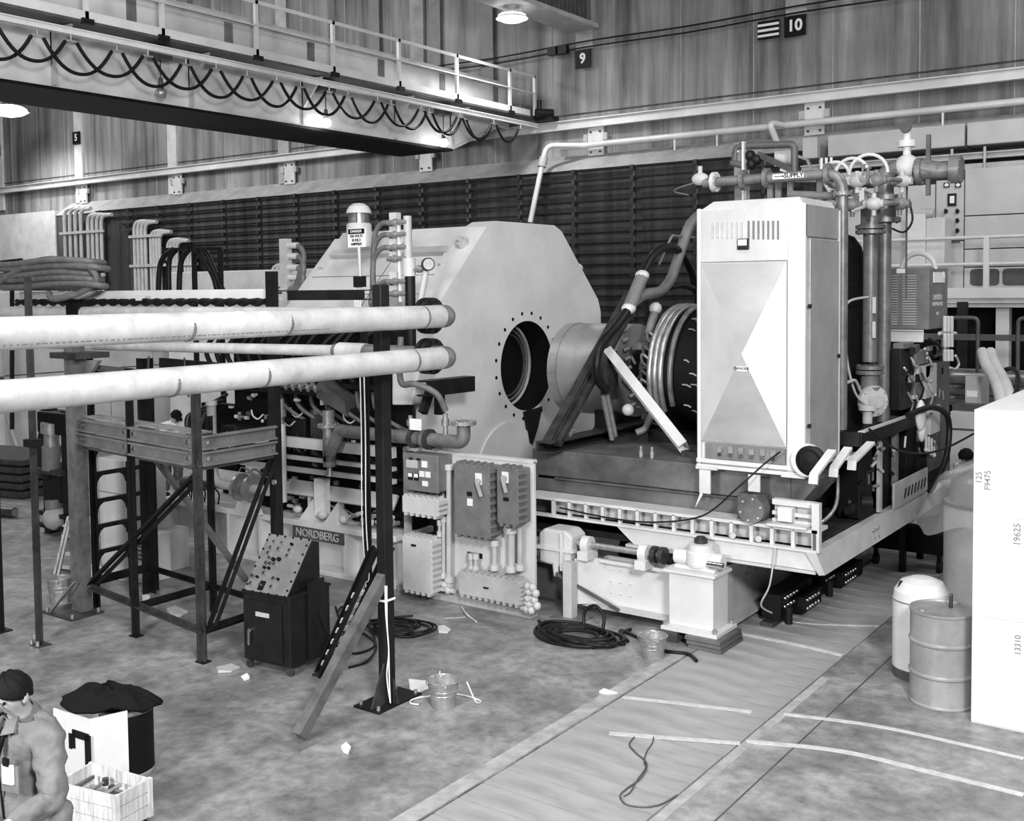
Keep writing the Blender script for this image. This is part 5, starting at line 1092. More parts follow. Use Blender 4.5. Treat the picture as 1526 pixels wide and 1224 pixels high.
# ================================================================ capped pipes in the foreground
def bigpipe(label, z, rr):
    X_, Ye = -6.6, 8.13; t = T('flanged_pipe', label, 'pipe', (X_, 6, z - rr), 'thick pale pipes with flanged elbows')
    b = MB(); b.tube([(X_, 1.5, z + .012), (X_, 5.3, z + .004), (X_, Ye - .17, z)], rr, 24, caps=False); P(t, 'pipe_run', pipewhite, b)
    b = MB(); b.tube([(X_, Ye - .17, z)] + [V(X_ - .15 + .15*cos(a_), Ye - .15 + .15*sin(a_), z) for a_ in [pi/2*i/8 for i in range(9)]] + [(X_ - .22, Ye, z)], rr*1.02, 24); P(t, 'elbow', pipegrey, b, 'darker grey elbow turning away')
    for dx in (-.24, -.31): b = MB(); b.flange((X_ + dx, Ye, z), EX, .178, .05, 10, .014); P(t, 'flange', black, b)
    for y in (5.05, 6.0, 7.7) if z > 3.5 else (4.9, 5.75, 7.55): b = MB(); b.lathe([(rr, -.015), (rr*1.018, 0), (rr, .015)], (X_, y, z), EY, n=24, caps=False); P(t, 'weld_seam', pipegrey, b)
    return t
t = bigpipe('upper of two thick pale pipes ending in a dark flanged elbow', 3.642, .107)
b = MB(); random.seed(8)
for i in range(70):
    y = 3.3 + .045*i; a_ = radians(-38); ln = random.choice((.008, .014, .02)); c_ = V(-6.6 + .1085*cos(a_), y, 3.646 + .1085*sin(a_)); b.obox(c_, (0, ln, 0), V(sin(a_), 0, -cos(a_))*.004, V(cos(a_), 0, sin(a_))*.001)
P(t, 'stencil_marks', inkgrey, b, kind='stuff')
b = MB(); b.tube([(-6.95, 8.13, 3.642), (-14.6, 8.13, 3.642)], .085, 14); P(t, 'rear_run', pipewhite, b)
b = MB(); b.box(-12.95, 8.03, 3.5, -12.7, 8.23, 3.76); P(t, 'clamp_block', deep, b)
t = bigpipe('lower of two thick pale pipes ending in a dark flanged elbow', 3.245, .107)
b = MB(); b.lathe([(.09, 0), (.09, .85), (.085, .86), (.085, 1.1), (.06, 1.2)], (-6.95, 8.13, 3.25), (-1, 0, .01), n=18); P(t, 'large_run', pipegrey, b)
b = MB(); b.lathe([(.092, 0), (.092, .38)], (-7.72, 8.13, 3.262), (-1, 0, .01), n=18); P(t, 'reducer_sleeve', pipewhite, b)
b = MB(); b.tube([(-8.1, 8.13, 3.268), (-13.2, 8.13, 3.22)], .060, 16); P(t, 'thin_run', pipewhite, b)
b = MB(); b.lathe([(.072, 0), (.072, .03)], (-8.14, 8.13, 3.268), (-1, 0, 0), n=16); P(t, 'weld_ring', pipegrey, b)
b = MB(); b.tube(fillet([(-13.2, 8.13, 3.22), (-13.6, 8.13, 3.22), (-13.65, 8.13, 3.45)], .12), .06, 12); P(t, 'far_elbow', pipewhite, b)
# long white cable trough at eye height
t = T('cable_trough', 'long white cable trough with a dark cable bundle slung below it', 'trough', (-11.2, 8.35, 3.75))
b = MB(); b.chan((-14.6, 8.35, 3.865), (-9.38, 8.35, 3.865), .2, .12, .01, flip=-1); P(t, 'trough', white, b)
b = MB(); b.chan((-9.12, 8.35, 3.85), (-7.95, 8.35, 3.85), .12, .11, .012, flip=-1); P(t, 'dark_channel', black, b)
for k in range(2):
    b = MB(); b.tube([(-14.6 + .08*i, 8.30 + .025*sin(i*1.1 + pi*k), 3.775 + .025*cos(i*1.1 + pi*k)) for i in range(66)], .03, 6); P(t, 'twisted_cable', rubber, b)
for x in (-11.55,): b = MB(); b.box(x - .06, 8.14, 3.80, x + .06, 8.145, 3.87); P(t, 'splice_plate', offwhite, b)
# coil of thick hose on the trough
t = T('hose_coil', 'thick grey hose coiled on top of the white trough', 'hose', (-13.3, 7.9, 3.93))
for i in range(5):
    x1 = -12.45 - .10*(i % 3); z = 3.99 + .075*i; w = .17 + .02*i
    b = MB(); b.tube(spline([(-14.9, 8.1 - w, z + .05), (-14.0, 8.1 - w, z + .02*(i % 2)), (-12.95, 8.1 - w*1.1, z + .04), (x1 + .1, 8.1 - w*.6, z + .02), (x1 + .2, 8.1, z), (x1 + .05, 8.1 + w*.8, z - .01), (-13.0, 8.1 + w, z - .02), (-14.9, 8.1 + w, z)], 7), .042, 10); P(t, 'hose_turn', hosegrey, b)
b = MB(); b.tube(spline([(-14.5, 7.9, 4.0), (-13.4, 7.85, 4.3), (-12.75, 7.9, 4.33), (-12.35, 8.0, 4.22), (-12.3, 8.05, 4.05), (-12.6, 8.0, 3.9), (-13.0, 7.9, 3.83), (-13.2, 7.95, 3.9)], 7), .042, 10); P(t, 'hose_turn', hosegrey, b)
t = T('lead_rack', 'spindly black bracket with drooping leads above the coiled hose', 'rack', (-14.3, 9.2, 4.0)); Yl = 9.2
def LP(px, py): return PY(px, py, Yl)
b = MB(); b.bar(LP(-20, 393), LP(32, 387), .05, .04); b.bar(LP(-20, 398), LP(45, 391), .03, .04); P(t, 'crossbar', black, b)
for a_ in ([(12, 394), (7, 402), (5, 418)], [(18, 394), (18, 420)], [(28, 393), (28, 410), (28, 420)], [(29, 400), (36, 408), (40, 425)], [(48, 393), (56, 397), (62, 405)]):
    b = MB(); b.tube(spline([LP(*p) for p in a_], 4), .018, 6); P(t, 'lead', rubber, b)
b = MB(); b.bar(LP(18, 400), LP(18, 640), .05, .05); P(t, 'stem', black, b)
t = T('hose_stand', 'black welded stand with thick black hoses arching over it', 'stand', (-15.0, 12.5, 0)); Yl = 12.5
for px in (289, 328): q = LP(px, 372); b = MB(); b.bar((q.x, Yl, 0), q, .07, .07); P(t, 'post', black, b)
b = MB(); b.bar(LP(244, 372), LP(329, 371), .06, .06); P(t, 'crossbar', black, b)
for a_ in ([(258, 372), (245, 382), (238, 400), (236, 440)], [(282, 372), (272, 385), (268, 405), (267, 440)], [(290, 372), (305, 390), (318, 412), (325, 440)], [(300, 372), (310, 382), (320, 405), (335, 440)], [(262, 373), (252, 390), (252, 440)]):
    b = MB(); b.tube(spline([LP(*p) for p in a_], 6), .05, 8); P(t, 'hose', rubber, b)

# ================================================================ steel staging frame
t = T('steel_staging', 'dark bolted steel staging frame with channel beams and diagonal braces', 'frame', (-10.6, 7.8, 0))
def strut(name, p, q, w=.05, m_=black): b = MB(); b.angle(p, q, w, .012); b.angle(V(p) + V(.012, .01, 0), V(q) + V(.012, .01, 0), w*.8, .012, fx=-1, fy=-1); return P(t, name, m_, b)
A1, A2, A3, A0 = V(-9.27, 7.18, 0), V(-10.61, 7.31, 0), V(-11.98, 7.71, 0), V(-11.9, 7.50, 0)
B1, B2, B3 = V(-9.27, 8.30, 0), V(-10.6, 8.4, 0), V(-12.0, 8.5, 0)
for p, h, w, m_ in ((A1, 2.88, .075, steel), (A2, 3.05, .065, black), (A3, 3.1, .065, black), (B2, 2.4, .065, black), (B3, 3.05, .15, black), (V(-12.0, 8.24, 0), 1.75, .06, black)):
    strut('leg', p, p + V(0, 0, h), w, m_)
b = MB(); b.chan(B1, B1 + V(0, 0, 4.12), .09, .11, .015, up=(0, 1, 0)); b1 = P(t, 'leg', black, b)
b = MB(); b.cyl((-9.27, 8.22, 1.75), (-9.27, 8.245, 1.75), .03, n=8); P(b1, 'bolt', galv, b)
for p in (A1, A2): b = MB(); b.box(p.x - .05, p.y - .05, 0, p.x + .09, p.y + .06, .012); P(t, 'foot', black, b)
def chbeam(p, q, m_, nb=True):
    p, q = V(p), V(q)
    for dz in (.085, -.085):
        b = MB(); b.chan(p + V(0, 0, dz), q + V(0, 0, dz), .06, .15, .022, flip=1); c = P(t, 'channel_beam', m_, b)
        if nb:
            for s in (.06, .96): k = p + (q - p)*s + V(0, 0, dz); d = (q - p).normalized(); n = V(d.y, -d.x, 0); b = MB(); b.cyl(k + n*.0, k + n*.04, .022, n=8); P(c, 'bolt', chrome, b)
chbeam((-9.22, 7.2, 2.24), (-9.22, 8.2, 2.24), mgrey)
chbeam((-10.55, 7.30, 2.24), (-9.33, 7.18, 2.24), mgrey); chbeam((-11.8, 7.47, 2.24), (-10.65, 7.32, 2.24), mgrey)
b = MB(); b.prism([(-11.8, 7.5, 2.40), (-9.3, 7.2, 2.40), (-9.3, 7.42, 2.40), (-11.8, 7.72, 2.40)], (0, 0, .02)); P(t, 'deck_board', mwood, b)
strut('ledger', (-11.8, 7.46, 2.08), (-9.25, 7.17, 2.08), .06, dgrey); strut('ledger', (-9.25, 7.17, 2.08), (-9.25, 8.2, 2.08), .06, dgrey)
z = .33
strut('low_rail', (-11.72, 7.50, z), (-9.25, 7.17, z), .06, steel); strut('low_rail', (-9.25, 7.17, z), (-9.27, 8.2, z), .05); strut('low_rail', (-10.6, 7.35, z), (-10.6, 8.4, z), .05)
strut('low_rail', (-11.98, 7.6, z), (-11.98, 8.5, z), .06); strut('low_rail', (-11.95, 8.48, z), (-9.3, 8.25, z), .05)
strut('brace', (-11.72, 7.5, .38), PY(290, 715, 7.2), .065, black); strut('brace', PY(228, 680, 7.9), PY(366, 866, 8.2), .06, dgrey); strut('brace', (-9.25, 8.2, 2.02), (-9.24, 7.3, .36), .06, black)
for zz in (2.0, 1.66, 1.32, 1.0, .68):      # rungs of the end frame, with curved gusset ends
    b = MB(); b.box(-12.02, 7.72, zz - .025, -11.97, 8.5, zz + .025); r = P(t, 'rung', black, b)
    for y0_, s in ((7.75, 1), (8.22, -1)):
        pts = [(-12.01, y0_, zz - .02), (-12.01, y0_ + s*.16, zz - .02)] + [(-12.01, y0_ + s*(.16 - .13*sin(a_)), zz - .02 - .13*(1 - cos(a_))) for a_ in (.4, .8, 1.2, 1.57)] + [(-12.01, y0_, zz - .17)]
        b = MB(); b.prism(pts, (.025, 0, 0)); P(r, 'gusset', black, b)
strut('top_rail', (-11.85, 7.62, 2.98), (-9.5, 7.55, 2.93), .06, dgrey)
b = MB(); b.bar((-11.5, 8.4, 3.02), (-9.9, 8.4, 2.98), .05, .12); P(t, 'rear_rail', black, b)
for (x0_, y0_, z0_, x1_, y1_, z1_) in ((-11.6, 8.3, 3.1, -11.8, 8.4, 2.6), (-10.9, 8.3, 3.1, -11.1, 8.5, 2.6)):
    b = MB(); b.cyl((x0_, y0_, z0_), (x1_, y1_, z1_), .012, n=6); P(t, 'tie_wire', dgrey, b)
# support column for the pipes
t = T('pipe_support', 'stout weathered steel column with base plate and stay under the pipes', 'column', (-11.9, 7.45, 0))
b = MB(); b.chan((-11.98, 7.45, .02), (-11.98, 7.45, 3.3), .14, .22, .015, up=(1, 0, 0)); P(t, 'shaft', mat('rusted_steel', .40, .7, .1, var=.2, scale=7, spots=.3), b)
b = MB(); b.box(-12.35, 7.2, 0, -11.7, 7.64, .02); bp_ = P(t, 'base_plate', steel, b)
for x, y in ((-12.3, 7.25), (-11.76, 7.25), (-11.76, 7.6)): b = MB(); b.cyl((x, y, .02), (x, y, .06), .022, n=6); P(bp_, 'anchor_nut', galv, b)
b = MB(); b.bar((-12.2, 7.24, .03), (-11.85, 7.35, .42), .05, .02); P(t, 'stay', mgrey, b)
b = MB(); b.box(-12.15, 7.3, 3.12, -11.6, 7.75, 3.19); P(t, 'pipe_seat', steel, b)
b = MB(); b.prism([(-11.85, 7.5, 3.1), (-11.45, 7.5, 3.1), (-11.85, 7.5, 2.75)], (0, .05, 0)); P(t, 'seat_gusset', mgrey, b)
def post(label, p, h, w, m_, nuts=True, grp=None):
    p = V(p); t = T('steel_post', label, 'post', p, grp)
    b = MB(); b.angle(p, p + V(0, 0, h), w, .012); b.angle(p + V(.01, .012, 0), p + V(.01, .012, h), w, .012, fx=-1, fy=-1); P(t, 'shaft', m_, b)
    b = MB(); b.box(p.x - .09, p.y - .06, 0, p.x + .1, p.y + .09, .015); P(t, 'foot', m_, b)
    if nuts:
        for dx, dz in ((-.06, .015), (.06, .015), (.0, .09)): b = MB(); b.cyl((p.x + dx, p.y - .05, dz), (p.x + dx, p.y - .05, dz + .05), .02, n=8); P(t, 'nut', galv, b)
    return t
t = post('slender double-angle steel post with a row of bright bolts', PZ(58, 962), 4.08, .055, steel)
q = PZ(58, 962); b = MB()
for i in range(6): b.cyl((q.x + .05, q.y - .06, 2.75 + .045*i), (q.x + .05, q.y - .05, 2.75 + .045*i), .016, n=6)
P(t, 'bolt_row', chrome, b, kind='stuff')
b = MB(); b.box(q.x - .08, q.y - .06, 2.22, q.x + .09, q.y + .07, 2.3); P(t, 'splice_clamp', black, b)
post('short dark steel post standing apart beyond the slender double-angle post', PZ(1, 941), 2.62, .05, black, False)
t = T('cord_post', 'slim dark post with a pale cord tied down its length', 'post', PZ(549, 915)); q = PZ(549, 915)
b = MB(); b.angle(q, q + V(0, 0, 3.4), .055, .012); b.angle(q + V(.01, .012, 0), q + V(.01, .012, 3.4), .055, .012, fx=-1, fy=-1); P(t, 'shaft', black, b)
for dx in (-.015, .05): b = MB(); b.tube(spline([(q.x + dx, q.y - .06, 3.2), (q.x + dx + .01, q.y - .06, 2.2), (q.x + dx - .005, q.y - .06, 1.2), (q.x + dx + .03, q.y - .06, .5), (q.x + dx - .03, q.y - .06, .38), (q.x + dx + .04, q.y - .06, .1)], 6), .008, 5); P(t, 'cord', wcloth, b)
# tall post with two braces
t = T('braced_post', 'tall black steel post on a bolted base with two sloping braces', 'post', (-6.87, 7.42, 0))
b = MB(); b.box(-6.925, 7.38, .02, -6.815, 7.50, 3.95); P(t, 'shaft', black, b, bev=.01)
b = MB(); b.box(-7.06, 7.18, 0, -6.74, 7.78, .02); bp_ = P(t, 'base_plate', black, b)
for x, y in ((-7.02, 7.24), (-6.78, 7.22), (-6.78, 7.74), (-7.02, 7.72)): b = MB(); b.cyl((x, y, .02), (x, y, .055), .018, n=6); P(bp_, 'anchor_nut', galv, b)
b = MB(); b.prism([(-6.865, 7.20, .02), (-6.865, 7.38, .02), (-6.865, 7.38, .40)], (.02, 0, 0)); P(t, 'gusset', steel, b)
b = MB(); b.prism([(-6.80, 7.44, .02), (-6.74, 7.44, .02), (-6.80, 7.44, .25)], (0, .02, 0)); P(t, 'gusset', steel, b)
f0, f1 = V(-6.86, 6.31, .075), V(-6.87, 7.42, 1.22)
b = MB(); b.bar(f0, f1, .10, .10, up=(0, -1, 1)); P(t, 'brace', mat('brace_steel', .36, .6, .2, var=.2, scale=6), b)
b = MB(); b.box(-6.97, 6.2, 0, -6.75, 6.42, .02); P(t, 'brace_foot', mgrey, b)
g0, g1 = PZ(486, 1002, .03), V(-6.92, 7.46, 1.48)
for s in (-.07, .07):
    d = (g1 - g0).normalized(); n = V(-d.y, d.x, 0).normalized()*s; b = MB(); b.chan(g0 + n, g1 + n, .05, .09, .012, flip=1 if s < 0 else -1); P(t, 'double_brace', black, b)
for i, s in enumerate((.07, .16, .25, .34, .42, .52, .62)):
    k = g0 + (g1 - g0)*s; d = (g1 - g0).normalized(); n = V(-d.y, d.x, 0).normalized(); b = MB(); b.obox(k + V(.0, -.03, .035), n*.07, d*.03, V(0, 0, .006)); P(t, 'tag', paper if i < 5 else wcloth, b)
b = MB(); b.box(g0.x - .1, g0.y - .1, 0, g0.x + .12, g0.y + .1, .02); P(t, 'brace_foot', steel, b)
for k in range(2):
    b = MB(); b.tube(spline([(-6.81 + .02*k, 7.37, 1.15), (-6.80 + .015*k, 7.36, .9 - .1*k), (-6.77, 7.36, .55), (-6.79 + .03*k, 7.35, .3), (-6.76, 7.36, .05)], 6), .007, 5); P(t, 'cord', wcloth, b)
b = MB(); b.tube([V(-6.93, 7.37, 1.0), V(-6.87, 7.37, .995), V(-6.81, 7.37, 1.0), V(-6.81, 7.5, 1.0)], .012, 6); P(t, 'cord', wcloth, b)

# ================================================================ control console on casters
t = T('control_console', 'black wheeled cabinet with sloping control panel of push buttons', 'console', PZ(400, 1000))
ex, ey = V(.995, .10, 0).normalized(), V(-.10, .995, 0).normalized(); o = PZ(364, 996); W_, D_, H1, H2 = .64, .62, .80, 1.30
def K(u, v, z): return o + ex*u + ey*v + EZ*z
def kbox(u0, v0, z0, u1, v1, z1): return MB().obox(K((u0 + u1)/2, (v0 + v1)/2, (z0 + z1)/2), ex*(u1 - u0)/2, ey*(v1 - v0)/2, EZ*(z1 - z0)/2)
P(t, 'body', black, kbox(0, 0, .10, W_, D_, H1), bev=.015)
dr = P(t, 'door', black, kbox(.07, -.02, .13, W_ - .10, 0, H1 - .06), bev=.008)
P(dr, 'name_plate', lgrey, kbox(.20, -.028, .585, .38, -.02, .63)); b = MB(); b.bar(K(.125, -.05, .28), K(.13, -.05, .44), .03, .02); b.cyl(K(.13, -.05, .43), K(.13, -.02, .43), .022, n=8); P(dr, 'handle', chrome, b)
P(t, 'top_ledge', black, kbox(-.01, -.01, H1, W_ + .02, D_, H1 + .03), bev=.006)
pf = [(0.03, .02, H1 + .03), (.03, D_*.62, H2), (.03, D_*.85, H2 - .02), (.03, D_*.85, H1 + .03)]
b = MB(); b.prism([K(u, v, z) for u, v, z in pf], ex*(W_ - .08)); P(t, 'desk_housing', black, b, bev=.008)
sl = (K(0, D_*.62, H2) - K(0, .02, H1 + .03)); sn = ex.cross(sl).normalized(); sl_l = sl.length; sl.normalize()
pc = K(.03 + (W_ - .08)/2, .02, H1 + .03) + sl*sl_l/2 + sn*.008
b = MB(); b.obox(pc, ex*(W_ - .06)/2, sl*(sl_l/2 + .03), sn*.008); cp_ = P(t, 'control_panel', mgrey, b, bev=.004)
def K2(u, v): return pc + ex*u + sl*v + sn*.008
for (u, v, r, m_) in [(-.16, .24, .014, chrome), (-.05, .24, .014, chrome), (.08, .24, .016, deep), (-.17, .17, .02, chrome), (-.06, .17, .02, chrome), (.09, .17, .02, chrome), (-.17, .11, .02, chrome), (.09, .11, .02, chrome), (-.13, .06, .018, chrome), (-.07, .05, .022, deep), (0, .06, .022, deep), (-.14, .0, .02, chrome), (-.09, .0, .02, chrome), (-.03, 0, .02, chrome), (-.14, -.05, .016, deep), (-.08, -.05, .016, deep), (-.11, -.11, .02, chrome), (-.24, -.16, .022, chrome), (-.18, -.16, .014, deep), (.04, -.15, .022, chrome), (.10, -.15, .014, deep), (-.22, -.24, .02, chrome), (.06, -.24, .02, chrome)]:
    p = K2(u, v); b = MB(); b.cyl(p, p + sn*.03, r, r*.85, n=12); P(cp_, 'push_button', m_, b)
b = MB(); b.obox(K2(-.08, -.24) + sn*.004, ex*.035, sl*.05, sn*.004); sw = P(cp_, 'switch_plate', deep, b); b = MB(); b.cyl(K2(-.08, -.24), K2(-.08, -.24) + sn*.04, .018, n=10); P(sw, 'knob', chrome, b)
sm_ = None
for i in range(6):
    for u, v in ((-.27 + .108*i, -.315), (-.27 + .108*i, .315)) + (((.27, -.25 + .1*i), (-.27, -.25 + .1*i)) if i < 6 else ()):
        p = K2(u, v)
        if sm_ is None: b = MB(); b.cyl(p, p + sn*.012, .011, n=8); sm_ = P(cp_, 'screw', deep, b); s0 = p
        else: cpart(sm_, cp_, p - s0)
for u, v in ((.04, .05), (W_ - .05, .05), (.04, D_ - .06), (W_ - .05, D_ - .06)):
    b = MB(); b.cyl(K(u, v - .015, .045), K(u, v + .015, .045), .045, n=12); b.bar(K(u, v, .05), K(u, v, .11), .05, .03); P(t, 'caster', steel, b)
P(t, 'rear_frame', black, kbox(W_ + .01, .25, .1, W_ + .03, .5, H1 + .12))

# ================================================================ floor clutter
def bucket(c, label, h=.25, r0=.105, r1=.15, rope=True):
    c = V(c); t = T('bucket', label, 'bucket', c, 'metal buckets on the floor')
    prof = [(r0 - .004, .012), (r0, 0), (r0 + (r1 - r0)*.5, h*.5), (r0 + (r1 - r0)*.52 + .004, h*.52), (r0 + (r1 - r0)*.55, h*.54), (r0 + (r1 - r0)*.7 + .004, h*.68), (r0 + (r1 - r0)*.72, h*.70), (r1, h), (r1 + .008, h + .004), (r1, h + .01), (r1 - .008, h)]
    b = MB(); b.lathe(prof, c, n=28, caps=False); b.lathe([(r1 - .008, h), (r0 - .004, .012), (0, .012)], c, n=28, caps=False); P(t, 'pail', galv, b)
    b = MB(); b.lathe([(0, h*.62), (r1 - .03, h*.62)], c, n=24, caps=False); P(t, 'contents', lgrey, b)
    b = MB(); a0 = 2.4; b.tube([c + V((r1 + .01)*cos(a0 + pi*i/14), (r1 + .01)*sin(a0 + pi*i/14), h - .0 - .02*sin(pi*i/14)) for i in range(15)], .005, 6); P(t, 'bail_handle', galv, b)
    for s in (0, pi): b = MB(); p = c + V((r1)*cos(a0 + s), (r1)*sin(a0 + s), h - .02); b.sphere(p, .018, 8, 5); P(t, 'ear', galv, b)
    return t
bucket(PZ(661, 1053), 'galvanised bucket with rope around it beside the braced post')
t = bucket(PZ(973, 981), 'galvanised bucket with a round stamp near the jack column', .24)
q = PZ(973, 981); text(t, 'stamp', 'C', inkgrey, (q.x + .085, q.y - .10, .12), (.75, .66, 0), EZ, .05)
t = bucket(PZ(90, 897), 'pale bucket standing behind the stout weathered column', .30, .12, .15)
c = PZ(661, 1053)
b = MB(); b.tube(spline([c + V(*p) for p in ((-.17, .16, .25), (-.25, .15, .02), (-.31, .02, .012), (-.33, -.08, .012), (-.28, -.14, .012), (-.20, -.12, .012))], 6), .008, 6); b.tube(spline([c + V(*p) for p in ((.21, .09, .25), (.26, .16, .05), (.22, .28, .012), (.05, .30, .012), (-.13, .27, .012), (-.2, .24, .015))], 6), .008, 6)
S('rope', 'thin pale rope looped on the floor around the galvanised bucket', 'rope', wcloth, b)
def scrap(label, pts, z=.004, m_=paper, name='paper_scrap', h=.004, cat='paper', up=None):
    P3 = [PZ(*p) for p in pts]; b = MB(); b.prism([p + V(0, 0, z) for p in P3], (0, 0, h))
    if up:
        k = len(b.v)//2
        for i in range(k, 2*k): b.v[i].z += up*abs(sin(i*2.3))
    return S(name, label, cat, m_, b)
scrap('square white paper sheet on the floor beside the braced post', ((609, 1013), (645, 1017), (645, 1025), (621, 1035), (611, 1029)))
scrap('crumpled white paper scrap on the floor near the brace foot', ((508, 1118), (516, 1112), (523, 1116), (519, 1126), (512, 1123)), up=.03)
scrap('flat white rag on the floor in front of the switchboard', ((650, 937), (662, 935), (672, 940), (667, 945), (654, 944)), m_=wcloth, name='rag', cat='rag', up=.02)
scrap('white rag on the floor under the staging frame', ((248, 912), (262, 908), (280, 914), (270, 920), (254, 921)), m_=wcloth, name='rag', cat='rag', up=.04)
scrap('white paper on the floor inside the staging frame', ((212, 888), (221, 887), (224, 890), (221, 895), (212, 896)))
scrap('grey rag on the floor by the console caster', ((322, 999), (345, 994), (358, 997), (345, 1003), (325, 1004)), m_=lgrey, name='rag', cat='rag', up=.03)
scrap('small white paper ball on the floor by the console caster', ((359, 1010), (368, 1008), (372, 1013), (364, 1016)), up=.03)
scrap('flat pale board lying on the floor under the staging frame', ((224, 902), (240, 895), (246, 897), (228, 905)), m_=lgrey, name='board', cat='board', h=.01)
scrap('small torn white scrap beside the kerb strip', ((893, 1034), (900, 1030), (912, 1032), (920, 1035), (905, 1036)), up=.02)
# coils of black cable on the floor
def coil(name, label, c, rx, ry, n, r, seed, spread=.06, extra=()):
    random.seed(seed); t = T(name, label, 'cable', c)
    for i in range(n):
        f = 1 - .55*i/n; ox, oy = random.uniform(-spread, spread), random.uniform(-spread, spread); ph = random.uniform(0, 6)
        b = MB(); b.tube([c + V(ox + rx*f*cos(a_) + .03*sin(3*a_ + ph), oy + ry*f*sin(a_) + .03*cos(2*a_ + ph), r + .016*(i % 3) + .012*sin(2*a_ + ph) + .01) for a_ in [2*pi*k/36 for k in range(36)]], r, 7, closed=True); P(t, 'cable_turn', rubber, b)
    for pts in extra: b = MB(); b.tube(spline(pts, 7), r, 7); P(t, 'cable_tail', rubber, b)
    return t
cc = PZ(862, 948) + V(.08, -.10, 0)
coil('cable_coil', 'large flat coil of black cable on the floor beside the bucket', cc, .50, .33, 9, .02, 3, .08, ([cc + V(-.1, .25, .05), cc + V(-.12, .3, .22), cc + V(0, .33, .3), cc + V(.12, .32, .2), cc + V(.14, .25, .03)], [cc + V(.5, .2, .02), PZ(925, 940, .02), PZ(960, 955, .02), PZ(990, 970, .02), PZ(1025, 975, .02), PZ(1038, 985, .02)], [cc + V(.3, -.2, .02), PZ(905, 955, .02), PZ(930, 960, .02), PZ(925, 945, .02), PZ(940, 938, .02)], [cc + V(-.5, .1, .02), PZ(808, 932, .02), PZ(803, 926, .02)]))
cc = PZ(592, 940)
coil('cable_coil', 'tangle of thin black cables trailing from the wheeled console behind the brace', cc, .34, .28, 10, .013, 5, .12, ([K(W_ + .08, .35, .6), K(W_ + .13, .5, .25), K(W_ + .14, .8, .04), K(W_ + .2, 1.1, .035), PZ(556, 945, .035)], [PZ(502, 915, .02), PZ(512, 905, .1), PZ(530, 935, .02), PZ(560, 960, .02), PZ(548, 985, .02), PZ(520, 995, .02)], [PZ(500, 905, .2), PZ(508, 930, .1), PZ(522, 950, .02), PZ(560, 925, .02), PZ(615, 918, .02)]))
b = MB(); b.tube(spline([PZ(x, y, .006) for x, y in ((945, 1099), (938, 1110), (947, 1122), (960, 1133), (964, 1143), (955, 1160), (935, 1175), (925, 1184), (926, 1192), (935, 1200), (960, 1203), (985, 1199), (1010, 1185))], 6), .007, 5); b.tube(spline([PZ(x, y, .006) for x, y in ((974, 1099), (972, 1108), (964, 1120), (960, 1135), (962, 1145), (950, 1162), (940, 1180), (930, 1187))], 6), .006, 5)
S('loose_wire', 'thin dark wire lying in a loop across the floor slabs', 'wire', dgrey, b)
b = MB(); b.tube(spline([PZ(x, y, .006) for x, y in ((662, 922), (680, 921), (694, 920))], 6), .007, 5)
S('loose_wire', 'short pale wire on the floor in front of the switchboard', 'wire', lgrey, b)
b = MB(); b.tube(spline([PY(688, 905, 10.2), PZ(695, 915, .03), PZ(702, 921, .01), PZ(710, 927, .01)], 6), .012, 6)
S('loose_wire', 'pale flex trailing from the switchboard pull box onto the floor', 'wire', offwhite, b)
# ================================================================ far left of the hall
t = T('shielding_blocks', 'tall white wall of stacked shielding blocks behind the staging', 'wall', (-24.9, 14, 0))
for r_ in range(2):
    for i in range(6):
        y = 8.0 + 2.1*i - (.8 if r_ else 0); b = MB(); b.box(-25.6, y, 1.98*r_, -24.5 - .02*((i + r_) % 2), y + 2.08, 1.98*r_ + 1.96); P(t, 'block', concw, b, bev=.02)
t = T('shielding_blocks', 'low pale concrete block wall below the cable rack beside the yoke', 'wall', (-17, 17.2, 0))
for i, (x, h) in enumerate(((-22.4, 4.4), (-20.3, 4.4), (-18.2, 4.4), (-16.1, 4.3), (-14.0, 4.3))):
    for r_ in range(2): b = MB(); b.box(x, 16.6, h/2*r_, x + 2.08, 17.8, h/2*(r_ + 1) - .02); P(t, 'block', concw, b, bev=.02)
t = T('mat_stack', 'stack of five dark rubber mats on the floor', 'mats', PZ(20, 742))
for i in range(5):
    q = PZ(-8, 742); dx, dy = random.uniform(-.05, .05), random.uniform(-.05, .05); b = MB(); b.obox(q + V(-.6 + dx, .6 + dy, .07 + .155*i), (1.1, .25, 0), (-.15, .7, 0), (0, 0, .06)); P(t, 'mat', matm, b, bev=.03)
t = T('steel_cylinder', 'short dark steel cylinder lying on the floor', 'cylinder', PZ(0, 772))
b = MB(); q = PZ(22, 772); b.cyl(q + V(0, 0, .09), q + V(-1.1, -.35, .09), .09, n=16); P(t, 'barrel', steel, b)
b = MB(); b.cyl(q + V(0, 0, .09), q + V(.01, .003, .09), .07, n=16); P(t, 'end_face', mgrey, b)
t = T('round_post', 'round pale post with a thin pole leaning beside it', 'post', PZ(3, 700)); q = PZ(2, 697)
b = MB(); b.cyl(q, q + V(0, 0, 3.2), .13, n=16); P(t, 'shaft', concw, b)
b = MB(); b.box(q.x, q.y - .1, 2.0, q.x + .25, q.y, 2.06); P(t, 'hook', dgrey, b)
b = MB(); b.cyl(PZ(35, 692, .01), PZ(35, 692, .01) + V(-.75, -.3, 2.1), .03, n=8); S('leaning_pole', 'thin pale pole leaning against the round post', 'pole', offwhite, b)
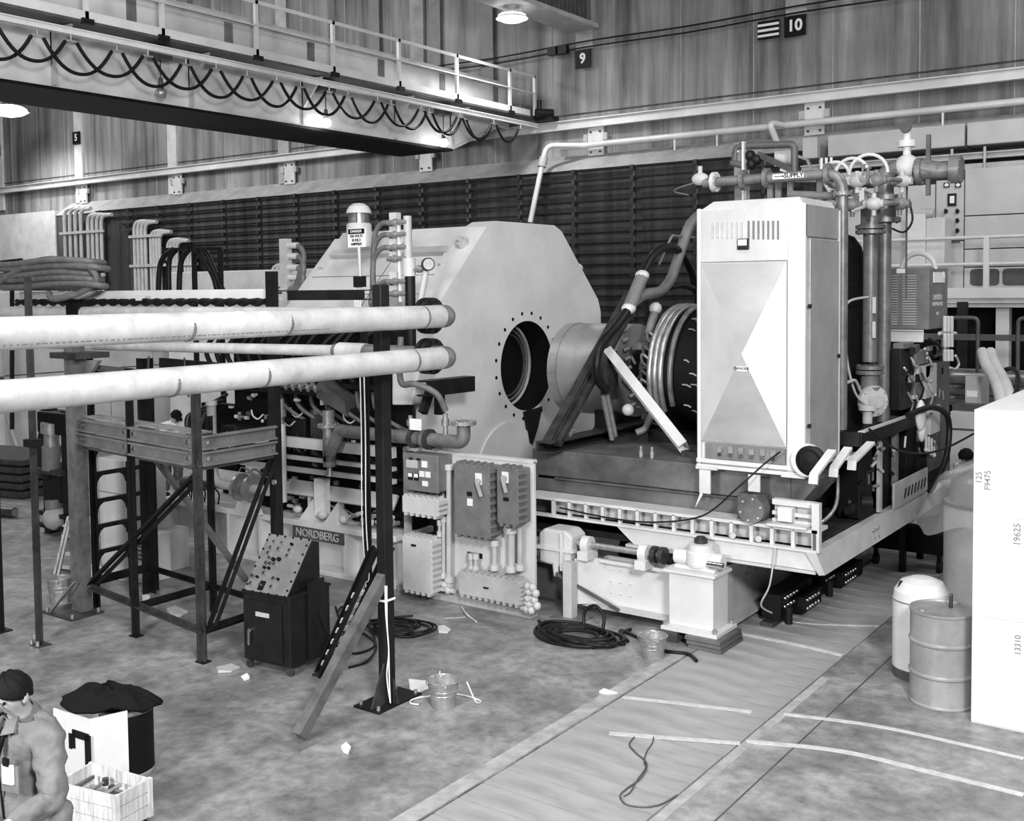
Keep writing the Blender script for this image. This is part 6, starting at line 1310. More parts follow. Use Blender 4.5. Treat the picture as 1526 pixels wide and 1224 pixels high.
# hydraulic press behind the first post
t = T('hydraulic_press', 'black upright press with pale ram and hoses behind the slender post', 'press', PZ(92, 800)); Yl = PZ(92, 800).y
q = LP(80, 715); fz = 0
b = MB(); b.box(LP(64, 720).x, Yl, 0, LP(72, 720).x, Yl + .2, LP(64, 610).z); P(t, 'frame_post', black, b)
b = MB(); b.box(LP(93, 720).x, Yl, 0, LP(100, 720).x, Yl + .2, LP(64, 610).z); P(t, 'frame_post', black, b)
b = MB(); b.box(LP(58, 620).x, Yl - .05, LP(60, 645).z, LP(100, 620).x, Yl + .3, LP(60, 612).z); P(t, 'head', deep, b, bev=.04)
b = MB(); b.cyl(LP(77, 645), LP(77, 665), .12, n=14); b.cyl(LP(77, 630), LP(77, 645), .17, n=14); P(t, 'ram', galv, b)
b = MB(); b.cyl(LP(77, 665), LP(77, 700), .15, n=14); P(t, 'sleeve', mgrey, b)
b = MB(); b.prism([LP(66, 700), LP(82, 668), LP(84, 690), LP(78, 695)], (0, .1, 0)); P(t, 'pale_cover', white, b)
b = MB(); b.box(LP(62, 700).x, Yl - .1, LP(60, 703).z, LP(98, 700).x, Yl + .3, LP(60, 696).z); P(t, 'table', steel, b)
b = MB(); b.box(LP(70, 710).x, Yl, LP(60, 745).z, LP(90, 710).x, Yl + .25, LP(60, 705).z); P(t, 'pump_case', black, b, bev=.03)
b = MB(); b.cyl(LP(80, 745), LP(82, 765), .14, n=14); P(t, 'reservoir', mgrey, b)
b = MB(); b.sphere(LP(83, 772), .2, 12, 8); P(t, 'base_casting', lgrey, b)
for i in range(4): b = MB(); b.tube(spline([LP(62 + 4*i, 640), LP(58 + 3*i, 660), LP(60 + 2*i, 690), LP(66 + 3*i, 715)], 5), .03, 7); P(t, 'hose', rubber, b)
b = MB(); b.box(LP(60, 760).x, Yl - .05, LP(60, 766).z, LP(110, 760).x, Yl + .05, LP(60, 760).z); b.box(LP(60, 790).x, Yl - .05, LP(60, 784).z, LP(110, 778).x, Yl + .05, LP(60, 778).z); P(t, 'cross_rails', black, b)
# step ladder
t = T('step_ladder', 'small pale wooden step ladder behind the weathered column', 'ladder', PZ(110, 860))
for (b0, b1, t0) in (((82, 855), (102, 770), None), ((86, 862), (106, 772), None), ((125, 862), (128, 775), None), ((132, 856), (133, 770), None)):
    p = PZ(*b0); q = PY(b1[0], b1[1], p.y + .12); b = MB(); b.bar(p, q, .05, .03); P(t, 'stile', lwood, b)
for y, xa, xb in ((783, 97, 131), (798, 95, 131), (825, 89, 130), (845, 85, 129)):
    b = MB(); b.bar(PY(xa, y, 8.5), PY(xb, y + 2, 8.6), .09, .03); P(t, 'step', lwood, b)
# cartons
def carton(label, px0, py0, px1, py1, d=.5, m_=card, txt=None):
    p = PZ(px0, py1); Yc_ = p.y; a0, a1 = PY(px0, py0, Yc_), PY(px1, py1, Yc_); t = T('carton', label, 'box', (p.x, Yc_, 0), 'cartons behind the staging')
    z0_ = .001
    b = MB(); b.box(a0.x, Yc_, z0_, a1.x, Yc_ + d, a0.z); P(t, 'box', m_, b, bev=.01)
    b = MB(); b.box(a0.x - .005, Yc_ - .006, z0_ + (a0.z - z0_)*.72, a1.x + .005, Yc_ + .0, z0_ + (a0.z - z0_)*.725); P(t, 'lid_seam', mgrey, b)
    if txt: 
        for i in range(txt): b = MB(); zz = z0_ + (a0.z - z0_)*(.85 - .09*i); b.box(a0.x + (a1.x - a0.x)*.2, Yc_ - .008, zz, a0.x + (a1.x - a0.x)*(.8 - .1*(i % 2)), Yc_ - .004, zz + .025); P(t, 'print_line', dgrey, b)
carton('tall white carton showing behind the rungs of the staging', 146, 682, 190, 858); carton('plain white carton stack behind the inner staging post', 196, 668, 224, 840, .3)
carton('printed carton with lines of dark lettering behind the staging', 203, 798, 218, 868, .4, card, 5); carton('grey printed carton standing beside the black staging leg', 229, 790, 247, 850, .4, lgrey, 8)
b = MB(); q = PZ(150, 858); b.sphere(q + V(.25, -.30, .13), .16, 12, 8, (1.4, 1, .8)); S('rag_bundle', 'crumpled pale rag bundle on the floor behind the staging', 'rag', wcloth, b)
t = T('workbench', 'dark cluttered workbench behind the staging carrying tools', 'bench', PZ(270, 770)); q = V(-14.9, 11.18, 0)
b = MB(); b.box(q.x, q.y, .75, q.x + 2.2, q.y + .62, .83); P(t, 'top', dgrey, b)
for x in (.05, 2.1): b = MB(); b.box(q.x + x, q.y + .05, 0, q.x + x + .08, q.y + .57, .75); P(t, 'leg', lgrey, b)
for i in range(7): b = MB(); b.sphere((q.x + .25 + .28*i, q.y + .3, .92 + .04*(i % 2)), .13, 10, 6, (1.2, 1, .7)); P(t, 'tool_heap', (black, mgrey, offwhite)[i % 3], b)
# ================================================================ right foreground
t = T('shipping_crate', 'tall white painted plywood crate with stencilled numbers', 'crate', (-1.5, 11, 0))
b = MB(); b.box(-2.26, 10.04, 0, -.4, 12.7, 2.80); P(t, 'case', crategrey, b, bev=.006)
for z0_, z1_ in ((.02, .965), (.975, 1.865), (1.875, 2.79)): b = MB(); b.box(-2.255, 10.025, z0_, -.4, 10.04, z1_); P(t, 'panel', crategrey, b, bev=.004)
for s_, px, py, h in (('125', 1459, 712, .05), ('F9475', 1472, 716, .05), ('19625', 1516, 797, .055), ('13310', 1517, 962, .05)):
    q = PY(px, py, 10.02); text(t, 'stencil', s_, inkgrey, (q.x, 10.022, q.z), EZ, -EX, h, bold=.001)
t = T('oil_drum', 'grey ribbed steel oil drum with a tap stub on its lid', 'drum', (-2.6, 10.42, 0)); c = V(-2.605, 10.42, 0); r = .285
prof = [(r, 0), (r + .008, .005), (r + .008, .02), (r, .03), (r, .27), (r + .012, .285), (r + .012, .30), (r, .315), (r, .565), (r + .012, .58), (r + .012, .595), (r, .61), (r, .85), (r + .008, .86), (r + .008, .88), (r - .004, .88), (r - .012, .865)]
b = MB(); b.lathe(prof, c, n=48); P(t, 'shell', drumm, b)
b = MB(); b.lathe([(r - .012, .862), (0, .866)], c, n=48, caps=False); P(t, 'lid', drumm, b)
b = MB(); b.cyl(c + V(.05, .1, .86), c + V(.05, .1, .97), .018, n=10); b.lathe([(.012, 0), (.022, 0), (.022, .012), (.012, .012)], c + V(.05, .1, .98), (1, 0, 0), n=12); P(t, 'tap_stub', steel, b)
b = MB(); b.cyl(c + V(-.15, -.12, .864), c + V(-.15, -.12, .878), .03, n=14); P(t, 'bung', galv, b)
t = T('white_drum', 'white drum with a rounded cover standing behind the oil drum', 'drum', (-2.93, 10.98, 0)); c = V(-2.95, 11.0, 0)
b = MB(); b.lathe([(.27, 0), (.27, .10)], c, n=32); P(t, 'base', dgrey, b)
b = MB(); b.lathe([(.275, .10), (.275, .78)], c, n=32); P(t, 'shell', white, b)
b = MB(); b.lathe([(.27, .78), (.26, .86), (.2, .95), (.1, .99), (0, 1.0)], c, n=32); P(t, 'cover', white, b)
b = MB(); b.lathe([(.28, .77), (.285, .775), (.28, .78)], c, n=32, caps=False); P(t, 'band', dgrey, b)
b = MB(); b.bar(c + V(-.24, -.1, .74), c + V(-.16, -.14, .96), .03, .012); P(t, 'strap', black, b)
t = T('wrapped_cylinder', 'pale metal cylinder with clear plastic sheet thrown over its top', 'cylinder', (-3.0, 14.0, 0)); c = V(-3.02, 13.98, 0)
b = MB(); b.lathe([(.46, 0), (.46, 1.22), (.47, 1.24)], c, n=40); P(t, 'shell', lgrey, b)
b = MB(); b.lathe([(.475, 1.2), (.485, 1.21), (.485, 1.24), (.475, 1.25)], c, n=40, caps=False); P(t, 'rim_band', black, b)
b = MB(); b.lathe([(.40, 1.25), (.38, 1.5), (.3, 1.58), (0, 1.6)], c, n=32); P(t, 'inner_can', mgrey, b)
random.seed(11)
def shf(u, v):
    a = 2*pi*u; rr = .05 + .62*v; z = 1.72 - .15*v - (.55*max(0, v - .62)/.38 if v > .62 else 0) + .03*sin(5*a + 3*v) + .02*sin(9*a)
    rr *= 1 + .05*sin(7*a + 4*v)
    if cos(a - 3.6) > .6: rr *= 1 + .5*(cos(a - 3.6) - .6)*v; z -= .3*v*(cos(a - 3.6) - .6)
    return c + V(rr*cos(a), rr*sin(a), z)
b = MB(); b.grid(shf, 48, 14); P(t, 'plastic_sheet', film, b, 'clear crinkled plastic sheet')
# ================================================================ gallery at the back
t = T('control_gallery', 'raised gallery with pale instrument panels, railing and rounded windows', 'gallery', (-3, 23.5, 0)); YG, YP = 22.4, 23.6
b = MB(); b.box(-8.5, YG, 3.5, 3, 25.2, 3.72); P(t, 'deck', lgrey, b)
b = MB(); b.box(-8.5, YG - .06, 3.62, 3, YG, 3.82); P(t, 'fascia', white, b)
b = MB(); b.box(-8.5, YG - .04, 3.44, 3, YG, 3.50); b.box(-8.5, YG - .08, 3.52, 3, YG - .02, 3.56); P(t, 'fascia_rails', lgrey, b)
for x in (-4.57, -1.5, 1.5, -7.8): b = MB(); b.box(x - .12, YG + .1, 0, x + .12, YG + .34, 3.5); P(t, 'column', white, b)
b = MB(); b.box(-5.36, YG - .1, .5, -5.16, YG + .05, 3.55); P(t, 'column', black, b, 'black column')
for z in (4.80, 4.28): b = MB(); b.tube([(-8.5, YG, z), (3, YG, z)], .035, 8); P(t, 'hand_rail', white, b)
for x in (-7.2, -4.85, -2.6, -.3, 2): b = MB(); b.box(x - .05, YG - .04, 3.72, x + .05, YG + .04, 4.82); P(t, 'rail_post', white, b)
def panel(x0_, x1_, z0_, z1_, m_=plaster): b = MB(); b.box(x0_, YP, z0_, x1_, YP + .5, z1_); return P(t, 'panel', m_, b, bev=.01)
panel(-8.3, -6.13, 3.72, 5.98); ip = panel(-6.11, -5.56, 4.80, 6.05); panel(-6.11, -5.56, 3.72, 4.78)
panel(-5.54, -1.0, 5.30, 6.25); panel(-5.54, -1.0, 4.62, 5.28); panel(-5.54, -1.0, 4.25, 4.60); wp = panel(-5.54, -1.0, 3.72, 4.23)
for x in (-5.14, -4.52, -3.9, -3.2):
    pts = []
    for cx, cz, a0 in ((.19, .14, 0), (-.19, .14, pi/2), (-.19, -.14, pi), (.19, -.14, 1.5*pi)):
        pts += [(x + cx + .09*cos(a0 + pi/2*k/4), YP - .012, 4.03 + cz*.72 + .07*sin(a0 + pi/2*k/4)) for k in range(5)]
    b = MB(); b.prism(pts, (0, .012, 0)); P(wp, 'window_pane', winm, b)
for px in (1411, 1428):
    q = PY(px, 276, YP); b = MB(); b.box(q.x - .055, YP - .03, q.z - .05, q.x + .055, YP, q.z + .05); m_ = P(ip, 'meter', black, b); b = MB(); b.sphere((q.x, YP - .03, q.z), .045, 10, 6, (1, .2, .8)); P(m_, 'dial', paper, b)
q = PY(1419, 298, YP); b = MB(); b.box(q.x - .085, YP - .03, q.z - .13, q.x + .085, YP, q.z + .13); rc = P(ip, 'recorder', black, b); b = MB(); b.box(q.x - .04, YP - .035, q.z - .07, q.x + .05, YP - .03, q.z + .08); P(rc, 'chart', paper, b)
for py in (315, 329, 344):
    for px in (1410, 1427): q = PY(px, py, YP); b = MB(); b.box(q.x - .035, YP - .03, q.z - .03, q.x + .035, YP, q.z + .03); b.box(q.x - .02, YP - .06, q.z - .05, q.x + .02, YP - .03, q.z + .05); P(ip, 'selector', black, b)
for px in (1409, 1424): q = PY(px, 361, YP); b = MB(); b.box(q.x - .09, YP - .01, q.z - .02, q.x + .09, YP, q.z + .02); P(ip, 'label_strip', dgrey, b)
q = PY(1419, 268, YP); b = MB(); b.box(q.x - .1, YP - .01, q.z - .025, q.x + .1, YP, q.z + .025); P(ip, 'label_strip', dgrey, b)
b = MB(); b.box(-8.5, 25.0, 0, 3, 25.1, 3.5); P(t, 'shade_sheet', deep, b)  # dark sheet added for the shadow on the wall under the gallery
t = T('white_cabinet', 'plain white cabinet on the gallery behind the louvred box', 'cabinet', (-6.2, 22.8, 3.72))
b = MB(); b.box(PY(1350, 320, 22.7).x, 22.7, 3.722, PY(1379, 320, 22.7).x, 23.3, PY(1379, 318, 22.7).z); P(t, 'case', white, b, bev=.02)
b = MB(); b.box(PY(1380, 320, 22.75).x, 22.75, 3.722, PY(1408, 320, 22.75).x, 23.3, PY(1400, 324, 22.75).z); P(t, 'side_case', offwhite, b, bev=.02)
b = MB(); b.cyl(PY(1372, 318, 22.8), PY(1392, 318, 22.8), .1, n=12); P(t, 'top_motor', lgrey, b)
# clutter below the gallery
t = T('bright_tubes', 'row of shiny horizontal steel tubes on a low frame under the gallery', 'tubes', (-4.2, 20.5, 0))
for i in range(3): b = MB(); b.cyl((-6.0, 20.4 + .25*i, 2.25 - .22*i), (-1.5, 20.4 + .25*i, 2.25 - .22*i), .14, n=14); P(t, 'tube', bright, b)
for x in (-5.6, -3.6): b = MB(); b.box(x, 20.35, 0, x + .1, 21.1, 2.1); P(t, 'leg', mgrey, b)
b = MB(); b.box(-6.0, 20.3, 2.9, -1.5, 20.5, 3.0); P(t, 'rail', dgrey, b)
for x in (-4.75, -3.6): b = MB(); b.tube(fillet([(x - .25, 20.2, 1.6), (x - .25, 20.2, 3.3), (x + .25, 20.2, 3.3), (x + .25, 20.2, 1.6)], .1), .035, 8); P(t, 'hoop', dgrey, b)
t = T('thick_hoses', 'pair of thick pale hoses sloping down under the gallery', 'hose', (-3.8, 17.5, 0))
for i in range(2): b = MB(); b.tube(spline([PY(1464 + 12*i, 525, 19), PY(1470 + 13*i, 545, 18.5), PY(1484 + 13*i, 570, 18), PY(1492 + 14*i, 600, 17.5), PY(1498 + 14*i, 660, 17)], 6), .09, 10); P(t, 'hose', offwhite, b)
b = MB(); b.tube(spline([PY(1494, 552, 18.5), PY(1510, 550, 18.3), PY(1518, 565, 18), PY(1514, 585, 17.6), PY(1500, 600, 17.3)], 6), .035, 8); P(t, 'cable', rubber, b)
b = MB(); b.box(-4.2, 16.95, 0, -3.2, 18.35, 1.0); P(t, 'sump_box', dgrey, b)
t = T('filing_case', 'grey metal case with a label under the gallery', 'case', (-5.1, 19.5, 0)); a0, a1 = PY(1438, 560, 19), PY(1462, 600, 19)
b = MB(); b.box(a0.x, 19, 0, a1.x, 19.6, a0.z); P(t, 'case', lgrey, b, bev=.02)
b = MB(); b.box(a0.x + .03, 18.99, a0.z - .35, a0.x + .2, 19, a0.z - .25); P(t, 'label', paper, b)
b = MB(); b.box(a0.x - .1, 18.6, a0.z - .6, a1.x + .1, 18.98, a0.z - .45); P(t, 'shelf', dgrey, b)
t = T('low_case', 'pale low cabinet on the floor behind the platform corner', 'cabinet', (-3.8, 18.0, 0)); a0, a1 = PY(1418, 612, 18.5), PY(1448, 628, 18.5)
b = MB(); b.box(a0.x, 18.4, 0, a1.x + .6, 18.58, a0.z); P(t, 'case', offwhite, b, bev=.02)
b = MB(); b.box(a0.x, 18.385, a0.z - .3, a1.x + .6, 18.4, a0.z - .27); P(t, 'drawer_gap', dgrey, b)

# ================================================================ left foreground
c0, l0, r0 = PZ(137, 1195), PZ(84, 1175), PZ(193, 1180); H = .645
t = T('folded_panel', 'white folded sheet screen with a black handle mark around a black drum', 'screen', c0)
for a_, b_, lab in ((c0, l0, 'left'), (c0, r0, 'right')):
    d = (b_ - a_).normalized(); n = V(-d.y, d.x, 0); b = MB(); b.obox((a_ + b_)/2 + V(0, 0, H/2), (b_ - a_)/2, n*.006, V(0, 0, H/2)); P(t, 'panel', white, b)
d = (l0 - c0).normalized(); n = V(-d.y, d.x, 0); n = n if n.dot(V(1, -1, 0)) > 0 else -n
def LPn(u, z): return c0 + d*u + n*.010 + V(0, 0, z)
b = MB(); b.obox(LPn(.015, .27), d*.035, n*.003, V(0, 0, .25)); b.obox(LPn(.10, .50), d*.10, n*.003, V(0, 0, .03)); b.obox(LPn(.185, .45), d*.016, n*.003, V(0, 0, .07)); b.obox(LPn(.225, .43), d*.018, n*.004, V(0, 0, .06)); P(t, 'black_strap', deep, b, 'black tape strap with loose end')
t = T('black_drum', 'black fibre drum with a metal hoop behind the folded white screen', 'drum', PZ(205, 1150)); c = PZ(230, 1150) - V(.81, .585, 0)*.215
b = MB(); b.lathe([(.21, 0), (.21, .575)], c, n=36); P(t, 'shell', deep, b)
for z in (.0, .525): b = MB(); b.lathe([(.212, z), (.218, z + .01), (.218, z + .035), (.212, z + .045)], c, n=36, caps=False); P(t, 'hoop', galv, b)
cj = PZ(156, 1047, .66) + V(-.585, .81, 0)*.05; jr, jd = V(.81, .585, 0), V(-.585, .81, 0)
def jk(u, v):
    a = 2*pi*u; rr = v*(1 + .10*sin(3*a + 1) + .05*sin(7*a)); z = .692 + .075*(1 - v*v)*(1 + .3*sin(5*a)) + .018*sin(4*a + 7*v) + .008*sin(11*a + 9*v) - (.012 + .010*sin(3*a + .5) + .06*max(0, cos(a)))*max(0, v - .6)/.4
    return V(cj.x, cj.y, 0) + jr*(rr*cos(a)*.385) + jd*(rr*sin(a)*.24) + V(0, 0, z)
b = MB(); b.grid(jk, 40, 10); o = S('work_jacket', 'dark jacket thrown over the black drum and white screen', 'jacket', dcloth, b)
md = o.modifiers.new('thick', 'SOLIDIFY'); md.thickness = .03; md.offset = 1
t = T('tool_crate', 'wooden slatted crate of hand tools on a small dolly', 'crate', PZ(160, 1215))
cz0, cz1 = .12, .40; k = [PZ(85, 1165, cz1), PZ(137, 1136, cz1), PZ(222, 1160, cz1), PZ(172, 1186, cz1)]
for i in range(4):
    a_, b_ = k[i], k[(i + 1) % 4]
    for j in range(3):
        zz = cz0 + (cz1 - cz0)*(j + .5)/3; b = MB(); b.bar(V(a_.x, a_.y, zz), V(b_.x, b_.y, zz), .018, (cz1 - cz0)/3 - .006); P(t, 'slat', lwood, b)
    b = MB(); b.bar(V(a_.x, a_.y, cz0), V(a_.x, a_.y, cz1), .035, .035); P(t, 'corner_batten', lwood, b)
km = (k[0] + k[1] + k[2] + k[3])/4
b = MB(); b.prism([V(km.x + (p.x - km.x)*.95, km.y + (p.y - km.y)*.95, .22) for p in k], (0, 0, .02)); P(t, 'bottom', mwood, b)
for p in (k[2], k[3], k[0]): q = p*.85 + km*.15; b = MB(); b.cyl(V(q.x - .02, q.y, .045), V(q.x + .02, q.y, .045), .045, n=12); P(t, 'caster', deep, b)
u_, v_ = (k[2] - k[1]).normalized(), (k[0] - k[1]).normalized()
for i in range(9):
    low = i < 5
    s = km + (v_*(-.11 + .055*i) + u_*(.07*(-1)**i) if low else u_*(-.21 + .14*(i - 5)) + v_*(.012*(-1)**i)); dd = (u_ if low else v_)*(1 if i % 2 else -1); p = V(s.x, s.y, .270 if low else .328)
    t2 = T('hand_tool', ('steel hammer with round head lying in the wooden crate', 'steel wrench lying in the wooden crate', 'short iron bar lying in the wooden crate')[i % 3], 'tool', p, ('hammers in the crate', 'wrenches in the crate', 'iron bars in the crate')[i % 3])
    b = MB(); b.cyl(p - dd*.09, p + dd*.09, .014 if i % 3 else .011, n=8); P(t2, 'shaft', (mgrey, galv, dgrey)[i % 3], b)
    s_, w_ = frame(dd); b = MB()
    if i % 3 == 0: b.cyl(p + dd*.10 - w_*.025, p + dd*.10 + w_*.025, .024, n=10)
    elif i % 3 == 1: b.lathe([(.015, -.01), (.03, -.01), (.03, .01), (.015, .01)], p + dd*.12, w_, n=10)
    else: b.cyl(p + dd*.09, p + dd*.12, .022, n=8)
    P(t2, 'head', steel, b)
t = T('tool_bag', 'small metal case with wire handle beside the wooden crate', 'case', PZ(105, 1215)); q = PZ(100, 1222) + V(-.02, -.16, 0)
b = MB(); b.obox(q + V(0, 0, .14), (.12, .07, 0), (-.05, .09, 0), (0, 0, .14)); P(t, 'case', mgrey, b, bev=.03)
b = MB(); b.tube(arc(q + V(0, 0, .27), (.86, .5, 0), EZ, .09, 0, pi, 10), .008, 6); P(t, 'handle', black, b)
b = MB(); b.sphere(q + V(.0, .02, .3), .07, 10, 6, (1.2, .9, .5)); P(t, 'contents', black, b)
# ================================================================ people
CLO = bpy.data.textures.new('fold_noise', 'CLOUDS'); CLO.noise_scale = .06; CLO.noise_depth = 2
def skin_mesh(parent, name, m_, pts, edges, sub=2, root=0, fold=0):
    me = bpy.data.meshes.new(name); me.from_pydata([V(p) for p, r in pts], edges, []); me.materials.append(m_)
    o = bpy.data.objects.new(name, me); COL.objects.link(o); o.parent = parent
    md = o.modifiers.new('skin', 'SKIN'); md.use_smooth_shade = True
    for i, (p, r) in enumerate(pts):
        sv = me.skin_vertices[0].data[i]; sv.radius = (r, r) if not isinstance(r, tuple) else r; sv.use_root = (i == root)
    s2 = o.modifiers.new('sub', 'SUBSURF'); s2.levels = sub; s2.render_levels = sub
    if fold: dm = o.modifiers.new('folds', 'DISPLACE'); dm.texture = CLO; dm.strength = fold; dm.mid_level = .2
    return o
def chain(pts, edges, start, seq):
    p = start
    for q in seq: pts.append(q); edges.append((p, len(pts) - 1)); p = len(pts) - 1
    return p
def person(label, loc, face, lean, arms, top_m, leg_m, hair_m, hat=False, head_turn=(0, 0), glove=None, legs=True, scale=1.0, shoes=True):
    """face: heading of the chest; lean: forward tilt of the trunk; arms: two (elbow, wrist, finger direction) in local metres"""
    root = T('person', label, 'person', loc); root.rotation_euler.z = face; root.scale = (scale,)*3
    ca, sa = cos(lean), sin(lean)
    def up(h, f=0.): return V(0, h*sa + f*ca, .94 + h*ca - f*sa)         # along the leaning spine, f forward
    neck, headc = up(.50), up(.60, .02)
    hd = (up(1.0) - up(0)).normalized(); ht = V(head_turn[0], head_turn[1], 0)
    skull = neck + V(0, .03, .0) + (hd*.13 + ht*.10)
    crown = skull + hd*.06 + ht*.02
    pts = [(V(0, 0, .94), .10), (up(.16), .10), (up(.32), .10), (up(.40), .06), (neck, .064), (neck + (skull - neck)*.55, .066), (skull, .094), (crown, .082)]
    edges = [(0, 1), (1, 2), (2, 3), (3, 4), (4, 5), (5, 6), (6, 7)]
    sl = {}
    for s, (el, wr, fd) in zip((-1, 1), arms):
        sh = up(.43) + V(s*.185, 0, -.01); el, wr, fd = V(el), V(wr), V(fd).normalized()
        i = chain(pts, edges, 3, [(sh - V(0, 0, .05), .040), ((sh + el)/2, .045), (el, .040), ((el + wr)/2, .038), (wr, .028)]); sl[s] = (sh, el, wr)
        side = fd.cross(V(0, 0, 1)); side = side.normalized() if side.length > .1 else V(1, 0, 0)
        palm = wr + fd*.07; j = chain(pts, edges, i, [(palm, .032)])
        dn = side.cross(fd).normalized(); dn = dn if dn.z < 0 else -dn
        for k, (off, ln) in enumerate(((-.03, .060), (-.010, .078), (.010, .074), (.028, .055))):
            b0 = palm + side*off*1.05 + fd*.03; chain(pts, edges, j, [(b0, .0105), (b0 + fd*ln*.5 + side*off*.2, .0095), (b0 + fd*ln*.85 + dn*ln*.35 + side*off*.25, .008)])
        tb = wr + fd*.03 + side*(.035*s); chain(pts, edges, i, [(tb, .012), (tb + fd*.035 + side*.02*s, .010), (tb + fd*.065 + side*.022*s + dn*.01, .009)])
    feet = []
    for s in (-1, 1):
        hip = V(s*.09, 0, .90); kn = V(s*.11, .05, .48); an = V(s*.12, 0, .09)
        chain(pts, edges, 0, [(hip, .095), ((hip + kn)/2, .08), (kn, .062), ((kn + an)/2, .055), (an, .042), (an + V(0, .10, -.045), .04), (an + V(0, .17, -.05), .032)]); feet.append(an)
    skin_mesh(root, 'body', skin, pts, edges)
    # clothes
    cp = [(V(0, 0, .80), .175), (up(.06), .172), (up(.22), (.165, .14)), (up(.36), (.175, .145)), (up(.455), (.135, .12)), (up(.49), .075)]; ce = [(0, 1), (1, 2), (2, 3), (3, 4), (4, 5)]
    for s in (-1, 1):
        sh, el, wr = sl[s]; chain(cp, ce, 4, [(sh, .082), ((sh + el)/2, .070), (el, .062), ((el + wr)/2, .056), (wr - (wr - el).normalized()*.03, .044)])
    skin_mesh(root, 'shirt', top_m, cp, ce, 3, fold=.035)
    lp = [(V(0, 0, .97), .165), (V(0, 0, .88), .168)]; le = [(0, 1)]
    for s in (-1, 1): chain(lp, le, 1, [(V(s*.095, 0, .80), .128), (V(s*.11, .03, .62), .095), (V(s*.11, .05, .48), .082), (V(s*.12, .02, .28), .075), (V(s*.12, 0, .10), .07)])
    skin_mesh(root, 'trousers', leg_m, lp, le, 3, fold=.035)
    off = wpos(root)
    def part(name, m_, b): me = b.mesh(name); me.materials.append(m_); o = bpy.data.objects.new(name, me); COL.objects.link(o); o.parent = root; return o
    for an in feet: b = MB(); b.sphere(an + V(0, .07, -.045), .06, 12, 8, (.8, 2.1, .75)); part('shoe', deep, b)
    cr = MB(); nd = (skull - neck).normalized(); cr.lathe([(.098, -.035), (.088, .0), (.078, .028), (.070, .028), (.066, 0)], neck + V(0, .0, .0), nd, n=20, caps=False); part('collar_band', top_m, cr)
    # head details: the face looks along the lean
    fwd = (V(0, ca, -sa) + ht*.6 - hd*.35).normalized(); sd = fwd.cross(hd).normalized(); upv = sd.cross(fwd).normalized()
    def hp(x, y, z): return skull + sd*x + fwd*y + upv*z
    b = MB(); b.tube([hp(0, .085, .02), hp(0, .112, -.02), hp(0, .104, -.032)], [.006, .012, .009], 8); part('nose', skin, b)
    for s in (-1, 1):
        b = MB(); b.sphere(hp(s*.033, .079, .012), .009, 8, 6); part('eye', hairm, b)
        b = MB(); b.sphere(hp(s*.092, .0, -.01), .030, 10, 7, (.45, .7, 1)); part('ear', skin, b)
    b = MB(); b.tube([hp(-.022, .080, -.055), hp(0, .086, -.056), hp(.022, .080, -.055)], .004, 6); part('mouth', hairm, b)
    hb = MB()
    def cap(u, v):
        a = 2*pi*u; t_ = v*1.75; back = (.5 - .5*sin(a))**.6
        t2 = v*(1.08 + 1.10*back); rr = .106 + .004*sin(9*a) + .003*sin(17*a + 5*v)
        return skull + (sd*cos(a)*sin(t2)*.95 + fwd*(sin(a)*sin(t2)*1.02) + upv*cos(t2)*1.06)*rr + upv*.012 - fwd*.006
    hb.grid(cap, 28, 9); o = part('cap' if hat else 'hair', hair_m, hb); md = o.modifiers.new('thick', 'SOLIDIFY'); md.thickness = .012; md.offset = 1
    if hat: b = MB(); b.obox(hp(0, .12, .075), sd*.06, fwd*.05, upv*.006); part('cap_brim', hair_m, b)
    return root, up, part
fa = atan2(-.97, .12) - pi/2
mq = PZ(43, 1006, 1.74)
pr, up, part = person('man in grey work clothes with a chest badge, head bowed', (mq.x, mq.y, 0), fa, radians(6),
    (((-.30, .10, 1.06), (-.22, .34, 1.0), (.2, 1, -.2)), ((.31, .02, 1.08), (.27, .20, .86), (-.1, .6, -.8))), cloth, cloth, hairm, head_turn=(-.22, .28), scale=1.07)
b = MB(); b.obox(up(.27, .180) + V(-.09, .0, 0), V(.035, .004, 0), V(0, .006, 0), V(0, 0, .05)); part('badge', paper, b)
b = MB(); b.obox(up(.335, .180) + V(-.085, .0, 0), V(.02, 0, 0), V(0, .006, 0), V(0, 0, .02)); part('badge_clip', deep, b)
b = MB(); b.prism([up(.47, .10) + V(-.02, 0, 0), up(.47, .10) + V(.02, 0, 0), up(.40, .155) + V(.025, 0, 0), up(.30, .165), up(.40, .155) + V(-.025, 0, 0)], V(0, .008, 0)); part('tie', deep, b)
b = MB(); b.tube([up(.44, .15), up(.30, .172), up(.16, .172), up(.0, .176)], .006, 6); part('placket', dcloth, b)
for s in (-1, 1):
    b = MB(); b.tube([up(.47, .06) + V(s*.10, 0, 0), up(.47, 0) + V(s*.15, 0, .01), up(.44, -.07) + V(s*.17, 0, 0)], .006, 6); part('shoulder_seam', dcloth, b)
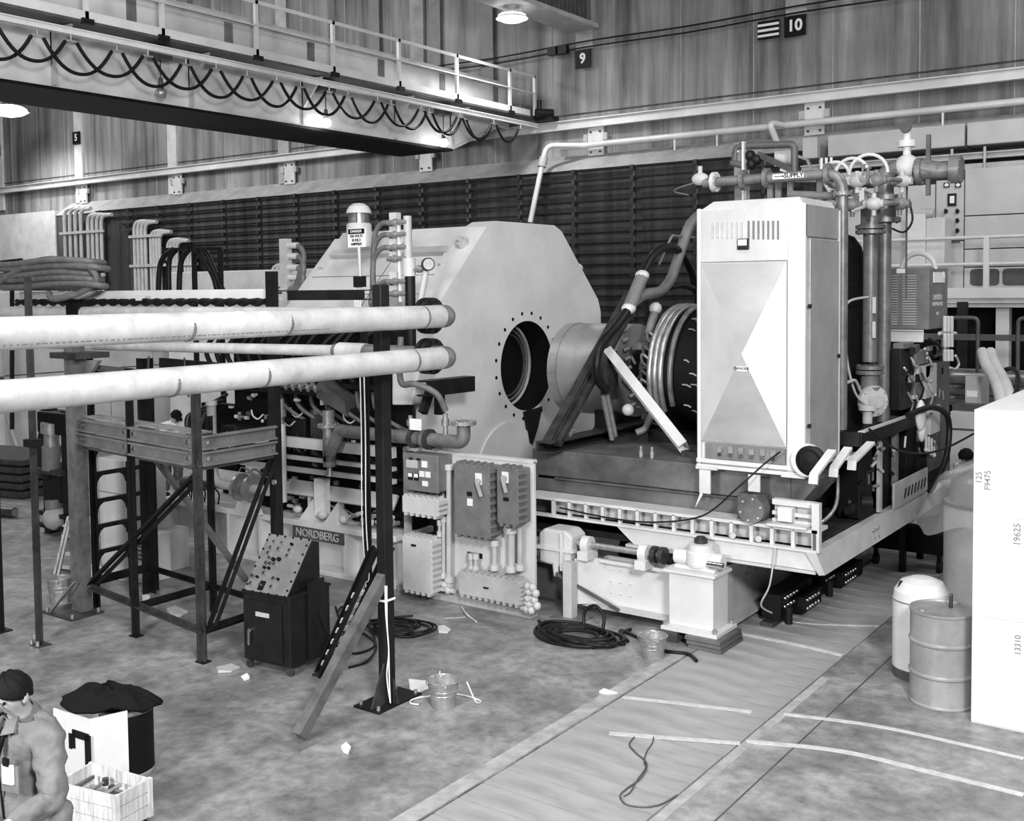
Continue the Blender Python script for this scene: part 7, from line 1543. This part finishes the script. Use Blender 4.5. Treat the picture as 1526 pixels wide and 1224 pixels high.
for s in (-1, 1): b = MB(); b.prism([up(.52, .04) + V(s*.05, 0, 0), up(.505, .09) + V(s*.02, 0, 0), up(.45, .145) + V(s*.03, 0, 0), up(.46, .11) + V(s*.09, 0, 0)], V(0, .012, .006)); part('collar', cloth, b)
b = MB(); b.obox(up(.24, .168) + V(-.09, .0, 0), V(.06, .006, 0), V(0, .006, 0), V(0, 0, .07)); part('chest_pocket', cloth, b)
b = MB(); b.obox(V(.05, .185, .78), V(.075, .0, 0), V(0, .008, 0), V(0, 0, .08)); part('patch_pocket', cloth, b)
# worker in a dark cap behind the staging
person('worker in dark cap and white shirt leaning forward behind the staging', (-17.42, 12.9, 0), -pi/2 - .3, radians(28), (((-.3, .45, 1.05), (-.2, .65, 1.05), (.1, 1, 0)), ((.3, .45, 1.05), (.22, .68, 1.05), (-.1, 1, 0))), wcloth, dgrey, dcloth, hat=True, scale=1.04)
# worker with a white glove at the platform edge
px_ = V(-3.58, 16.15, 0); rz = pi - .25
def loc(w): d = V(w) - px_; return (d.x*cos(-rz) - d.y*sin(-rz), d.x*sin(-rz) + d.y*cos(-rz), d.z)
gh = loc((-3.86, 15.20, 1.17)); ge = loc((-3.62, 15.45, 1.22))
pr, up, part = person('worker in pale coat bending, white-gloved hand on the platform edge', px_, rz, radians(28), (((-.32, .2, 1.0), (-.25, .4, 1.0), (0, 1, -.2)), (ge, gh, V(loc((-3.95, 15.03, 1.09))) - V(gh))), offwhite, mgrey, hairm)
g = V(gh); fd = (V(loc((-3.96, 15.02, 1.07))) - g).normalized(); sd_ = fd.cross(V(0, 0, 1)).normalized()
pts = [(g - fd*.06, .040), (g + fd*.05, .044)]; ed = [(0, 1)]
for off, ln in ((-.035, .07), (-.012, .09), (.012, .085), (.034, .065)): chain(pts, ed, 1, [(g + fd*.09 + sd_*off*1.1, .0135), (g + fd*(.09 + ln*.6) + sd_*off*1.25, .013), (g + fd*(.09 + ln) + sd_*off*1.3 - V(0, 0, .02), .011)])
chain(pts, ed, 0, [(g + fd*.02 + sd_*.045, .015), (g + fd*.06 + sd_*.07, .0135), (g + fd*.09 + sd_*.075, .012)])
skin_mesh(pr, 'glove', wcloth, pts, ed)
